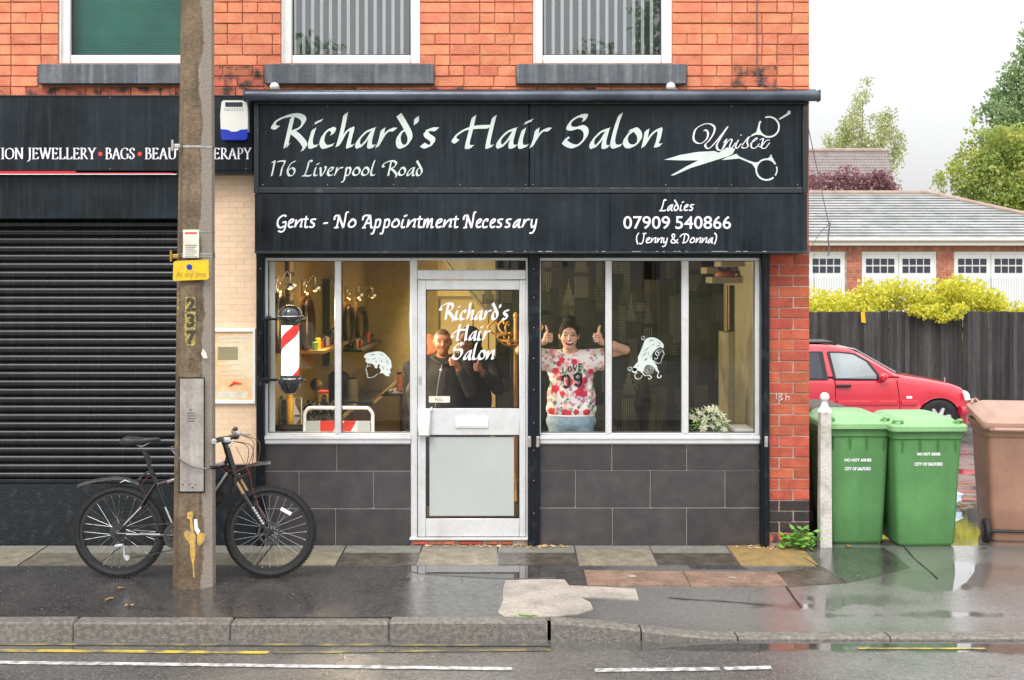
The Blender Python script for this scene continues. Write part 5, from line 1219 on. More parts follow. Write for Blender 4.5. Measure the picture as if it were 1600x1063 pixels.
# frame
ax = Vector((0, 0, WR)); bb_ = Vector(B(279, 846)); bb_.z = .30; st_top = Vector(B(241, 752)); ht_t = Vector(B(354, 703)); ht_b = Vector(B(366, 742))
mb = MB()
mb.tube([bb_, st_top+Vector((-.01, 0, .03))], .0165, 12).tube([Vector(B(247, 760)), Vector(B(352, 727))+Vector((0, 0, .0)), Vector(B(357, 718))], [.016, .017, .021], 12).tube([bb_, Vector(B(330, 782)), Vector(B(361, 735))], [.020, .024, .021], 12)
mb.tube([ht_t, ht_b], .023, 14).lathe([(.021, -.036), (.021, .036)], bb_, 14, 'y')
for s_ in (-1, 1):
    mb.tube([ax+Vector((0, s_*.062, 0)), Vector((.12, s_*.055, WR+.12)), st_top+Vector((.012, s_*.018, -.03))], [.008, .010, .010], 8)
    mb.tube([ax+Vector((0, s_*.062, 0)), Vector((.2, s_*.055, WR-.012)), bb_+Vector((-.02, s_*.03, 0))], [.010, .012, .011], 8)
    mb.obox(ax+Vector((.005, s_*.062, 0)), (.020, .004, .022), Matrix.Identity(3), b=.004)
obj('frame', mb, 'bike_black', bk, smooth=50, local=True)
mb = MB()
mb.tube([Vector(B(262, 757, -.010))+Vector((0, 0, .004)), Vector(B(351, 726, -.012))], [.010, .014], 8).tube([Vector(B(335, 772, -.022)), Vector(B(356, 741, -.020))], [.008, .009], 6).tube([Vector((.07, -.069, WR-.004)), Vector((.30, -.050, WR-.010))], [.006, .007], 6).tube([Vector((.05, -.066, WR+.060)), Vector((.17, -.058, WR+.185))], .0045, 6)
mb.tube([bb_+Vector((-.09, -.012, .20)), bb_+Vector((-.035, -.014, .07))], .0085, 6)
obj('silver_graphics', mb, 'bike_silver', bk, smooth=50, local=True)
# seat
obj('seat_post', MB().tube([st_top, Vector(B(224, 706))], .0135, 12).lathe([(.021, -.004), (.021, .012)], st_top+Vector((-.012, 0, .03)), 12).tube([Vector(B(229, 714)), Vector(B(233, 727))], .019, 12), 'bike_black', bk, smooth=50, local=True)
prof = []
sd = MB(); secs = [(191, 689, .064, .030), (196, 687, .074, .044), (208, 687, .072, .044), (222, 688, .045, .034), (236, 687, .026, .026), (247, 686, .019, .020), (251, 688, .012, .012)]; nn2 = 14; vs = []
for (px, py, hw, th) in secs:
    c_ = B(px, py)
    for j in range(nn2):
        a = 2*math.pi*j/nn2; y = hw*math.cos(a); zc_ = math.sin(a); vs.append((c_[0], y, c_[2]-.012+(th*.5*zc_ if zc_ > 0 else th*1.25*zc_*(.35+.65*abs(math.cos(a))**.5))-.006*(y/hw)**2*0))
sd.add(vs, [(i*nn2+j, (i+1)*nn2+j, (i+1)*nn2+(j+1) % nn2, i*nn2+(j+1) % nn2) for i in range(len(secs)-1) for j in range(nn2)]+[tuple(range(nn2)), tuple((len(secs)-1)*nn2+j for j in range(nn2))[::-1]])
st = obj('saddle', sd, 'bike_plastic', bk, smooth=60, local=True)
obj('saddle_rail', MB().tube([Vector(B(203, 692, -.022)), Vector(B(222, 701, -.02)), Vector(B(240, 692, -.01))], .0035, 6).tube([Vector(B(203, 692, .022)), Vector(B(222, 701, .02)), Vector(B(240, 692, .01))], .0035, 6), 'bike_silver', st, local=True)
# fork
crown = Vector(B(371, 752)); fa = Vector((WBX, 0, WR)); mbl = MB(); mbs_ = MB(); dirn = (Vector(B(354, 703))-Vector(B(366, 742))).normalized()
for s_ in (-1, 1):
    o = Vector((0, s_*.058, 0)); c_ = crown+o; mid = c_+(fa-crown)*.28*1.0+Vector((-.004, 0, 0)); low = fa+o+Vector((-.014, 0, .02))
    mbs_.tube([c_, mid], .0135, 12); mbl.tube([mid+(c_-mid)*.12, mid, low, fa+o+Vector((-.004, 0, -.004))], [.019, .020, .016, .012], 12).lathe([(.010, -.012), (.010, .012)], fa+o, 10, 'y')
    mbl.tube([c_+Vector((0, 0, -.02)), c_+Vector((-.006, 0, .028))], [.020, .018], 12)
mbl.tube([crown+Vector((0, -.058, .008)), crown+Vector((-.012, 0, .025)), crown+Vector((0, .058, .008))], .020, 12).tube([ht_b, crown], .024, 12).tube([fa+(crown-fa)*.52+Vector((.022, -.056, 0)), fa+(crown-fa)*.60+Vector((.035, 0, .02)), fa+(crown-fa)*.52+Vector((.022, .056, 0))], .008, 8)
obj('fork', mbl, 'bike_black', bk, smooth=50, local=True); obj('fork_stanchion', mbs_, 'bike_bronze', bk, smooth=50, local=True)
mb = MB()
for i in range(7): p = fa+Vector((-.018, -.077, .05))+(crown-fa)*(.07+.048*i); mb.obox(p, (.009, .002, .007), Matrix.Rotation(R(25), 3, 'Y'))
obj('fork_lettering', mb, 'bike_silver', bk, local=True)
obj('brake_caliper', MB().obox(fa+Vector((-.035, -.04, .05)), (.014, .012, .026), Matrix.Rotation(R(-20), 3, 'Y'), b=.005), 'black_satin', bk, local=True)
# stem, bars, grips
hc = Vector(B(352, 692)); mb = MB(); mb.tube([ht_t, hc+Vector((-.012, 0, -.01)), hc+Vector((.045, 0, .03))], [.022, .021, .018], 12)
bc = hc+Vector((.05, 0, .033)); mb.tube(bez([bc+Vector((-.05, -.31, .008)), bc+Vector((-.03, -.16, .006)), bc+Vector((-.004, -.06, 0)), bc+Vector((-.004, .06, 0)), bc+Vector((-.03, .16, .006)), bc+Vector((-.05, .31, .008))], 5), .0135, 10)
hb = obj('handlebar', mb, 'bike_black', bk, smooth=50, local=True)
mb = MB(); mc = MB(); ml = MB()
for s_ in (-1, 1):
    mb.tube([bc+Vector((-.051, s_*.315, .008)), bc+Vector((-.034, s_*.19, .006))], .018, 12)
    mc.lathe([(.019, s_*.315), (.019, s_*.322), (.008, s_*.324)], bc+Vector((-.051, 0, .008)), 12, 'y')
    ml.tube(bez([bc+Vector((-.02, s_*.16, .0)), bc+Vector((.045, s_*.19, -.012)), bc+Vector((.055, s_*.25, -.022)), bc+Vector((.058, s_*.30, -.026))], 4), .0055, 8).obox(bc+Vector((.0, s_*.165, -.004)), (.026, .018, .018), Matrix.Identity(3), b=.006)
    mb.obox(bc+Vector((-.008, s_*.13, -.024)), (.024, .026, .014), Matrix.Identity(3), b=.006)
obj('grip', mb, 'bike_plastic', bk, smooth=50, local=True); obj('grip_end', mc, 'chrome', bk, local=True); obj('brake_lever', ml, 'bike_silver', bk, smooth=50, local=True)
mb = MB()
for s_, k in ((-1, 0), (-1, .03), (1, 0), (1, .04)):
    mb.tube(bez([bc+Vector((.02, s_*.16, -.01)), bc+Vector((.13+k, s_*.10, -.06)), bc+Vector((.10+k, s_*.05, -.21-k)), bc+Vector((.0, s_*.03, -.24-k*1.5)), Vector(B(343, 728+k*100, -.02*s_))], 6), .0026, 6)
mb.tube(bez([Vector(B(370, 700, -.03)), Vector(B(392, 740, -.06)), Vector(B(398, 765, -.065)), fa+Vector((-.03, -.05, .08))], 5), .0025, 6)
mb.tube(bez([Vector(B(343, 729, -.02)), Vector(B(300, 745, -.022)), Vector(B(255, 757, -.022))], 4), .0025, 6).tube(bez([st_top+Vector((-.03, -.02, .03)), Vector(B(222, 762, -.02)), Vector(B(232, 790, -.03)), Vector((.03, -.07, WR+.05))], 5), .0022, 6)
obj('control_cable', mb, 'cable_copper', bk, local=True)
# mudguards: curved shells
def guard(pts, wd, name='mudguard'):
    p = bez([B(*q) for q in pts], 6); mb = MB(); vs = []; n = len(p)
    for i, (x, y, z) in enumerate(p):
        k = i/(n-1); ww = wd*(math.sin(math.pi*min(1, .12+k*.8))**.6 if k < .95 else .5)
        for j in range(7): a = -1+2*j/6; vs.append((x, a*ww, z-.020*a*a)); 
    mb.add(vs, [(i*7+j, (i+1)*7+j, (i+1)*7+j+1, i*7+j+1) for i in range(n-1) for j in range(6)])
    mb.add([(v[0], v[1], v[2]-.003) for v in vs], [(i*7+j, i*7+j+1, (i+1)*7+j+1, (i+1)*7+j) for i in range(n-1) for j in range(6)])
    return obj(name, mb, 'bike_plastic', bk, smooth=60, local=True)
gr_ = guard([(122, 759), (145, 752), (170, 748), (195, 748), (218, 756)], .042)
obj('guard_emblem', MB().tube([B(*q) for q in []] or [(.015, -.0425, (905-756)/BS), (.05, -.0425, (905-752)/BS), (.09, -.0425, (905-755)/BS)], [.002, .006, .002], 8), 'bike_silver', gr_, local=True)
obj('guard_arm', MB().tube([Vector(B(215, 754)), Vector(B(224, 745)), Vector(B(236, 738))], .007, 8).obox(B(219, 752), (.012, .014, .010), Matrix.Identity(3), b=.004), 'bike_plastic', gr_, local=True)
guard([(376, 742), (385, 731), (397, 726), (410, 724), (424, 723)], .040)
mb = MB(); pts = [B(*q) for q in ((329, 800), (338, 797), (350, 788), (360, 772), (368, 750))]; p2 = bez(pts, 5)
vs = []; fs = []
for i, (x, y, z) in enumerate(p2): 
    for j in range(5): a = -1+j/2; vs.append((x-.0, a*.04, z+.012*a*a))
mb.add(vs, [(i*5+j, (i+1)*5+j, (i+1)*5+j+1, i*5+j+1) for i in range(len(p2)-1) for j in range(4)])
mb.prism([(q[0], q[2]) for q in [B(330, 760), B(352, 741), B(362, 745), B(367, 752), B(358, 774), B(347, 789), B(337, 797), B(329, 799)]], -.012, .012)
obj('down_tube_guard', mb, 'bike_plastic', bk, local=True)
# drivetrain
mb = MB()
for r_, y in ((.092, -.050), (.072, -.044), (.05, -.038)):
    mb.lathe([(r_, y), (r_, y+.003), (r_-.018, y+.003), (r_-.018, y)], bb_, 40, 'y', closed=True)
    for j in range(38): a = j*2*math.pi/38; mb.obox(bb_+Vector((r_*math.cos(a), y+.0015, r_*math.sin(a))), (.003, .0014, .003), Matrix.Rotation(-a, 3, 'Y'))
for i in range(4): a = i*1.57+.5; mb.tube([bb_+Vector((0, -.046, 0)), bb_+Vector((.08*math.cos(a), -.047, .08*math.sin(a)))], .007, 6)
obj('chainring', mb, 'bike_dark_metal', bk, local=True)
def chain(p, q, r_=.0048):
    mb2 = MB(); p, q = Vector(p), Vector(q); L_n = (q-p).length; n = int(L_n/.0127); d = (q-p)/n; ang_ = math.atan2(d.z, d.x)
    for i in range(n): mb2.obox(p+d*(i+.5), (.0052, .0035 if i % 2 else .0022, .0042), Matrix.Rotation(-ang_, 3, 'Y'))
    return mb2
mc = chain((.0, -.043, WR+.040), bb_+Vector((-.01, -.046, .093))); m2 = chain(B(203, 874, -.043), bb_+Vector((.0, -.046, -.093))); mc.add(m2.v, m2.f)
mc.add(*(lambda c_: (c_.v, c_.f))(chain((-.04, -.043, WR-.01), B(196, 856, -.043))))
obj('chain', mc, 'bike_dark_metal', bk, local=True)
obj('crank', MB().tube([bb_+Vector((0, -.056, 0)), bb_+Vector((.165, -.060, -.03))], [.013, .009], 8).tube([bb_+Vector((0, .056, 0)), bb_+Vector((-.165, .060, .03))], [.013, .009], 8), 'bike_silver', bk, local=True)
obj('pedal', MB().obox(bb_+Vector((.165, -.069, -.03)), (.045, .007, .010), Matrix.Identity(3), b=.003).obox(bb_+Vector((-.165, .11, .03)), (.045, .045, .010), Matrix.Identity(3), b=.003), 'bike_plastic', bk, local=True)
obj('rear_derailleur', MB().obox(B(190, 853, -.055), (.030, .012, .010), Matrix.Rotation(R(-8), 3, 'Y'), b=.005).tube([Vector(B(197, 853, -.052)), Vector(B(198, 868, -.050))], .0075, 8).tube([Vector(B(197, 868, -.050)), Vector(B(203, 876, -.05))], [.010, .011], 8).lathe([(.019, -.055), (.019, -.040)], B(202, 872), 14, 'y'), 'bike_silver', bk, smooth=40, local=True)
# steel lock cable round the post
lk = thing('cable_lock', 'grey cable lock looped from the post to the bicycle frame', 'cable lock', (pxb, py0, PZ(725, py0)))
yc = py0-.135
obj('lock_cable', MB().tube(bez([P(268, 700, py0-.02), P(271, 706, yc), P(280, 717, yc), P(295, 727, yc), P(312, 732, yc), P(326, 732, yc), P(336, 731, py0-.05), P(340, 728, BY-.03), P(330, 722, BY+.02), P(300, 705, BY+.03), P(272, 699, BY+.0)], 6, True), .0062, 8), 'cable_grey', lk, smooth=60)
obj('lock_barrel', MB().tube([P(329, 731, yc+.012), P(339, 730, py0-.06)], .013, 10), 'black_satin', lk, smooth=60)

# ================================================================== BARBER POLE
yb = -.30; sb = S(yb); cx_ = PX(453.5, yb)
bp = thing('barber_pole', 'lit red and white striped barber pole with black domed ends', 'barber pole', (cx_, yb, PZ(547, yb)))
z0_, z1_ = PZ(586.5, yb), PZ(508, yb); r0 = 13.8/sb; mb = MB(); n = 28; k = 30; vs = []; fs = []; ms = []
for i in range(k+1):
    for j in range(n): a = 2*math.pi*j/n; vs.append((cx_+r0*math.cos(a), yb+r0*math.sin(a), z0_+(z1_-z0_)*i/k))
o = len(mb.v); mb.v += vs
for i in range(k):
    for j in range(n):
        s_ = (j/n*1.0*1.0+ (z0_+(z1_-z0_)*(i+.5)/k)/.36*-1) % 1
        mb.f.append((i*n+j, i*n+(j+1) % n, (i+1)*n+(j+1) % n, (i+1)*n+j)); mb.m.append(1 if s_ < .28 else 0)
obj('striped_cylinder', mb, ['barber_glow', 'barber_red'], bp, smooth=60)
mt = MB(); hz = lambda py: PZ(py, yb)
def rr_(v): return v/sb
mt.lathe([(rr_(15.5), hz(508)), (rr_(15.5), hz(503)), (rr_(17), hz(502)), (rr_(20.5), hz(498)), (rr_(21), hz(494)), (rr_(19), hz(493)), (rr_(18.5), hz(488)), (rr_(16), hz(483)), (rr_(11), hz(479)), (rr_(5), hz(477.3)), (0, hz(477))], (cx_, yb, 0), 28)
obj('dome', mt, 'black_gloss', bp, smooth=50)
mt = MB(); mt.lathe([(0, hz(616.5)), (rr_(5), hz(616)), (rr_(11), hz(613.5)), (rr_(16), hz(608)), (rr_(19), hz(600)), (rr_(20.5), hz(598)), (rr_(20.5), hz(592)), (rr_(17.5), hz(591)), (rr_(17), hz(586)), (rr_(15), hz(586))], (cx_, yb, 0), 28)
obj('dome', mt, 'black_gloss', bp, smooth=50)
obj('bracket', MB().box(PX(417.5), PX(423.5), -.10, -.0, PZ(598), PZ(494), b=.004).tube([(PX(420.5), -.08, hz(498)), (PX(422), yb+.03, hz(499)), (cx_-.07, yb, hz(499))], .010, 8).tube([(PX(420.5), -.08, hz(594)), (PX(422), yb+.03, hz(594)), (cx_-.07, yb, hz(594))], .010, 8).box(PX(417.5), PX(423.5), -.05, .0, PZ(500), PZ(494)), 'black_paint', bp, smooth=40)
obj('thumb_screw', MB().lathe([(.013, -.012), (.013, .012)], (cx_+rr_(22), yb, hz(497)), 10, 'x').lathe([(.013, -.012), (.013, .012)], (cx_+rr_(22), yb, hz(594)), 10, 'x'), 'black_gloss', bp)
obj('rim', MB().lathe([(rr_(20.8), hz(494.5)), (rr_(21.3), hz(494)), (rr_(20.8), hz(493.4))], (cx_, yb, 0), 28).lathe([(rr_(17.7), hz(592)), (rr_(18.2), hz(591.3)), (rr_(17.7), hz(590.6))], (cx_, yb, 0), 28), 'chrome', bp)

# ================================================================== BINS
def bin_(name, label, X, Yf, zb, mbody, mlid, w_top, rot=0, back=False, open_=0, texts=None, h=.93):
    """wheelie bin, origin at the bottom centre of its front face"""
    t_ = thing(name, label, 'wheelie bin', (X, Yf, zb), rot, None)
    wt, wb, dt, db = w_top/2, w_top*.385, .66, .50
    def sec(z, inset=0, r=.045):
        k = z/h; hw = wb+(wt*.93-wb)*k-inset; y0_ = -.0-.035*k+inset; y1_ = db+(dt-.06-db)*k-inset; pts = []
        for (cx1, cy1, a0) in ((hw-r, y1_-r, 0), (-hw+r, y1_-r, 90), (-hw+r, y0_+r, 180), (hw-r, y0_+r, 270)):
            for j in range(4): a = R(a0+j*30); pts.append((cx1+r*math.cos(a), cy1+r*math.sin(a)))
        return pts
    mb = MB(); zs_ = [0, .015, .03, .3, .6, .80, h-.10, h-.09, h-.05, h-.045, h]; ins = [.02, .006, 0, 0, 0, 0, 0, -.012, -.012, -.022, -.022]; vs = []
    for z, i_ in zip(zs_, ins): vs += [(x, y, z) for x, y in sec(z, i_)]
    mb.add(vs, [(i*16+j, i*16+(j+1) % 16, (i+1)*16+(j+1) % 16, (i+1)*16+j) for i in range(len(zs_)-1) for j in range(16)]+[tuple(range(16))[::-1]])
    for q in ((-.36, -.12, .12, .36) if not back else (-.30, -.05, .22)):     # gussets under the rim
        mb.add([(q*w_top-.006, -.036, h-.10), (q*w_top+.006, -.036, h-.10), (q*w_top+.004, -.034, h-.20), (q*w_top-.004, -.034, h-.20), (q*w_top, -.062, h-.09), (q*w_top, -.036, h-.19)], [(0, 1, 4), (4, 1, 2, 5), (0, 4, 5, 3)])
    obj('body', mb, mbody, t_, smooth=35, local=True)
    # lid: raised centre with handle dents and a deep rim
    ml_ = MB(); W_ = w_top/2+.008; yb0, yb1 = -.075, dt+.0; L = []
    def rr(hw, ya_, yb_, z, r=.05, cr=0):
        pts = []
        for (cx1, cy1, a0) in ((hw-r, yb_-r, 0), (-hw+r, yb_-r, 90), (-hw+r, ya_+r, 180), (hw-r, ya_+r, 270)):
            for j in range(4): a = R(a0+j*30); pts.append((cx1+r*math.cos(a), cy1+r*math.sin(a), z))
        return pts
    L = [rr(W_, yb0, yb1, h-.03), rr(W_+.004, yb0-.004, yb1, h-.028), rr(W_+.004, yb0-.004, yb1, h+.008), rr(W_-.008, yb0+.01, yb1, h+.022), rr(W_-.05, yb0+.05, yb1-.03, h+.030), rr(W_-.085, yb0+.09, yb1-.06, h+.062), rr(W_-.12, yb0+.14, yb1-.09, h+.070)]
    vs = [p for l in L for p in l]; ml_.add(vs, [(i*16+j, i*16+(j+1) % 16, (i+1)*16+(j+1) % 16, (i+1)*16+j) for i in range(len(L)-1) for j in range(16)]+[tuple((len(L)-1)*16+j for j in range(16))])
    for s_ in (-1, 1): ml_.tube([(s_*(W_-.10), yb0+.06, h+.03), (s_*(W_-.075), yb0+.02, h+.055), (s_*(W_-.04), yb0+.05, h+.052), (s_*(W_-.03), yb0+.09, h+.03)], .012, 6)
    piv = Vector((0, dt, h))
    lid = obj('lid', ml_, mlid, t_, smooth=40, local=True)
    if open_:
        Rm_ = Matrix.Translation(piv) @ Matrix.Rotation(R(-open_), 4, 'X') @ Matrix.Translation(-piv); lid.data.transform(Rm_)
    obj('handle', MB().tube([(-wt*.9, dt+.03, h-.03), (-wt*.85, dt+.07, h-.02), (wt*.85, dt+.07, h-.02), (wt*.9, dt+.03, h-.03)], .014, 8), mlid, t_, local=True)
    for s_ in (-1, 1):
        wx = s_*(wb+.045)
        wh = obj('wheel', MB().lathe([(.02, -.022), (.085, -.022), (.098, -.014), (.098, .014), (.085, .022), (.02, .022)], (wx, db+.02, .098), 26, 'x'), 'rubber', t_, smooth=40, local=True)
        obj('hubcap', MB().lathe([(.055, -.024), (.05, -.028), (.02, -.027)], (wx, db+.02, .098), 16, 'x').lathe([(.055, .024), (.05, .028), (.02, .027)], (wx, db+.02, .098), 16, 'x'), 'bike_plastic', wh, smooth=40, local=True)
    obj('axle', MB().tube([(-wb-.03, db+.02, .098), (wb+.03, db+.02, .098)], .012, 8), 'black_satin', t_, local=True)
    for s_, z, sz, wd_ in (texts or []):
        yy_ = -.035*z/h-.0025; mt_ = sans(s_, 0, z, sz, yy_, width=wd_, bold=.0012); ob = obj('printed_lettering', mt_, 'letter_white', t_, local=True)
    return t_
y1b, y2b = .08, -.03
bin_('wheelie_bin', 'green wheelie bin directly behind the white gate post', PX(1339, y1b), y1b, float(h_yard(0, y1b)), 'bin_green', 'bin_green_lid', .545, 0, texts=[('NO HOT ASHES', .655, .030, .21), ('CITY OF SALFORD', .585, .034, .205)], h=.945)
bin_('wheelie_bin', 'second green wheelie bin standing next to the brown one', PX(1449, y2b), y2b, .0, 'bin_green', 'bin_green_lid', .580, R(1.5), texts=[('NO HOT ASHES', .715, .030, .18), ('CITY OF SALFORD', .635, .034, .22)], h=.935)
# brown bin seen from behind: wheels to the street
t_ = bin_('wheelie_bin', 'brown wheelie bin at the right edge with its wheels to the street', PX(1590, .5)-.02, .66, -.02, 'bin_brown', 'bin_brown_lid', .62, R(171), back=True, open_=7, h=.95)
# dark bin tucked between the pier and the first green one
bin_('wheelie_bin', 'dark brown wheelie bin squeezed between the brick pier and the first green bin', 2.66, .72, -.04, 'bin_dark', 'bin_dark', .50, R(3), h=.98)
# gate post
yg = -.02; gx = PX(1288.5, yg); sg_ = S(yg)
gp_ = thing('gate_post', 'white stone gate post with a ball finial beside the green bin', 'post', (gx, yg, 0))
hw_ = 8.3/sg_
mb = MB(); mb.add([(gx+a*hw_*k, yg+b_*hw_*k, z) for z, k in ((-.1, 1.12), (.02, 1.1), (.5, 1.05), (PZ(644, yg), .98)) for a, b_ in ((-1, -1), (1, -1), (1, 1), (-1, 1))], [(i*4+j, i*4+(j+1) % 4, (i+1)*4+(j+1) % 4, (i+1)*4+j) for i in range(3) for j in range(4)]+[(12, 13, 14, 15)])
obj('shaft', mb, 'post_stone', gp_)
obj('cap', MB().lathe([(hw_*1.35, PZ(644, yg)), (hw_*1.3, PZ(642, yg)), (hw_*.75, PZ(635, yg)), (hw_*.55, PZ(630, yg)), (hw_*.5, PZ(627, yg))], (gx, yg, 0), 4), 'paint_white', gp_)
obj('ball', MB().ell((gx, yg, PZ(620.5, yg)), (7.3/sg_,)*3, 18, 12), 'paint_white', gp_, smooth=60)
# weed
wx_, wy_ = G_(1250, 858); wd = thing('weed', 'bright green leafy weed at the foot of the brick pier', 'plant', (wx_, wy_, 0))
mb = MB(); ms_ = MB()
for i in range(64):
    a = random.uniform(0, 6.28); r_ = random.uniform(.01, .13); hgt = random.uniform(.03, .17)*(1.1-r_*3); c_ = Vector((wx_+r_*math.cos(a)*1.0, wy_+r_*math.sin(a)*.5-.01, max(.02, hgt)))
    ms_.tube([(wx_+.02*math.cos(a), wy_, 0), tuple(c_)], .002, 4)
    L = random.uniform(.045, .075); yaw = a+random.uniform(-.5, .5); pit_ = random.uniform(-.2, .9)
    Rm_ = Matrix.Rotation(yaw, 3, 'Z') @ Matrix.Rotation(-pit_, 3, 'Y') @ Matrix.Rotation(random.uniform(-.5, .5), 3, 'X')
    o_ = [(0, 0), (.25, .28), (.18, .5), (.5, .42), (.62, .55), (.75, .25), (1.05, 0)]; out = o_+[(x, -y) for x, y in o_[-2:0:-1]]
    vs = [tuple(Rm_ @ Vector((x*L, y*L*.9, -.25*abs(y)*L-.2*x*x*L))+c_) for x, y in out]+[tuple(c_+Rm_ @ Vector((.5*L, 0, .02*L)))]
    n = len(out); mb.add(vs, [(k, (k+1) % n, n) for k in range(n)])
obj('leaves', mb, 'leaf_weed', wd, kind='stuff'); obj('stalk', ms_, 'stem_green', wd)

# ================================================================== RED CAR
yc = 9.3; sc = S(yc); cg = -.45
ct = thing('parked_car', 'red saloon car parked behind the bins in front of the dark fence', 'car', (PX(1530, yc), yc, cg))
# local: x = distance back from the nose mapped to -x (world), y across (0 = near side), z up
def CX(px): return (px-1530)/100.
def CZ(py): return (688-py)/100.
Wc = 1.70
st_x = sorted(set([0, -.03, -.08, -.15, -.25]+list(np.round(np.arange(-.20, -1.05, -.04), 3))+list(np.round(np.arange(-1.1, -3.4, -.15), 3))+list(np.round(np.arange(-3.2, -4.0, -.04), 3))+[-4.05, -4.2, -4.35, -4.44]), reverse=True)
hood = [(0, .55), (-.04, .62), (-.12, .74), (-.20, .80), (-.35, .855), (-.7, .92), (-1.05, .975), (-1.25, 1.01), (-1.8, .985), (-2.6, 1.0), (-3.6, 1.03), (-3.8, 1.05), (-4.3, 1.02), (-4.40, .92), (-4.44, .6)]
def itp(t_, x): 
    xs_ = [-p[0] for p in t_]; return float(np.interp(-x, xs_, [p[1] for p in t_]))
fw, rw, ra = -.61, -3.58, .355
def bot(x):
    b0 = float(np.interp(-x, [0, .1, .3, 4.2, 4.44], [.26, .20, .18, .2, .3]))
    for c0 in (fw, rw):
        if abs(x-c0) < ra: b0 = max(b0, .30+math.sqrt(ra*ra-(x-c0)**2))
    return b0
def inset(x): return float(np.interp(-x, [0, .05, .15, .35, .7, 3.9, 4.25, 4.44], [.42, .26, .13, .05, .02, .02, .08, .30]))
mb = MB(); vs = []; nr = 10
for x in st_x:
    b0 = bot(x); t0 = itp(hood, x); i_ = inset(x)
    zz_ = [b0, b0+(min(.44, t0)-b0)*.5, max(.44, b0+.0), max(.47, b0+.01), max(.62, b0+.02), max(t0-.13, b0+.03), max(t0-.05, b0+.035), t0-.012, t0, t0+.01]; ys_ = [i_+.03, i_+.005, i_-.01, i_+.004, i_, i_+.015, i_+.045, i_+.11, i_+.22, Wc/2]
    vs += [(x, y, max(z, b0)) for y, z in zip(ys_, zz_)]+[(x, Wc-y, max(z, b0)) for y, z in list(zip(ys_, zz_))[-2::-1]]
N_ = nr*2-1
mb.add(vs, [(i*N_+j, (i+1)*N_+j, (i+1)*N_+j+1, i*N_+j+1) for i in range(len(st_x)-1) for j in range(N_-1)]+[tuple(range(N_)), tuple((len(st_x)-1)*N_+j for j in range(N_))[::-1]])
body = obj('body', mb, 'car_red', ct, smooth=45, local=True)
# greenhouse
roof = [(-1.20, .99), (-1.5, 1.17), (-1.78, 1.33), (-1.95, 1.40), (-2.3, 1.45), (-2.9, 1.455), (-3.25, 1.40), (-3.55, 1.26), (-3.95, 1.04)]
rx = [p[0] for p in roof]; mb = MB(); vs = []
rx2 = np.linspace(-1.2, -3.95, 34)
for x in rx2:
    z = itp(roof, x); ti = .10+.22*(z-1.0)
    b0 = .98; vs += [(x, .06, b0), (x, .06+(ti-.06)*max(0, (z-.03-b0)/.45), max(b0, z-.05)), (x, ti+.05, z), (x, Wc/2, z+.012), (x, Wc-ti-.05, z), (x, Wc-.06-(ti-.06)*max(0, (z-.03-b0)/.45), max(b0, z-.05)), (x, Wc-.06, b0)]
fc = []
for i in range(33):
    for j in range(6): fc.append((i*7+j, (i+1)*7+j, (i+1)*7+j+1, i*7+j+1))
mb.add(vs, fc); obj('roof', mb, 'car_red', ct, smooth=45, local=True)
def side_poly(name, pts, m, off, th=.012):
    mb = MB(); f3 = lambda x, z: (x, .06+(.10+.22*(1.45-1.0)-.06)*max(0, (z-1.01)/.45)-off, z)
    q = [(CX(a), CZ(b_)) for a, b_ in pts]; n = len(q); tri = tessellate_polygon([[Vector((p[0], p[1], 0)) for p in q]])
    mb.add([f3(*p) for p in q]+[tuple(np.array(f3(*p))+np.array((0, th, 0))) for p in q], [tuple(t2) for t2 in tri]+[(i, (i+1) % n, (i+1) % n+n, i+n) for i in range(n)]); return obj(name, mb, m, ct, local=True)
side_poly('window_trim', [(1306, 594.5), (1299, 551.5), (1318, 551.5), (1341, 554), (1362, 566), (1378, 588), (1376, 595.5)], 'car_trim', .014)
side_poly('front_window', [(1310, 592.5), (1303, 554), (1318, 554), (1339, 556.5), (1358, 567.5), (1372.5, 588), (1373, 593)], 'car_glass', .020)
side_poly('window_trim', [(1180, 595.5), (1215, 556), (1240, 551.5), (1292, 551.5), (1298, 595)], 'car_trim', .013)
side_poly('rear_window', [(1190, 593), (1220, 557), (1240, 554), (1286, 554), (1290, 593)], 'garage_glass', .019)
# windscreen
mb = MB(); A_ = [(-1.24, .20, 1.035), (-1.24, Wc-.20, 1.035), (-1.84, Wc-.30, 1.385), (-1.84, .30, 1.385)]
mb.add([(x+.012, y, z+.014) for x, y, z in A_]+[(x, y, z) for x, y, z in A_], [(0, 1, 2, 3), (0, 1, 5, 4), (1, 2, 6, 5), (2, 3, 7, 6), (3, 0, 4, 7)]); obj('windscreen', mb, 'car_glass', ct, local=True)
obj('sunroof', MB().box(-2.62, -2.12, .5, 1.2, 1.475, 1.50, b=.008), 'car_trim', ct, local=True)
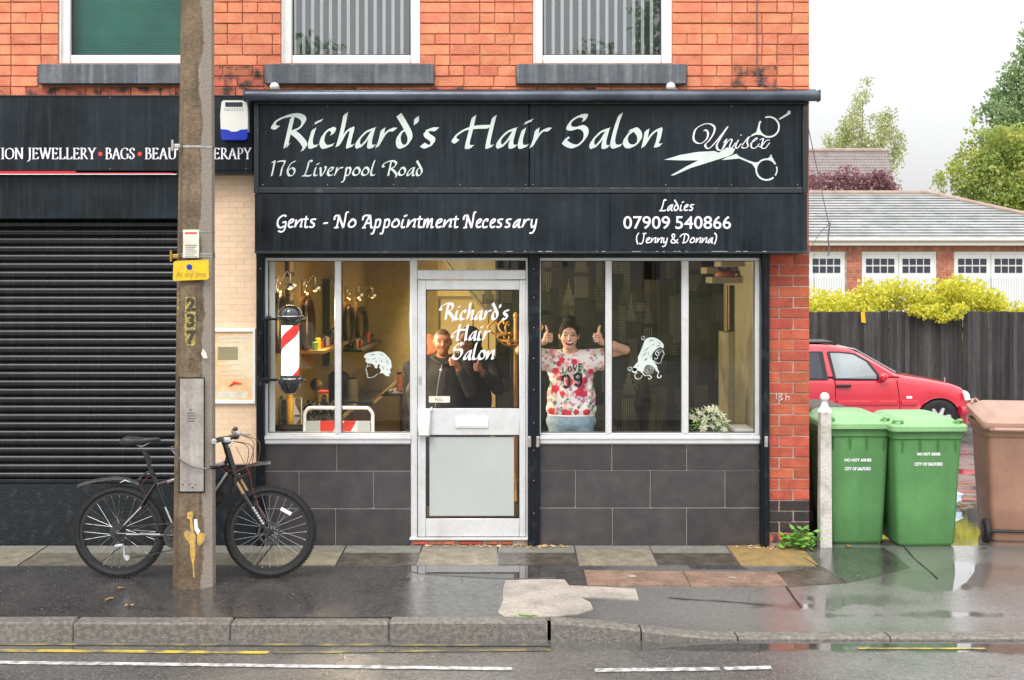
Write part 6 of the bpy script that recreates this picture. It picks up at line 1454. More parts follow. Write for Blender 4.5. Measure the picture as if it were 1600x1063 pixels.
# seams, mouldings
sy = .012
obj('door_seam', MB().tube([(CX(1404), sy+.02, .93), (CX(1408), sy+.01, .6), (CX(1408), sy+.008, .22)], .006, 4).tube([(CX(1308), sy+.02, .95), (CX(1309), sy+.01, .6), (CX(1309), sy+.008, .22)], .006, 4).tube([(CX(1404), sy+.045, .96), (CX(1398), sy+.09, .985), (CX(1385), sy+.13, 1.0)], .006, 4), 'black_paint', ct, local=True)
obj('side_moulding', MB().box(CX(1404), CX(1311), .0, .03, CZ(634), CZ(627), b=.008).box(CX(1306), CX(1215), .0, .03, CZ(634), CZ(627), b=.008).box(CX(1435), CX(1410), .0, .03, CZ(634), CZ(627), b=.008), 'car_red', ct, local=True)
obj('handle', MB().box(CX(1332), CX(1310), -.015, .03, CZ(606), CZ(602), b=.006), 'car_trim', ct, local=True)
obj('wing_mirror', MB().ell((CX(1381), -.03, CZ(590)), (.075, .06, .062), 12, 8), 'car_red', ct, smooth=60, local=True)
obj('indicator', MB().box(CX(1427), CX(1418), .012, .03, CZ(624), CZ(620), b=.006), 'lamp_lens', ct, local=True)
obj('headlight', MB().prism([(CX(a), CZ(b_)) for a, b_ in [(1508, 615), (1513, 612.5), (1517, 616), (1519.5, 626), (1511, 627)]], .07, .20), 'lamp_lens', ct, local=True)
obj('bumper', MB().tube(bez([(CX(1500), .005, .46), (CX(1515), .05, .46), (.03, .30, .46), (.07, Wc/2, .46), (.03, Wc-.3, .46), (CX(1515), Wc-.05, .46)], 5), .075, 8), 'car_red', ct, smooth=60, local=True)
obj('wiper', MB().tube([(-1.16, .25, 1.02), (-1.25, .5, 1.07), (-1.3, .9, 1.09)], .012, 5), 'car_trim', ct, local=True)
obj('bonnet_ornament', MB().tube([(CX(1507), Wc/2, .83), (CX(1507), Wc/2, .90)], .008, 6), 'chrome', ct, local=True)
for c0 in (fw, rw):
    for yy_ in (.04, Wc-.22):
        whl = obj('wheel', MB().lathe([(.17, 0), (.22, -.012), (.285, -.010), (.312, .01), (.316, .09), (.305, .18), (.2, .18)], (c0, yy_, .316), 36, 'y'), 'rubber', ct, smooth=40, local=True)
        mr_ = MB().lathe([(.205, .0), (.205, .02), (.19, .02), (.185, .002)], (c0, yy_-.003, .316), 36, 'y', closed=True)
        for i in range(7): a = i*2*math.pi/7+.3; mr_.tube([(c0+.03*math.cos(a), yy_-.004, .316+.03*math.sin(a)), (c0+.19*math.cos(a), yy_+.006, .316+.19*math.sin(a))], [.040, .030], 6)
        mr_.lathe([(.05, -.006), (.03, -.012), (0, -.012)], (c0, yy_, .316), 16, 'y')
        obj('alloy_rim', mr_, 'alloy', whl, smooth=40, local=True)
        obj('brake_shadow_plate', MB().lathe([(.19, .05), (0, .051)], (c0, yy_, .316), 20, 'y'), 'black_paint', whl, local=True)
obj('wheel_arch_liner', MB().box(fw-.37, fw+.37, .10, Wc-.1, .25, .66).box(rw-.37, rw+.37, .1, Wc-.1, .25, .66).box(-3.9, -.3, .12, Wc-.12, .16, .24), 'car_trim', ct, local=True)

# ================================================================== FENCE, HEDGE, GARAGES
fy = 14.25; fz = -.45
fe = thing('board_fence', 'tall dark stained close board fence behind the red car', 'fence', (PX(1430, fy), fy, fz))
x = 1.2; pl = [mesh_of('board', MB().box(-.05, .05, 0, .022, 0, 1, b=.004), 'fence_wood')]
hz_ = PZ(487, fy)-fz
while x < 13:
    wdt = random.uniform(.078, .098); o = inst('board', pl[0], fe, (x+wdt/2, fy+random.choice((0, .014))+random.uniform(-.003, .003), fz), (wdt/.1, 1, hz_+random.uniform(-.012, .012)), (0, R(random.uniform(-.3, .3)), 0)); x += wdt-.004
obj('rail', MB().box(1.2, 13, fy+.04, fy+.1, .0, .08).box(1.2, 13, fy+.04, fy+.1, 1.0, 1.08), 'fence_wood', fe)
obj('gravel_board', MB().box(1.2, 13, fy-.03, fy+.0, fz-.1, fz+.10, b=.01), 'fence_wood', fe)
obj('marker_tag', MB().prism([P(a, b_, fy-.05)[::2] for a, b_ in [(1345, 488), (1351, 486), (1353, 505), (1346, 504)]], fy-.05, fy-.045), 'green_plastic' if False else 'yellow_plastic', label='yellow plastic tag hanging over the top of the fence', cat='tag')
sp = [(random.uniform(8.2, 12), random.uniform(13.3, 14.1)) for _ in range(700)]
mb = MB()
for (x, y) in sp: s_ = random.uniform(.015, .04); mb.box(x, x+s_, y, y+s_, -.47, -.43+s_*.6)
obj('gravel', mb, 'slab_grey_dry', kind='stuff', label='strip of gravel along the fence foot')
def leaves(name, centers, n, size, m, parent, flat=.5, kind='stuff', aspect=.45):
    """cloud of leaf shaped faces spread through clumps; centers: (x,y,z,rx,ry,rz,weight)"""
    C = np.array(centers, float); wgt = C[:, 6]/C[:, 6].sum(); ci = rng.choice(len(C), n, p=wgt)
    d = rng.normal(size=(n, 3)); d /= np.linalg.norm(d, axis=1)[:, None]; r_ = rng.random(n)**.45
    pos = C[ci, :3]+d*r_[:, None]*C[ci, 3:6]
    u = rng.normal(size=(n, 3)); u /= np.linalg.norm(u, axis=1)[:, None]; v = rng.normal(size=(n, 3)); v[:, 2] -= flat; v -= (v*u).sum(1)[:, None]*u; v /= np.linalg.norm(v, axis=1)[:, None]
    s_ = size*rng.uniform(.6, 1.4, n)[:, None]; k = aspect
    V = np.stack([pos-u*s_*k*.0-v*s_*0, pos+u*s_*k+v*s_*.5, pos+v*s_*1.1, pos-u*s_*k+v*s_*.5], 1).reshape(-1, 3)
    F = np.arange(n*4).reshape(n, 4)
    me = bpy.data.meshes.new(name); me.from_pydata(V.tolist(), [], F.tolist()); me.materials.append(M[m]); me.update()
    if parent: me.transform(Matrix.Translation(-wloc(parent)))
    o = bpy.data.objects.new(name, me); link(o, parent); o['kind'] = kind; return o
hg = thing('golden_hedge', 'bushy golden leaved hedge spilling over the dark fence', 'hedge', (PX(1430, 15.2), 15.2, -.3))
hy = 15.1; cl = []
outline = [(1268, 470), (1285, 452), (1300, 455), (1320, 463), (1345, 455), (1365, 440), (1385, 440), (1410, 436), (1435, 442), (1460, 447), (1480, 436), (1500, 432), (1520, 438), (1540, 452), (1560, 462), (1580, 474), (1600, 478), (1640, 476), (1700, 478)]
for px, py in outline:
    for k in range(3):
        yy_ = hy+random.uniform(-.4, .5); cl.append((PX(px+random.uniform(-8, 8), yy_), yy_, PZ(py+14+k*12, yy_), .30, .3, .24, 1))
for px, py in [(1445, 490), (1470, 495), (1490, 492), (1460, 484), (1500, 482), (1430, 484)]: cl.append((PX(px, 14.1), 14.1, PZ(py, 14.1), .18, .14, .11, .6))
for px in range(1240, 1900, 20): cl.append((PX(px, hy+.3), hy+.3, .8, .4, .4, .75, 1.2))
leaves('foliage', cl, 26000, .060, 'leaf_gold', hg)
mb = MB()
for px in range(1280, 1600, 22): x_ = PX(px, hy); mb.tube([(x_, hy, -.3), (x_+.1, hy, .8), (x_+random.uniform(-.2, .3), hy, PZ(470, hy))], [.03, .02, .006], 6)
obj('stem', mb, 'bark', hg, kind='stuff')
# garages
yg = 26.3; s_g = S(yg); gz = .72
gt = thing('garage_block', 'low brick garage block with three white double doors and a grey tiled roof', 'building', (PX(1430, yg), yg, gz))
GX = lambda px: PX(px, yg)
GZ = lambda py: PZ(py, yg)
doors = [(1225, 1319.5), (1347, 1462), (1491, 1606), (1635, 1750)]
mb = MB(); mb.box(GX(1100), GX(1900), yg, yg+.3, GZ(393.5), GZ(384)); 
ends = [1100]+[v for d in doors for v in d]+[1900]
for i in range(0, len(ends), 2): mb.box(GX(ends[i]), GX(ends[i+1]), yg, yg+.3, gz-1.2, GZ(393.5))
mb.box(GX(1100), GX(1900), yg+5.7, yg+6, gz-1.2, GZ(384)).box(GX(1100), GX(1900), yg+.3, yg+5.7, GZ(386), GZ(384))
obj('wall', mb, 'mortar_pale', gt)
gb = mesh_of('brick', MB().box(-.105, .105, 0, .03, -.0325, .0325), 'garage_brick')
for a, b_ in ((1323, 1346), (1464.5, 1489), (1608, 1633)):
    z = GZ(394)-.04; row = 0
    while z > .75:
        xa_, xb_ = GX(a), GX(b_); n_ = 2
        cuts = [xa_, (xa_+xb_)/2+(.06 if row % 2 else -.06), xb_]
        for c1_, c2_ in zip(cuts[:-1], cuts[1:]): inst('brick', gb, gt, ((c1_+c2_)/2, yg-.018, z), ((c2_-c1_-.012)/.21, 1, 1))
        z -= .075; row += 1
sb_ = mesh_of('soldier_brick', MB().box(-.0325, .0325, 0, .03, -.0, .19), 'soldier')
for i in range(int((GX(1640)-GX(1262))/.078)): inst('soldier_brick', sb_, gt, (GX(1262)+.078*i, yg-.02, GZ(393)), (1, 1, (GZ(385)-GZ(393)-.01)/.19))
for a, b_ in doors:
    dmb = MB().box(GX(a), GX(b_), yg+.02, yg+.08, gz-1.1, GZ(394))
    d_ = obj('garage_door', dmb, 'garage_white', gt)
    obj('door_frame', MB().box(GX(a), GX(a+1.8), yg-.01, yg+.06, gz-1, GZ(394)).box(GX(b_-1.8), GX(b_), yg-.01, yg+.06, gz-1, GZ(394)).box(GX(a), GX(b_), yg-.012, yg+.05, GZ(396.5), GZ(393.6)), 'upvc', d_)
    mid = (a+b_)/2; mb = MB(); x = a+4
    while x < b_-4: mb.box(GX(x), GX(x)+.01, yg+.010, yg+.0195, gz-1, GZ(434)); x += 2.6
    mb.box(GX(mid)-.01, GX(mid)+.01, yg+.008, yg+.0195, gz-1, GZ(397)); obj('board_groove', mb, 'frosted', d_, kind='stuff')
    for g0 in ((a+5.5, mid-6), (mid+5, b_-7.5)):
        g0 = list(g0)
        if a == 1225: g0 = [1269, 1314] if g0[0] < 1260 else None
        if g0 is None: continue
        pw = (g0[1]-g0[0])/4
        for i in range(4):
            for v0, v1 in ((404.5, 414), (416.3, 426.5)):
                obj('pane', MB().box(GX(g0[0]+i*pw+.9), GX(g0[0]+(i+1)*pw-.9), yg+.006, yg+.0195, GZ(v1), GZ(v0)), 'garage_glass', d_)
# roof: tile courses as real steps
rxa = GX(1050)
def gy_(t_): return yg-.35+t_*4.2
ez, rz_ = GZ(375), 4.72
mb0 = []
nrow = 17
ncr = 0
for i in range(nrow):
    t0_, t1_ = i/nrow, (i+1)/nrow; ya_, yb_ = gy_(t0_), gy_(t1_); za_, zb_ = ez+(rz_-ez)*t0_, ez+(rz_-ez)*t1_
    # right end follows the hip
    xr_ = 18-(18-13.65)*t0_
    mb = MB(); x = rxa+(i % 2)*.15; vs = []
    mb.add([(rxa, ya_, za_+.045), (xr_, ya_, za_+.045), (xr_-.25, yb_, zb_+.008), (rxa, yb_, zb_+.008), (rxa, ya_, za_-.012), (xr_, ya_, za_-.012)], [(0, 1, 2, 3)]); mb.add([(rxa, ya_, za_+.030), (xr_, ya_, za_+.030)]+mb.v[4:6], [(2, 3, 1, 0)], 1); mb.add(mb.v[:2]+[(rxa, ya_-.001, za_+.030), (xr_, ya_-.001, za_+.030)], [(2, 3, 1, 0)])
    obj('tile_course', mb, ['roof_grey', 'roof_edge_shade'], gt)
mb = MB(); mb.add([(18, gy_(0), ez), (18, gy_(2), ez), (13.65, gy_(1), rz_), (13.9, gy_(1), rz_)], [(0, 1, 2)]); mb.add([(rxa, gy_(2), ez), (18, gy_(2), ez), (13.65, gy_(1), rz_+.0), (rxa, gy_(1), rz_)], [(0, 1, 2, 3)]); obj('rear_slope', mb, 'roof_grey', gt)
obj('ridge', MB().tube([(rxa, gy_(1), rz_+.03), (13.65, gy_(1), rz_+.03)], .09, 8).tube([(13.65, gy_(1), rz_+.03), (18, gy_(0), ez+.06)], .08, 8), 'ridge', gt, smooth=60)
obj('gutter', MB().box(rxa, 18.1, gy_(0)-.10, gy_(0)+.02, ez-.05, ez+.03, b=.02).box(rxa, 18, gy_(0)-.02, yg+.0, ez-.17, ez-.05), 'gutter', gt)
# house roof behind with a purple leaved tree
yh = 44.; hs_ = thing('house', 'house with a brown pantiled gable roof behind the garages', 'house', (PX(1330, yh), yh, .7))
HX = lambda px, y=yh: PX(px, y); HZ = lambda py, y=yh: PZ(py, y)
mb = MB(); x0_, x1_ = HX(1150), HX(1402); zt_, zb_ = HZ(238, yh+3), HZ(305); nrw = 15
for i in range(nrw):
    t0_, t1_ = i/nrw, (i+1)/nrw; ya_, yb_ = yh+3*t0_, yh+3*t1_; za_ = zb_+(zt_-zb_)*t0_; zb2 = zb_+(zt_-zb_)*t1_; xr_ = PX(1404-17*t0_**.8, ya_); mb = MB(); n_ = 110; vs = []
    for j in range(n_+1):
        x = x0_+(xr_-x0_)*j/n_; wv = .05*abs(math.sin(j*math.pi/2.0+.4)); vs += [(x, ya_, za_+.03+wv), (x, yb_, zb2+wv*.9), (x, ya_, za_-.05)]
    mb.add(vs, [(j*3, (j+1)*3, (j+1)*3+1, j*3+1) for j in range(n_)]+[(j*3+2, (j+1)*3+2, (j+1)*3, j*3) for j in range(n_)]); obj('tile_course', mb, 'roof_brown', hs_)
obj('ridge', MB().tube([(x0_, yh+3, zt_+.06), (PX(1388, yh+3), yh+3, zt_+.06)], .13, 8), 'ridge', hs_)
obj('wall', MB().box(x0_, PX(1396), yh+.2, yh+6, .4, zb_).prism([(yh+.3, zb_), (yh+5.7, zb_), (yh+3, zt_-.1)], PX(1385, yh+3)-.4, PX(1385, yh+3)-.25, axis='x').add([(x0_, yh+3, zt_), (PX(1386, yh+3), yh+3, zt_), (PX(1400, yh), yh+6, zb_), (x0_, yh+6, zb_)], [(0, 1, 2, 3)]), 'garage_brick', hs_)
def tree(name, label, cat, base, trunk, cl, n, size, m, **k):
    t_ = thing(name, label, cat, base); mb = MB()
    for p, r_ in trunk: mb.tube(p, r_, 7)
    obj('trunk', mb, 'bark', t_, smooth=60); leaves('crown', cl, n, size, m, t_, **k); return t_
yp = 38; cl = [(PX(px, yp), yp+random.uniform(-.5, .5), PZ(py, yp), .55, .5, .38, 1) for px, py in [(1270, 290), (1285, 285), (1300, 282), (1312, 290), (1322, 274), (1330, 286), (1342, 292), (1352, 288), (1362, 280), (1372, 278), (1378, 290), (1388, 296), (1260, 280)]]
tree('plum_tree', 'purple leaved plum tree in front of the brown tiled roof', 'tree', (PX(1325, yp), yp, .7), [([(PX(1325, yp), yp, .7), (PX(1325, yp), yp, 4.5)], [.12, .06])], cl, 2600, .11, 'leaf_plum')
yb_ = 60.; cl = []
for px, py, r_ in [(1350, 128, .5), (1347, 145, .8), (1340, 165, 1.0), (1335, 185, 1.2), (1325, 195, 1.0), (1340, 205, 1.5), (1320, 215, 1.3), (1310, 225, 1.2), (1298, 232, 1.0), (1352, 225, 1.4), (1370, 180, .7), (1382, 175, .7), (1392, 180, .5), (1378, 195, 1.1), (1390, 205, 1.1), (1400, 215, .9), (1405, 230, .8), (1375, 225, 1.4), (1360, 245, 1.6), (1330, 250, 1.6), (1300, 250, 1.2), (1395, 245, 1.1), (1408, 238, .5), (1290, 215, .5), (1345, 270, 2.2), (1320, 280, 2), (1375, 280, 2), (1340, 310, 2.2), (1365, 320, 2.2)]:
    for _ in range(3): cl.append((PX(px+random.uniform(-5, 5), yb_), yb_+random.uniform(-.8, .8), PZ(py+random.uniform(-3, 8), yb_), r_*.42, r_*.5, r_*.75, r_*r_))
tree('birch_tree', 'pale feathery birch tree rising behind the brown tiled roof', 'tree', (PX(1345, yb_), yb_, .7), [([(PX(1345, yb_), yb_, .7), (PX(1345, yb_), yb_, 6), (PX(1348, yb_), yb_, 12)], [.10, .07, .02]), ([(PX(1345, yb_), yb_, 5), (PX(1380, yb_), yb_, 10)], [.12, .04])], cl, 12000, .15, 'leaf_birch', flat=1.6, aspect=.28)
yt = 42.
def blob(pts, y, rs=.60): return [(PX(px+random.uniform(-6, 6), y), y+random.uniform(-1, 1), PZ(py+random.uniform(-5, 5), y), r_*rs, r_*rs, r_*rs*.85, r_**2) for px, py, r_ in pts for _ in range(2)]
tree('ash_tree', 'tall dark green tree at the right edge behind the lighter one', 'tree', (PX(1640, 47), 47, .7), [([(PX(1640, 47), 47, .7), (PX(1630, 47), 47, 9), (PX(1640, 47), 47, 15)], [.45, .3, .05]), ([(PX(1632, 47), 47, 6), (PX(1580, 47), 47, 11)], [.2, .04])],
     blob([(1590, 105, 1.0), (1600, 85, 1), (1592, 130, 1.2), (1575, 140, 1.0), (1560, 150, .8), (1548, 162, .6), (1545, 175, .7), (1565, 175, 1.2), (1585, 170, 1.5), (1600, 150, 1.6), (1560, 195, 1.1), (1580, 205, 1.5), (1600, 200, 1.8), (1550, 190, .5), (1630, 120, 2.5), (1650, 90, 2.5), (1660, 160, 3), (1640, 210, 3), (1690, 200, 3), (1620, 60, 1.6), (1650, 40, 2)], 47), 13000, .16, 'leaf_dark', aspect=.4)
tree('maple_tree', 'broad yellow green tree beyond the garage roof', 'tree', (PX(1590, yt), yt, .7), [([(PX(1590, yt), yt, .7), (PX(1570, yt), yt, 5), (PX(1565, yt), yt, 8)], [.3, .2, .05]), ([(PX(1575, yt), yt, 3.5), (PX(1510, yt), yt, 6.5)], [.14, .03]), ([(PX(1570, yt), yt, 4.5), (PX(1530, yt), yt, 8)], [.12, .03])],
     blob([(1480, 255, .5), (1475, 275, .5), (1490, 268, .8), (1500, 285, 1.0), (1510, 262, .9), (1512, 240, .6), (1520, 225, .5), (1530, 248, 1.1), (1535, 215, .6), (1550, 230, 1.1), (1560, 208, .9), (1570, 225, 1.3), (1590, 215, 1.2), (1605, 230, 1.5), (1535, 275, 1.5), (1560, 262, 1.6), (1590, 260, 1.8), (1520, 300, 1.3), (1545, 305, 1.6), (1575, 300, 1.8), (1605, 300, 1.9), (1540, 330, 1.3), (1565, 330, 1.6), (1595, 335, 1.8), (1630, 250, 2), (1650, 300, 2.5), (1500, 255, .3), (1515, 190, .25), (1525, 200, .3), (1508, 300, .5), (1620, 335, 2)], yt), 15000, .14, 'leaf_mid', aspect=.42)
leaves('small_shrub', [(PX(1467, yt), yt, PZ(300, yt), .35, .3, .9, 1)], 200, .1, 'leaf_birch', None)
# red brick edging and low wall bits glimpsed between the bins
re_ = MB()
for (xa_, ya_) in [(3.55, 3.2), (3.6, 2.6), (3.5, 3.9), (3.6, 4.6), (4.55, 3.2), (4.6, 2.6), (4.5, 3.9), (4.5, 4.6)]:
    z = float(h_yard(0, ya_))+.004; re_.box(xa_-.6, xa_+.6, ya_-.035, ya_+.035, z-.02, z+.004)
obj('red_brick_edging', re_, 'red_block', kind='structure')
bg = thing('plastic_bag', 'crumpled pale blue plastic bag behind the green bins', 'bag', (4.1, 2.2, -.1))
mb = MB().ell((4.12, 2.2, -.03), (.22, .12, .08), 14, 8); mb.v = [(x+random.uniform(-.02, .02), y+random.uniform(-.02, .02), z+random.uniform(-.02, .02)) for x, y, z in mb.v]; obj('film', mb, 'bag_blue' if 'bag_blue' in M else 'sky_tint', bg)
# ================================================================== INTERIOR SHELL
ib = bl
obj('interior_floor', MB().box(XI0-.1, XI1+.06, .2, 6.85, -.02, ZF), 'floor_dark', ib)
obj('interior_ceiling', MB().box(XI0-.1, XI1+.06, .16, 6.85, ZL+.02, 2.39), 'ceiling', ib)
obj('interior_wall', MB().box(XI0-.12, XI0, .16, 6.85, ZF, ZL+.02), 'wall_tan', ib)
obj('interior_wall', MB().box(XI0, XI1+.06, 6.78, 6.85, ZF, ZL+.02), 'wall_tan', ib)
obj('interior_wall', MB().box(XI1, XI1+.065, .10, 6.78, ZF, ZL+.02), 'wall_cream', ib)
obj('inside_sill', MB().box(PX(414.5), PX(641), .10, .24, .78, PZ(682), b=.006).box(PX(844), PX(1186), .10, .26, .78, PZ(682), b=.006), 'upvc', ib)
obj('inside_lining', MB().box(PX(414.5), PX(641), .19, .25, -.05, .78).box(PX(844), PX(1186), .19, .26, -.05, .78), 'wall_cream', ib)
# wallpapered partition cut by the underside of a stair
yw = 1.70
wp = [(PX(682, yw), ZL+.02), (PX(697, yw), PZ(408, yw)), (PX(735, yw), PZ(455, yw)), (PX(774, yw), PZ(501, yw)), (PX(774, yw), ZF), (XI1, ZF), (XI1, ZL+.02)]
wall_ = obj('partition_wall', MB().prism(wp, yw, yw+.10), 'wall_cream', ib)
obj('stair_soffit_edge', MB().prism([(PX(682, yw)-.02, ZL+.02), (PX(697, yw)-.03, PZ(408, yw)), (PX(735, yw)-.03, PZ(455, yw)), (PX(774, yw)-.025, PZ(501, yw)-.01), (PX(774, yw)-.001, PZ(501, yw)), (PX(735, yw)-.001, PZ(455, yw)), (PX(697, yw)-.001, PZ(408, yw)), (PX(682, yw)-.001, ZL+.02)], yw-.012, yw+.11), 'wall_cream', ib)
# printed city skyline wallpaper: overlapping towers as flat print, each a different stripe pattern
V_ = []; F_ = []; C_ = []
def inside(x, z):
    if x > PX(774, yw): return True
    pts = [(PX(682, yw), ZL), (PX(697, yw), PZ(408, yw)), (PX(735, yw), PZ(455, yw)), (PX(774, yw), PZ(501, yw))]
    return z > float(np.interp(x, [p[0] for p in pts], [p[1] for p in pts])) if x > pts[0][0] else False
def rect(x0, x1, z0, z1, c, d):
    z0, z1 = max(z0, ZF+.01), min(z1, ZL); x1 = min(x1, XI1-.005)
    if x1 <= x0 or z1 <= z0: return
    if x0 < PX(774, yw):
        if not (inside(x0, z0) and inside(x0, z1)): return
    o = len(V_); y = yw-.0006-d; V_.extend([(x0, y, z0), (x1, y, z0), (x1, y, z1), (x0, y, z1)]); F_.append((o, o+1, o+2, o+3)); C_.extend([c]*4)
def tone(v, g_=1.): v = v*.36; return (v*1.0, v*.97*g_, v*.60, 1)
for i in range(60):
    x = random.uniform(-.65, 1.95); rect(x, x+.05, ZF, ZL, tone(.02), 0)
rect(PX(774, yw), XI1, ZF, ZL, tone(.035), 0)
towers = []
for zb_ in (1.85, 1.62, 1.4, 1.18, .96, .74, .52, .3, .08, -.1):       # rows of towers, nearer rows drawn later and lower
    x = -.75
    while x < 1.95: wdt = random.uniform(.05, .16); towers.append((x, wdt, zb_, random.uniform(.22, .6))); x += wdt*random.uniform(.7, 1.05)
random.shuffle(towers); towers.sort(key=lambda t: -t[2])
for k, (x, wd_, zb_, hh_) in enumerate(towers):
    d = .00003*(k+1); v = random.choice((.04, .06, .09, .14, .20, .26))*(1.15-.25*x); top = zb_+hh_; gr2 = random.uniform(.92, 1.08)  # tone falls to the right: the room's light falloff painted into the print
    rect(x, x+wd_, zb_-.3, top, tone(v*.30), d); sty = random.randrange(5)
    if sty == 0:      # vertical ribs
        n = int(wd_/.009)
        for j in range(n): rect(x+wd_*(j+.25)/n, x+wd_*(j+.75)/n, zb_-.3, top-.01, tone(v*1.5, gr2), d+.00001)
    elif sty == 1:    # floors
        z = zb_-.3
        while z < top-.02: rect(x+.006, x+wd_-.006, z, z+.007, tone(v*1.7, gr2), d+.00001); z += .015
    elif sty == 2:    # windows
        n = int(wd_/.022); z = zb_-.3
        while z < top-.02:
            for j in range(n): rect(x+wd_*(j+.25)/n, x+wd_*(j+.75)/n, z, z+.014, tone(v*random.uniform(.8, 1.4), gr2), d+.00001)
            z += .026
    elif sty == 3:    # stepped art deco tower
        for q, (f0, f1) in enumerate(((.0, 1), (.12, .88), (.26, .74), (.38, .62), (.46, .54))): rect(x+wd_*f0, x+wd_*f1, top-.02+q*.05-.05, top+q*.05+.02, tone(v*(.8+.15*q)), d+.00001*(q+1))
        n = max(3, int(wd_/.018))
        for j in range(n): rect(x+wd_*(j+.3)/n, x+wd_*(j+.7)/n, zb_-.3, top-.03, tone(v*1.9), d+.00001)
    else:
        rect(x, x+wd_*.35, zb_-.3, top, tone(v*1.1), d+.00001); n = int(wd_*.65/.012)
        for j in range(n): rect(x+wd_*.35+wd_*.65*(j+.2)/n, x+wd_*.35+wd_*.65*(j+.6)/n, zb_-.3, top, tone(v*1.4, gr2), d+.00001)
me = bpy.data.meshes.new('wallpaper'); me.from_pydata([(v[0], v[1], v[2]) for v in V_], [], F_); me.materials.append(M['city_print'])
at = me.color_attributes.new('col', 'FLOAT_COLOR', 'POINT'); at.data.foreach_set('color', np.array(C_, np.float32).ravel()); me.update()
wpo = bpy.data.objects.new('wallpaper', me); link(wpo, wall_); wpo['kind'] = 'stuff'
# left wall: lamps, mirrors, canvas, shelves, counter
def WY(px): return FPX*1.95/(800-px)-CD
def WZ(px, py): return CH-(py-428)*1.95/(800-px)      # height of a point on the left wall
lampdat = [((428, 445), (453, 447), 'nearest of the four curved chrome wall lamps'), ((471, 449), (492, 452), 'second curved chrome wall lamp, above the oval mirror'), ((539, 460), (560, 463), 'third curved chrome wall lamp seen left in the second pane'), ((556, 461), (581, 464), 'farthest curved chrome wall lamp near the back wall')]
for i, ((a, b_), (c_, d_), l) in enumerate(lampdat):
    y, z = WY(a), WZ(a, b_); t_ = thing('wall_lamp', l, 'wall lamp', (XI0, y, z), 0, 'chrome wall lamps')
    out = (c_-a)/S(y)*1.05
    obj('mounting', MB().box(XI0, XI0+.035, y-.03, y+.03, z-.085, z+.085, b=.01), 'chrome', t_, smooth=40)
    obj('arm', MB().tube(bez([(XI0+.03, y, z), (XI0+out*.45, y-.02, z+.03), (XI0+out*.75, y-.03, z+.10), (XI0+out*1.0, y-.03, z+.085), (XI0+out*1.0, y-.03, z+.03)], 6), .008, 8), 'chrome', t_, smooth=60)
    obj('shade', MB().lathe([(.012, .04), (.03, .035), (.055, .01), (.055, -.02), (.050, -.02), (.045, .01), (.012, .03)], (XI0+out, y-.03, z-.01), 16), 'chrome', t_, smooth=60)
    obj('bulb', MB().ell((XI0+out, y-.03, z-.022), (.022,)*3, 12, 8).ell((XI0+.052, y, z-.06), (.008, .008, .014), 8, 6), 'lamp_bulb', t_, smooth=60)
    ld = bpy.data.lights.new('lamp_light', 'SPOT'); ld.energy = 170; ld.color = (1, .82, .54); ld.shadow_soft_size = .05; ld.spot_size = R(165); ld.spot_blend = 1
    lo_ = bpy.data.objects.new('lamp_light', ld); link(lo_, t_); lo_.location = (out+.01, -.03, -.10); lo_.rotation_euler = Vector((-.85, 0, .35)).to_track_quat('Z', 'Y').to_euler()
    l2 = bpy.data.lights.new('lamp_glow', 'POINT'); l2.energy = .35; l2.color = (1, .45, .16); l2.shadow_soft_size = .01
    lo2 = bpy.data.objects.new('lamp_glow', l2); link(lo2, t_); lo2.location = (.075, 0, -.06)
for (pa, pb, za, zb_, l) in [(420, 438, 462, 548, 'nearest oval black framed salon mirror'), (467, 482, 468, 545, 'second oval black framed salon mirror'), (533.5, 547, 479, 540, 'third oval mirror seen in the second pane'), (553, 568, 482, 545, 'farthest oval black framed mirror')]:
    y0_, y1_ = WY(pa), WY(pb); yc_ = (y0_+y1_)/2; z1_ = WZ((pa+pb)/2, za); z0_ = WZ((pa+pb)/2, zb_); zc_ = (z0_+z1_)/2; ry, rz2 = (y1_-y0_)/2, (z1_-z0_)/2
    t_ = thing('oval_mirror', l, 'mirror', (XI0, yc_, zc_), 0, 'oval mirrors on the left wall')
    ringp = [(yc_+ry*math.cos(t), zc_+rz2*math.sin(t)) for t in np.linspace(0, 2*math.pi, 33)[:-1]]
    mb = MB(); mb.tube([(XI0+.04, y, z) for y, z in ringp], .028, 6, closed=True); obj('mirror_frame', mb, 'dark_wood', t_, smooth=60)
    mb = MB(); mb.prism([(yc_+(y-yc_)*.93, zc_+(z-zc_)*.96) for y, z in ringp], XI0+.005, XI0+.03, axis='x'); obj('mirror_glass', mb, 'mirror', t_)
# tall narrow wall mirrors / picture frames
for (pa, pb, za, zb_, l) in [(445, 455, 396, 432, 'small dark framed picture high on the left wall'), (446, 454, 452, 476, 'small dark framed picture under the high one')]:
    y0_, y1_ = WY(pa), WY(pb); z1_, z0_ = WZ(pb, za), WZ(pb, zb_)
    t_ = thing('framed_picture', l, 'picture', (XI0, y0_, z0_)); obj('frame', MB().box(XI0, XI0+.03, y0_, y1_, z0_, z1_), 'dark_wood', t_); obj('print', MB().box(XI0+.031, XI0+.035, y0_+.05, y1_-.05, z0_+.04, z1_-.04), 'wall_yellow', t_)
y0_, y1_ = WY(504), WY(522.5); z1_, z0_ = WZ(512, 436), WZ(512, 568)
t_ = thing('canvas_print', 'large black edged canvas with a cream and black abstract print', 'picture', (XI0, y0_, z0_))
obj('canvas', MB().box(XI0, XI0+.075, y0_, y1_, z0_, z1_), 'black_satin', t_)
mb = MB(); n = 10
zz_ = np.linspace(z0_+.05, z1_-.05, n)
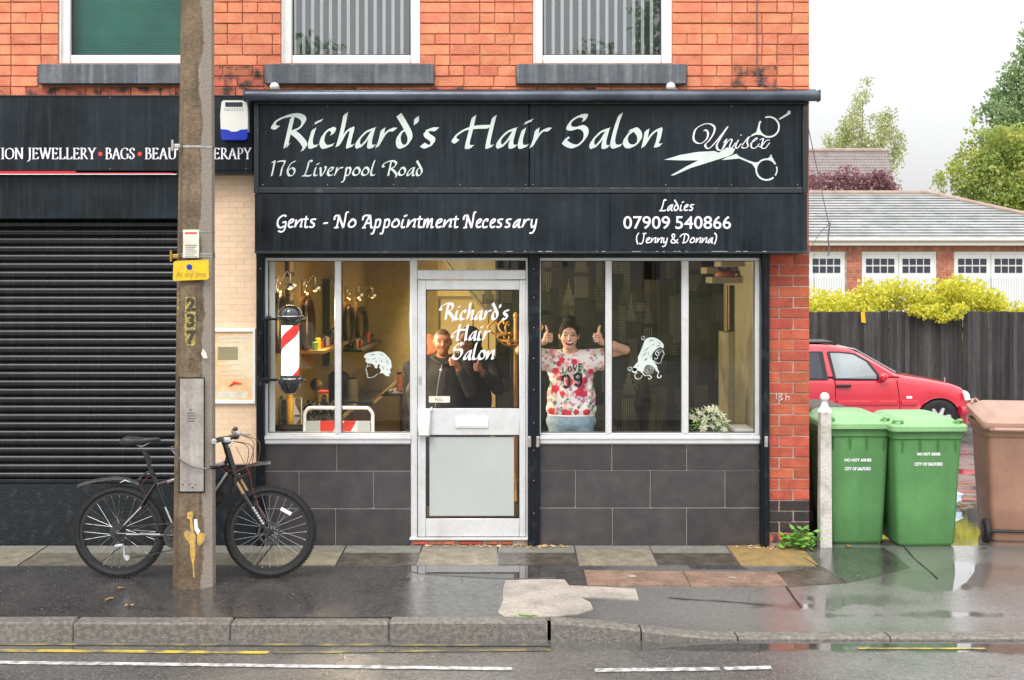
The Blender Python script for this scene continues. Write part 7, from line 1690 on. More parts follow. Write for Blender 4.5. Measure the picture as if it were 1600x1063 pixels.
p = [(y0_+.30+.14*math.sin(i*1.1), z) for i, z in enumerate(zz_)]+[(y1_-.10-.18*abs(math.sin(i*.9+1)), z) for i, z in list(enumerate(zz_))[::-1]]
mb.prism(p, XI0+.0755, XI0+.078, axis='x'); obj('print', mb, 'wall_yellow', t_)
for (pa, pb, pyv, l) in [(470, 512, 545, 'wall shelf with coloured bottles under the second mirror'), (536, 585, 543, 'far wall shelf with dark and red bottles')]:
    y0_, y1_ = WY(pa), WY(min(pb, 571)); z = WZ(pa+8, pyv)
    t_ = thing('wall_shelf', l, 'shelf', (XI0, y0_, z)); obj('board', MB().box(XI0, XI0+.22, y0_, y1_, z-.03, z), 'pine' if pa < 500 else 'black_satin', t_)
    k = 0
    for j in range(9):
        yy_ = y0_+.08+(y1_-y0_-.15)*j/9; hh_ = random.uniform(.08, .17); rr2 = random.uniform(.02, .033); mname = ['green_plastic', 'yellow_plastic', 'red_plastic', 'black_gloss', 'white_plastic', 'red_plastic', 'black_gloss', 'green_plastic', 'yellow_plastic'][j] if pa < 500 else ['black_gloss', 'red_plastic', 'black_gloss', 'orange_fabric', 'black_gloss', 'black_gloss', 'red_plastic', 'dark_wood', 'black_gloss'][j]
        clr = {'green_plastic': 'green', 'yellow_plastic': 'yellow', 'red_plastic': 'red', 'black_gloss': 'black', 'white_plastic': 'white', 'orange_fabric': 'orange', 'dark_wood': 'dark brown'}[mname]; nth = ['nearest', 'second', 'third', 'fourth', 'fifth', 'sixth', 'seventh', 'eighth', 'farthest'][j]
        b_ = thing('bottle', (f'{clr} bottle, {nth} from the window on the near pine wall shelf' if pa < 500 else f'{clr} bottle, {nth} from the window on the far black wall shelf'), 'bottle', (XI0+.12, yy_, z), 0, 'styling bottles on the near wall shelf' if pa < 500 else 'styling bottles on the far wall shelf')
        obj('body', MB().lathe([(rr2, 0), (rr2, hh_*.75), (rr2*.45, hh_*.85), (rr2*.45, hh_*.86)], (XI0+.12, yy_, z), 10), mname, b_, smooth=50); obj('cap', MB().lathe([(rr2*.5, hh_*.86), (rr2*.5, hh_)], (XI0+.12, yy_, z), 8), 'black_gloss', b_)
# counters along the left wall
zc0 = PZ(660, .45)
t_ = thing('counter', 'long black salon counter along the left wall', 'counter', (XI0, 1.5, ZF))
obj('worktop', MB().box(XI0, XI0+.50, .30, 1.9, zc0-.04, zc0, b=.006), 'black_gloss', t_); obj('cupboard', MB().box(XI0, XI0+.46, .32, 1.88, ZF, zc0-.041), 'black_satin', t_)
t_ = thing('counter', 'far black counter cluttered with dryers and tins below the far shelf', 'counter', (XI0, 4, ZF))
obj('worktop', MB().box(XI0, XI0+.62, 2.2, 6.2, .86, .90, b=.006), 'black_gloss', t_); obj('cupboard', MB().box(XI0, XI0+.58, 2.22, 6.18, ZF, .859), 'dark_wood', t_)
def tin(X, y, z, r_, h_, m, l, name='tin', lid='black_gloss', cat='tin'):
    t2 = thing(name, l, cat, (X, y, z)); obj('body', MB().lathe([(r_, 0), (r_, h_*.88), (r_*.9, h_*.9), (r_*.9, h_*.9+.001)], (X, y, z), 14), m, t2, smooth=50); obj('lid', MB().lathe([(r_*.92, h_*.9), (r_*.92, h_), (r_*.5, h_*1.01)], (X, y, z), 14), lid, t2, smooth=50)
tin(PX(454, .55), .55, zc0, .024, PZ(618, .55)-zc0, 'yellow_plastic', 'tall yellow spray can on the counter below the barber pole', lid='yellow_plastic', cat='spray can')
tin(PX(427.5, .75), .75, zc0, .012, .26, 'yellow_plastic', 'thin orange tube standing at the left end of the counter', 'tube', cat='tube')
tin(PX(444, .62), .62, zc0, .020, .17, 'denim_dark', 'dark blue bottle beside the yellow spray can', 'bottle', cat='bottle')
tin(PX(440, .62)-.01, .66, zc0, .016, .19, 'wall_cream', 'cream bottle behind the dark blue one', 'bottle', cat='bottle')
y = .9; t_ = thing('folded_stand', 'small white wire stand with a white card on the counter', 'stand', (PX(465, y), y, zc0))
obj('frame', MB().tube([P(459, 655, y), P(460, 622, y), P(471, 622, y), P(471, 656, y)], .006, 6), 'upvc', t_); obj('card', MB().prism([P(a, b_, y)[::2] for a, b_ in [(459, 648), (460, 630), (469, 648)]], y, y+.005), 'white_plastic', t_)
y = 1.5; t_ = thing('yellow_tub', 'yellow tub with a red lid standing on the counter', 'tub', (PX(504, y), y, zc0))
obj('tub', MB().box(PX(497, y), PX(511, y), y, y+.1, zc0, PZ(615, y), b=.01), 'yellow_plastic', t_); obj('lid', MB().box(PX(496.5, y), PX(511.5, y), y-.005, y+.105, PZ(615, y), PZ(611, y), b=.004), 'red_plastic', t_)
y = 1.3; t_ = thing('shaving_mirror', 'small round black mirror on a stand among the counter clutter', 'mirror', P(494, 640, y))
obj('disc', MB().lathe([(.055, -.01), (.055, .01)], P(494, 601, y), 20, 'y'), 'black_gloss', t_); obj('glass', MB().lathe([(.030, -.013), (0, -.0131)], P(497, 599, y), 16, 'y'), 'mirror', t_); obj('stem', MB().tube([P(494, 608, y), (PX(494, y), y, zc0)], .007, 6), 'black_gloss', t_)
y = 1.2; mb = MB()
for i in range(16): 
    X = PX(random.uniform(478, 520), y); mb.tube(bez([(X, y+random.uniform(-.2, .2), zc0+.01), (X+random.uniform(-.06, .06), y, zc0+random.uniform(.02, .14)), (X+random.uniform(-.12, .12), y+random.uniform(-.1, .1), zc0+.015)], 4), random.uniform(.008, .026), 6)
obj('hair_tools', mb, 'black_gloss', label='tangle of black hair dryers and clippers on the counter', cat='hair tools', kind='stuff')
# salon chair, trolley, far clutter
y = 3.2; t_ = thing('salon_chair', 'dark high backed salon chair between the two left panes', 'chair', (PX(531, y), y, ZF))
obj('backrest', MB().box(PX(512, y), PX(545, y), y, y+.12, PZ(655, y), PZ(581, y), b=.04), 'black_satin', t_, smooth=50); obj('seat', MB().box(PX(508, y), PX(549, y), y-.45, y+.05, .48, .60, b=.04), 'black_satin', t_, smooth=50)
obj('base', MB().lathe([(.28, ZF), (.26, ZF+.03), (.05, ZF+.05), (.04, .48)], (PX(531, y), y-.2, 0), 20), 'chrome', t_); obj('armrest', MB().tube([(PX(510, y), y-.4, .78), (PX(510, y), y, .80)], .025, 8).tube([(PX(547, y), y-.4, .78), (PX(547, y), y, .80)], .025, 8), 'black_satin', t_)
y = 3.6; t_ = thing('tool_trolley', 'low dark work table strewn with magazines in front of the back wall', 'table', (PX(590, y), y, ZF))
zt2 = PZ(612, y); obj('tabletop', MB().box(PX(556, y), PX(634, y), y-.2, y+.45, zt2-.03, zt2), 'dark_wood', t_)
obj('leg', MB().box(PX(560, y), PX(563, y), y-.18, y-.14, ZF, zt2-.03), 'dark_wood', t_); obj('leg', MB().box(PX(628, y), PX(631, y), y-.18, y-.14, ZF, zt2-.03), 'dark_wood', t_)
for i, (px, c_, l) in enumerate([(580, 'grey_reflective', 'grey open magazine on the dark work table'), (600, 'wall_cream', 'cream magazine on the dark work table'), (570, 'red_plastic', 'red magazine on the left of the dark work table')]):
    X = PX(px, y); mb = MB().obox((X, y-.02*i, zt2+.012), (.09, .12, .008), Matrix.Rotation(R(12*i-10), 3, 'Z')); obj('magazine', mb, c_, label=l, cat='magazine')
tin(PX(623, y), y+.1, zt2, .035, .20, 'orange_fabric', 'orange bottle on the far corner of the dark work table', 'bottle', cat='bottle')
tin(PX(559, 3.0)-.05, 3.0, .90, .06, .16, 'wall_cream', 'white tub in front of the far counter', 'tub', cat='tub')
obj('shadow_cupboard', MB().box(PX(560, 5.5), PX(632, 5.5), 5.5, 6.2, ZF, .75), 'black_satin', label='low black cupboard against the back wall', cat='cupboard')
# hooped barrier board behind the left window
y = .22; t_ = thing('hoop_barrier', 'white hooped stand with a red and white striped board in the left window', 'stand', (PX(529, y), y, ZF))
obj('hoop', MB().tube([(PX(476, y), y, ZF), P(476, 665, y)]+bez([P(476, 655, y), P(476.5, 646, y), P(482, 638.5, y), P(490, 637.5, y)], 4)+bez([P(568, 637.5, y), P(576, 638.5, y), P(582, 646, y), P(582.5, 655, y)], 4)+[P(582.5, 665, y), (PX(582.5, y), y, ZF)], .0135, 10), 'upvc', t_, smooth=60)
def quad(name, a, b_, c_, d_, m): obj(name, MB().prism([P(q[0], q[1], y)[::2] for q in (a, b_, c_, d_)], y-.008, y+.004), m, t_)
quad('grey_panel', (479, 658), (500.5, 658), (500.5, 690), (479, 690), 'grey_reflective'); quad('red_panel', (500.5, 658), (529, 658), (512, 690), (500.5, 690), 'red_plastic')
quad('white_panel', (529, 658), (538, 658), (521, 690), (512, 690), 'white_plastic'); quad('red_panel', (538, 658), (557, 658), (540, 690), (521, 690), 'red_plastic'); quad('white_panel', (557, 658), (558.5, 658), (558.5, 690), (540, 690), 'white_plastic'); quad('grey_panel', (558.5, 658), (579, 658), (579, 690), (558.5, 690), 'grey_reflective')
# rear door with panels, coat stand, round cushion, pink case
y = 3.4; t_ = thing('panelled_door', 'cream panelled cupboard door behind the two standing people', 'door', (PX(728, y), y, ZF))
obj('leaf', MB().box(PX(686, y), PX(800, y), y, y+.05, ZF, PZ(468, y)), 'wall_yellow', t_); obj('architrave', MB().box(PX(683, y), PX(686, y), y-.03, y+.05, ZF, PZ(463, y)).box(PX(686, y), PX(800, y), y-.03, y+.05, PZ(468, y), PZ(463, y)), 'wall_cream', t_)
obj('panel_moulding', MB().box(PX(738, y), PX(739, y), y-.012, y, .3, PZ(475, y)).box(PX(762, y), PX(763, y), y-.012, y, .3, PZ(475, y)).box(PX(692, y), PX(790, y), y-.012, y, 1.0, 1.02), 'wall_cream', t_)
obj('side_screen', MB().box(PX(640, y+.1), PX(683, y+.1), y+.1, y+.15, ZF, ZL), 'wall_tan', label='tan partition beside the cream panelled door', cat='partition')
y = 1.45; sx0 = PX(806, y); t_ = thing('coat_stand', 'bentwood coat stand with curled hooks behind the door glass', 'coat stand', (sx0, y, ZF))
obj('post', MB().tube([(sx0, y, ZF), (sx0, y, PZ(494, y))], .019, 10).ell((sx0, y, PZ(493, y)), (.026, .026, .03), 10, 8), 'pine', t_, smooth=60)
hz0 = PZ(523, y)
for i in range(6):
    a = i*math.pi/3+.15; ca, sa = math.cos(a), math.sin(a)
    obj('hook', MB().tube(bez([(sx0+.02*ca, y+.02*sa, hz0-.10), (sx0+.10*ca, y+.10*sa, hz0-.09), (sx0+.17*ca, y+.17*sa, hz0-.02), (sx0+.10*ca, y+.10*sa, hz0+.005), (sx0+.08*ca, y+.08*sa, hz0+.01), (sx0+.20*ca, y+.20*sa, hz0+.01), (sx0+.25*ca, y+.25*sa, hz0+.07), (sx0+.19*ca, y+.19*sa, hz0+.12), (sx0+.165*ca, y+.165*sa, hz0+.09)], 5), .0105, 8), 'pine', t_, smooth=60)
obj('hoop', MB().tube([(sx0+.14*math.cos(t), y+.14*math.sin(t), hz0-.05) for t in np.linspace(0, 6.283, 25)[:-1]], .009, 8, closed=True), 'pine', t_, smooth=60)
obj('foot', MB().tube([(sx0-.22, y, ZF+.01), (sx0, y, ZF+.18), (sx0+.22, y, ZF+.01)], .014, 8).tube([(sx0, y-.22, ZF+.01), (sx0, y, ZF+.18), (sx0, y+.20, ZF+.01)], .014, 8), 'pine', t_, smooth=60)
y = 2.0; t_ = thing('round_hand_mirror', 'round terracotta back of a salon mirror beside the waving man', 'mirror', P(671, 540, y)); obj('disc', MB().lathe([(.09, -.012), (.1, 0), (.09, .012)], P(670, 539, y), 24, 'y'), 'orange_fabric', t_); obj('stand', MB().tube([P(670, 553, y), P(670, 640, y), (PX(670, y), y, ZF)], .012, 8), 'black_gloss', t_)
obj('pink_bag', MB().ell(P(669, 587, 1.9), (.045, .03, .07), 14, 10), 'pink_plastic', smooth=60, label='pink washbag beside the man in the doorway', cat='bag')
# shelves with glassware at the right wall, slatted rack
for i, (pa, v, y, l) in enumerate([(1112, 433, .80, 'lowest white glass shelf at the right of the window'), (1104, 418, 1.0, 'middle white shelf holding glassware'), (1126, 407, .70, 'topmost white shelf under the window head')]):
    t_ = thing('display_shelf', l, 'shelf', (XI1, y, PZ(v, y)), 0, 'white display shelves by the right wall'); obj('board', MB().box(PX(pa, y), XI1, y, y+.32, PZ(v+10, y), PZ(v, y), b=.004), 'wall_cream', t_)
y = 1.0
t_ = thing('orange_vase', 'orange and red glass ornament on the lowest white shelf', 'ornament', P(1130, 433, y)); obj('bowl', MB().ell(P(1133, 430, y-.05), (.09, .06, .035), 14, 8), 'orange_fabric', t_, smooth=60); obj('rim', MB().tube([(PX(1133, y)+.07*math.cos(t), y-.05+.05*math.sin(t), PZ(428, y)) for t in np.linspace(0, 6.28, 17)[:-1]], .006, 6, closed=True), 'red_plastic', t_)
t_ = thing('twig_ornament', 'bundle of twisted dark twigs on the white shelves', 'ornament', P(1150, 420, y))
obj('twigs', MB().tube(bez([P(1138, 428, y), P(1142, 412, y), P(1152, 418, y), P(1163, 410, y), P(1172, 420, y)], 5), .006, 6).tube(bez([P(1120, 414, y), P(1128, 424, y), P(1140, 418, y)], 5), .010, 6).tube(bez([P(1150, 426, y), P(1160, 414, y), P(1175, 411, y)], 5), .005, 6), 'dark_wood', t_)
y = 1.15; t_ = thing('bamboo_rack', 'dark slatted bamboo panel hanging on the right wall', 'panel', (XI1, y, PZ(480, y)))
X0_, X1_ = PX(1137, y), XI1-.005; obj('backing', MB().box(X0_, X1_, y+.01, y+.03, PZ(519, y), PZ(446, y)), 'black_satin', t_)
for i, px in enumerate((1139, 1147, 1152, 1158, 1163, 1170, 1175, 1181)): 
    if PX(px, y) < X1_: obj('bamboo_rod', MB().tube([(PX(px, y), y-.002, PZ(516+(i % 3)*2, y)), (PX(px, y), y-.002, PZ(446, y))], .0055, 6), 'pine', t_)
obj('white_ledge', MB().box(PX(1141, .5), XI1, .30, .62, PZ(672, .5), PZ(666, .5), b=.004), 'upvc', label='white ledge in the lower right corner of the window', cat='ledge')
obj('cream_box', MB().box(PX(1134, 1.3), XI1-.002, 1.15, 1.68, ZF, PZ(520, 1.3)), 'wall_cream', label='cream boxed in panel below the bamboo rack', cat='panel')
# lilies
y = .19; fx = PX(1104, y); t_ = thing('lily_pot', 'pot of pale cream lilies on the inside window sill', 'flowers', (fx, y, PZ(682, .1)))
zb_ = PZ(682, .1); obj('pot', MB().lathe([(.035, 0), (.05, .05), (.046, .05), (.03, .01)], (fx, y, zb_), 16), 'dark_wood', t_)
mf = MB(); mg = MB(); mst = MB()
for i in range(24):
    px, pyv = random.uniform(1080, 1134), random.uniform(640, 674); 
    if pyv < 650 and not 1082 < px < 1122: pyv += 14
    c_ = Vector(P(px, pyv, y+random.uniform(-.07, .05))); mst.tube([(fx, y, zb_+.04), tuple(c_)], .0022, 4)
    ax_ = Vector((random.uniform(-.7, .7), -random.uniform(.3, 1), random.uniform(.0, 1))).normalized(); Q = ax_.to_track_quat('Z', 'Y').to_matrix()
    for k in range(6):
        a = k*math.pi/3; d_ = Vector((math.cos(a), math.sin(a), 0)); s_ = Vector((-math.sin(a), math.cos(a), 0)); L = random.uniform(.038, .052)
        pts = [Vector((0, 0, 0)), d_*L*.45+s_*L*.20+Vector((0, 0, L*.45)), d_*L*1.05+Vector((0, 0, L*.45)), d_*L*.45-s_*L*.20+Vector((0, 0, L*.45))]
        mf.add([tuple(Q @ p+c_) for p in pts], [(0, 1, 2, 3)])
for i in range(70):
    px, pyv = random.uniform(1078, 1138), random.uniform(644, 678); c_ = Vector(P(px, pyv, y+random.uniform(-.06, .06))); a = random.uniform(0, 6.28); d_ = Vector((math.cos(a), random.uniform(-.5, .5), abs(math.sin(a)))); s_ = d_.orthogonal().normalized()*.007
    mg.add([tuple(c_), tuple(c_+d_*.02+s_), tuple(c_+d_*.05), tuple(c_+d_*.02-s_)], [(0, 1, 2, 3)])
obj('blooms', mf, 'petal', t_, kind='stuff'); obj('leaves', mg, 'leaf_weed', t_, kind='stuff'); obj('stems', mst, 'stem_green', t_)

# ================================================================== PEOPLE
def fist(c, side, up=True, fwd=(0, -1, 0)):
    """closed hand with the thumb up; side = +1 when the knuckles point to -x"""
    x, y, z = c; s_ = -side; P_ = [el((x, y, z), (.034, .024, .040), .012), cap((x-s_*.01, y+.004, z-.015), (x-s_*.01, y+.004, z+.02), .024, .026, .012)]
    for i, dz in enumerate((.029, .010, -.009, -.027)):
        L = (.030, .034, .031, .025)[i]
        P_ += [cap((x-s_*.004, y-.006, z+dz), (x+s_*L, y-.012, z+dz*1.02), .0098, .0092, .004), cap((x+s_*L, y-.012, z+dz*1.02), (x+s_*(L-.006), y-.030, z+dz), .0092, .0086, .003), cap((x+s_*(L-.006), y-.030, z+dz), (x-s_*.006, y-.030, z+dz*.95), .0086, .0078, .003)]
    P_ += [cap((x-s_*.016, y-.012, z+.016), (x-s_*.006, y-.018, z+.050), .0135, .0115, .008), cap((x-s_*.006, y-.018, z+.050), (x-s_*.010, y-.014, z+.080), .0110, .0098, .004), cap((x-s_*.010, y-.014, z+.080), (x-s_*.018, y-.010, z+.098), .0098, .0075, .004)]
    return P_
def head_prims(h, tilt=0, smile=True):
    """head with the chin bottom at local height h-.115 and crown at h+.11"""
    x, y, z = h
    return [el((x, y+.015, z+.02), (.074, .092, .094), .02), el((x, y-.020, z-.035), (.060, .068, .068), .03), el((x, y-.045, z-.088), (.030, .032, .026), .035), cap((x, y-.03, z-.08), (x, y-.062, z-.082), .022, .018, .02),
            el((x-.034, y-.060, z-.028), (.024, .020, .020), .016), el((x+.034, y-.060, z-.028), (.024, .020, .020), .016), el((x, y-.070, z+.032), (.050, .018, .020), .02),
            cap((x, y-.083, z+.008), (x, y-.100, z-.026), .0075, .0115, .008), el((x, y-.094, z-.030), (.015, .010, .008), .006),
            el((x-.075, y+.012, z-.005), (.010, .018, .028), .006), el((x+.075, y+.012, z-.005), (.010, .018, .028), .006),
            cut((x-.030, y-.094, z+.006), (.015, .012, .008), .008), cut((x+.030, y-.094, z+.006), (.015, .012, .008), .008)]
def figure(name, label, loc, rotz, head, arms, skin_c, clothes, hair, face, sleeve='short', sc=1., sh=.17, shz=1.36, hairline=1., seated=False, h=.0045):
    t_ = thing(name, label, 'person', loc, rotz); t_.scale = (1, 1, 1)
    hx, hy, hz = head; body = head_prims(head); nb_ = (hx*.4, .02, shz+.0)
    body += [cap((hx, hy+.015, hz-.06), nb_, .046, .052, .02), el((0, .02, 1.24), (.145, .090, .17), .05), el((0, .015, 1.02), (.125, .085, .14), .06), el((0, .02, .90), (.155, .095, .10), .05)]
    for s_, (sp_, e, w_) in zip((-1, 1), arms):
        S_ = (s_*sh, .02, shz-.02); body += [el(S_, (.052, .050, .052), .04), cap(S_, e, .043, .034, .02), cap(e, (np.array(e)*.5+np.array(w_)*.5), .036, .036, .012), cap((np.array(e)*.5+np.array(w_)*.5), w_, .036, .024, .012)]
        if sp_ == 'fist': body += fist((w_[0]+(-s_)*.030, w_[1]-.012, w_[2]+.032), s_)+[cap(w_, (w_[0]-s_*.015, w_[1]-.006, w_[2]+.015), .024, .028, .01)]
        else:
            c_ = np.array(w_)+np.array((0, -.0, -.06)); body += [el(c_, (.020, .034, .045), .015)]
            for i, dy in enumerate((-.024, -.008, .008, .023)): body += [cap(c_+np.array((0, dy, -.03)), c_+np.array((.004, dy*1.1, -.062)), .0088, .008, .003), cap(c_+np.array((.004, dy*1.1, -.062)), c_+np.array((.016, dy*1.1, (-.088, -.093, -.09, -.08)[i])), .008, .007, .003)]
            body += [cap(c_+np.array((0, -.028, .015)), c_+np.array((.012, -.048, -.02)), .012, .009, .006)]
    for s_ in (-1, 1): body += [cap((s_*.085, .02, .86), (s_*.095, .0, .48), .080, .055, .03), cap((s_*.095, .0, .48), (s_*.10, .03, .09), .052, .036, .02), cap((s_*.10, .04, .05), (s_*.115, -.12, .035), .040, .030, .02)]
    sk = np.array(skin_c)
    def col(V):
        C = np.tile(sk, (len(V), 1)); x, y, z = V[:, 0]-hx, V[:, 1]-hy, V[:, 2]-hz
        fr_ = y < -.03
        def blend(m_, c_, a=1.):
            C[m_] = C[m_]*(1-a)+np.array(c_)*a
        blend(fr_ & ((np.abs(np.abs(x)-.036)/.022)**2+((z+.03)/.018)**2 < 1), sk*np.array((1.12, .82, .80)), .5)      # cheeks
        mouth = fr_ & ((x/.031)**2+((z+.0615-.10*x*x/.03)/(.0145))**2 < 1) & (z < -.045)
        lips = fr_ & ((x/.036)**2+((z+.0625)/.0185)**2 < 1) & (z < -.047)
        if face == 'laugh': blend(lips, (.58, .13, .12)); blend(mouth, (.10, .012, .012))
        else: blend(fr_ & ((x/.028)**2+((z+.060)/.008)**2 < 1), (.30, .09, .07))
        for s_ in (-1, 1):
            ex = x-s_*.031
            blend(fr_ & ((ex/.018)**2+((z-.003-.2*ex*ex/.02)/.0075)**2 < 1), (.05, .025, .02), .85)
            blend(fr_ & ((ex/.022)**2+((z-.026+.25*ex*ex/.02)/.0038)**2 < 1), (.05, .025, .018), .65)
        if face in ('stubble', 'plain'): blend(((z > .066-.9*np.maximum(y+.02, 0)) & (z > -.06)) | ((y > .035) & (z > -.06)), (.045, .030, .022), .88)
        if face == 'stubble': blend((z < -.03) & (z > -.13) & (y < .04) & (np.abs(x) < .075), sk*.62, .6)
        return C
    organic('body', body, h, 'skin', t_, col)
    if face == 'laugh':
        mb = MB(); n = 9
        vs = [((hx-.022+.044*i/(n-1)), hy-.0945+.22*abs(-.022+.044*i/(n-1))*.6, hz-.050+(-.0 if j == 0 else -.0085)+.10*(-.022+.044*i/(n-1))**2/.02) for j in (0, 1) for i in range(n)]
        mb.add(vs, [(i, i+1, i+n+1, i+n) for i in range(n-1)]); obj('teeth', mb, 'tooth', t_, local=True)
    hp = hair(hx, hy, hz)
    if hp: organic('hair', hp, .0055, 'hair_dark', t_)
    clothes(t_, arms)
    return t_
# --- the young woman in the window
WLOC = (.485, .44, ZF)
w_arms = [('fist', (-.42, -.03, 1.40), (-.225, -.15, 1.478)), ('fist', (.44, -.03, 1.405), (.235, -.15, 1.478))]
def w_hair(x, y, z):
    return [el((x, y+.018, z+.027), (.083, .102, .098), .02), el((x, y+.020, z+.085), (.052, .055, .040), .02), el((x+.006, y+.01, z+.128), (.046, .040, .026), .010), el((x-.030, y+.02, z+.138), (.022, .022, .020), .006), el((x+.036, y+.0, z+.140), (.020, .02, .020), .006), el((x+.010, y+.0, z+.150), (.024, .02, .014), .006), el((x-.010, y-.01, z+.150), (.012, .012, .018), .004),
            cut((x, y-.092, z-.034), (.074, .098, .106), .010)]
def w_clothes(t_, arms):
    sh = [el((0, .02, 1.24), (.195, .112, .17), .05), el((0, .012, 1.03), (.200, .120, .17), .06), el((0, .012, .92), (.208, .122, .10), .04), cap((-.15, .02, 1.335), (.15, .02, 1.335), .062, .062, .04),
          cap((-.165, .02, 1.325), (-.235, .005, 1.325), .078, .092, .04), cap((.165, .02, 1.325), (.240, .005, 1.325), .078, .092, .04),
          cut((0, .0, 1.44), (.075, .085, .070), .012), cut((-.325, -.01, 1.335), (.065, .12, .12), .008), cut((.330, -.01, 1.335), (.065, .12, .12), .008), cut((0, .01, .770), (.24, .16, .075), .006)]
    # soft folds in the cloth
    for (a, b_, r_) in [((-.11, -.10, 1.22), (-.02, -.13, 1.0), .010), ((.12, -.09, 1.25), (.05, -.13, 1.02), .010), ((.16, -.04, 1.1), (.12, -.11, .9), .012), ((-.16, -.04, 1.1), (-.13, -.11, .9), .012)]: sh.append(cap(a, b_, r_, r_*.6, .03))
    fl = []
    rr = np.random.default_rng(11)
    big = [(-.105, 1.295), (-.13, 1.235), (-.09, 1.18), (-.135, 1.09), (-.075, 1.055), (.055, 1.065), (.10, 1.05), (-.03, .895), (-.055, .90), (.035, .905), (.12, .90), (.105, 1.16), (.075, 1.11), (-.02, 1.15), (.155, 1.23), (-.165, .91), (.02, 1.31), (-.08, 1.325)]
    for i, (a, b_) in enumerate(big): fl.append((a, b_, rr.uniform(.020, .030), rr.choice(3)))
    for i in range(420): fl.append((rr.uniform(-.33, .33), rr.uniform(.83, 1.42), rr.uniform(.007, .017), rr.choice([3, 3, 3, 4, 4, 5, 5, 6, 7, 7])))
    pal = np.array([(.62, .015, .045), (.70, .035, .06), (.58, .02, .08), (.80, .38, .36), (.60, .22, .40), (.10, .26, .15), (.30, .40, .34), (.80, .52, .42)])
    def col(V):
        C = np.tile(np.array((.80, .78, .76)), (len(V), 1)); x, y, z = V[:, 0], V[:, 1], V[:, 2]; best = np.full(len(V), 9.)
        for (a, b_, r_, ci) in fl[::-1]:
            d = np.hypot(x-a, z-b_); ang = np.arctan2(z-b_, x-a); rad = r_*(1.1+.10*np.cos(5*ang+a*90)); m_ = d < rad; k = np.clip(d[m_]/rad[m_], 0, 1)[:, None]; C[m_] = pal[ci]*(.82+.3*k)
        back = y > .05; C[back] = (.78, .76, .74)
        return C
    so_ = organic('tshirt', sh, .0045, 'shirt_print', t_, col)
    # lettering and numerals printed on the chest: laid onto the cloth
    me = so_.data; bvh = BVHTree.FromPolygons([v.co for v in me.vertices], [tuple(p.vertices) for p in me.polygons])
    def f3(u, v, k):
        r_ = bvh.ray_cast(Vector((u, -1, v)), Vector((0, 1, 0)))
        return (u, r_[0].y-.0085-.0001*(k % 5), v) if r_[0] else (u, -.1, v)
    mb = MB(); LV = {'L': [[(.1, 1), (.1, 0)], [(.1, .02), (.6, .02)]], 'O': [[(.35, 1), (.1, .7), (.1, .3), (.35, 0), (.6, .3), (.6, .7), (.35, 1)]], 'V': [[(.05, 1), (.32, 0)], [(.32, 0), (.6, 1)]], 'E': [[(.1, 1), (.1, 0)], [(.1, .98), (.55, .98)], [(.1, .5), (.45, .5)], [(.1, .02), (.55, .02)]],
              '0': [[(.38, 1), (.14, .85), (.12, .5), (.14, .15), (.38, 0), (.62, .15), (.64, .5), (.62, .85), (.38, 1)]], '9': [[(.62, .62), (.40, .44), (.14, .58), (.12, .85), (.38, 1), (.62, .86), (.64, .5), (.62, .15), (.38, 0), (.12, .14)]]}
    def put(ch, x0, zb_, wd_, hh_, nib):
        for s_ in LV[ch]:
            p = [(x0+q[0]*wd_, zb_+q[1]*hh_) for q in s_]; pp = []
            for a, b_ in zip(p[:-1], p[1:]):
                for tt in np.linspace(0, 1, 5)[:-1]: pp.append((a[0]*(1-tt)+b_[0]*tt, a[1]*(1-tt)+b_[1]*tt))
            pp.append(p[-1]); ribbon(mb, pp, f3, nib*.8, 0, nib, len(mb.f) % 5)
    for i, ch in enumerate('LOVE'): put(ch, -.078+.043*i, 1.222+.009*i, .052, .046, .009)
    put('0', -.088, 1.105, .105, .100, .020); put('9', .008, 1.118, .105, .100, .020)
    obj('shirt_lettering', mb, 'black_paint', t_, local=True)
    jn = [el((0, .02, .90), (.186, .114, .075), .03), el((0, .02, .82), (.205, .122, .10), .04)]
    for s_ in (-1, 1): jn += [cap((s_*.088, .02, .82), (s_*.10, .0, .48), .100, .070, .03), cap((s_*.10, .0, .48), (s_*.105, .02, .10), .066, .055, .02)]
    jn.append(cut((0, .02, .98), (.3, .3, .065), .004))
    organic('jeans', jn, .006, 'denim', t_)
    mb = MB(); n = 40
    mb.tube([(.186*math.cos(a), .02+.116*math.sin(a), .872) for a in np.linspace(0, 6.283, n+1)[:-1]], .011, 6, closed=True); obj('belt', mb, 'belt', t_, smooth=60, local=True)
    obj('shoe', MB().ell((-.11, -.05, .04), (.045, .12, .05), 12, 8).ell((.11, -.05, .04), (.045, .12, .05), 12, 8), 'black_satin', t_, local=True)
figure('person', 'laughing young woman in a floral LOVE 09 t-shirt giving two thumbs up in the window', WLOC, 0, (-.02, -.02, 1.522), w_arms, (.66, .38, .27), w_clothes, w_hair, 'laugh', h=.0042)
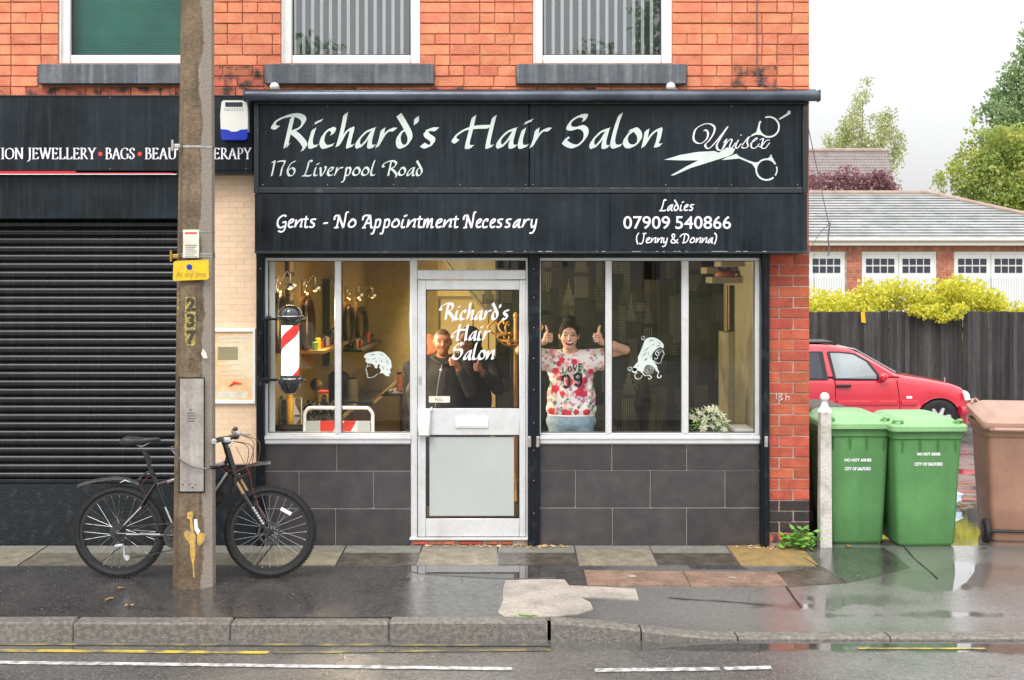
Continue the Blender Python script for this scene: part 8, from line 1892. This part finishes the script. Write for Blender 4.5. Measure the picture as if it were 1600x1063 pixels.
# --- the man giving a thumbs up behind the door glass
def coat(colour, rsl=.058, hood=False):
    def f(t_, arms):
        pr = [el((0, .02, 1.22), (.185, .125, .20), .05), el((0, .02, 1.0), (.19, .13, .22), .06), el((0, .02, .80), (.19, .13, .14), .05), cap((-.14, .02, 1.34), (.14, .02, 1.34), .070, .070, .04)]
        for s_, (_, e, w_) in zip((-1, 1), arms):
            S_ = np.array((s_*.17, .02, 1.34)); E = np.array(e); Wv = np.array(w_); pr += [cap(S_, E, .070, .056, .03), cap(E, E*.25+Wv*.75, .056, .044, .02)]
        pr.append(cut((0, -.03, 1.46), (.055, .07, .06), .01)); organic('jacket', pr, .007, colour, t_)
        tr_ = [el((0, .02, .82), (.165, .11, .12), .03)]
        for s_ in (-1, 1): tr_ += [cap((s_*.088, .02, .80), (s_*.10, .0, .48), .095, .068, .03), cap((s_*.10, .0, .48), (s_*.105, .02, .08), .064, .052, .02)]
        organic('trousers', tr_, .009, 'denim_dark', t_)
        obj('shoe', MB().ell((-.11, -.05, .04), (.045, .12, .05), 12, 8).ell((.11, -.05, .04), (.045, .12, .05), 12, 8), 'black_satin', t_, local=True)
        if not hood:
            obj('zip', MB().tube(bez([(-.02, -.120, 1.34), (-.05, -.130, 1.20), (-.075, -.128, 1.0), (-.09, -.122, .86)], 5), .0045, 6), 'steel', t_, local=True)
            obj('badge', MB().lathe([(.012, -.002), (.009, -.005)], (-.03, -.125, 1.30), 12, 'y'), 'paint_white', t_, local=True)
            obj('collar', MB().tube([(-.10, -.02, 1.40), (-.07, -.08, 1.375), (-.01, -.105, 1.34)], .014, 8).tube([(.10, -.02, 1.40), (.07, -.08, 1.375), (.01, -.105, 1.34)], .014, 8), colour, t_, smooth=60, local=True)
        else:
            hd = [el((-.01, .025, 1.535), (.105, .115, .125), .02), el((0, .03, 1.42), (.115, .095, .08), .03), cut((-.03, -.105, 1.515), (.058, .105, .085), .012)]
            organic('hood', hd, .007, colour, t_)
    return f
def m_hair(x, y, z): return [el((x, y+.024, z+.030), (.078, .092, .090), .02), el((x, y+.0, z+.075), (.062, .078, .036), .02), cut((x, y-.085, z-.035), (.085, .090, .105), .010)]
figure('person', 'grinning man with cropped hair giving a thumbs up behind the door glass', (-.60, 1.15, ZF-.105), R(6), (-.01, -.03, 1.535), [('open', (-.27, .03, 1.10), (-.25, -.06, .85)), ('fist', (.235, -.09, 1.10), (.105, -.22, 1.345))], (.40, .17, .09), coat('jacket'), lambda x, y, z: None, 'stubble', h=.005)
figure('person', 'person in a black hooded coat standing beside the grinning man', (-.37, 1.36, ZF-.10), R(-14), (-.02, -.02, 1.52), [('open', (-.27, .03, 1.10), (-.25, -.06, .85)), ('fist', (.28, -.12, 1.12), (.17, -.24, 1.28))], (.22, .10, .055), coat('jacket_black', hood=True), lambda x, y, z: None, 'plain', h=.006)
figure('person', 'dark clothed person half hidden at the right edge of the left window', (PX(655, 2.3), 2.3, ZF-.22), R(70), (0, -.02, 1.52), [('open', (-.25, -.12, 1.12), (-.18, -.30, .98)), ('open', (.25, -.12, 1.12), (.18, -.30, .98))], (.35, .16, .09), coat('jacket_black'), lambda x, y, z: None, 'plain', h=.008)
# ================================================================== TREES ACROSS THE STREET (seen mirrored in the upper panes)
def blob3(cx, cy, cz, r_, n): return [(cx+random.gauss(0, r_*.5), cy+random.gauss(0, r_*.5), cz+random.gauss(0, r_*.55), r_*.38, r_*.38, r_*.32, 1) for _ in range(n)]
tree('street_tree', 'leafy tree across the street mirrored at the left of the middle upper window', 'tree', (-6.6, -30, -.15), [([(-6.6, -30, -.15), (-6.5, -30, 5), (-6.3, -30, 9)], [.22, .15, .05])], blob3(-7.2, -30, 8.2, 1.5, 18), 1600, .16, 'leaf_dark')
tree('street_tree', 'larger tree across the street mirrored in the right upper window', 'tree', (4.6, -31, -.15), [([(4.6, -31, -.15), (4.5, -31, 6), (4.6, -31, 11)], [.28, .18, .05])], blob3(5.2, -31, 9.5, 1.9, 20), 2600, .16, 'leaf_dark')
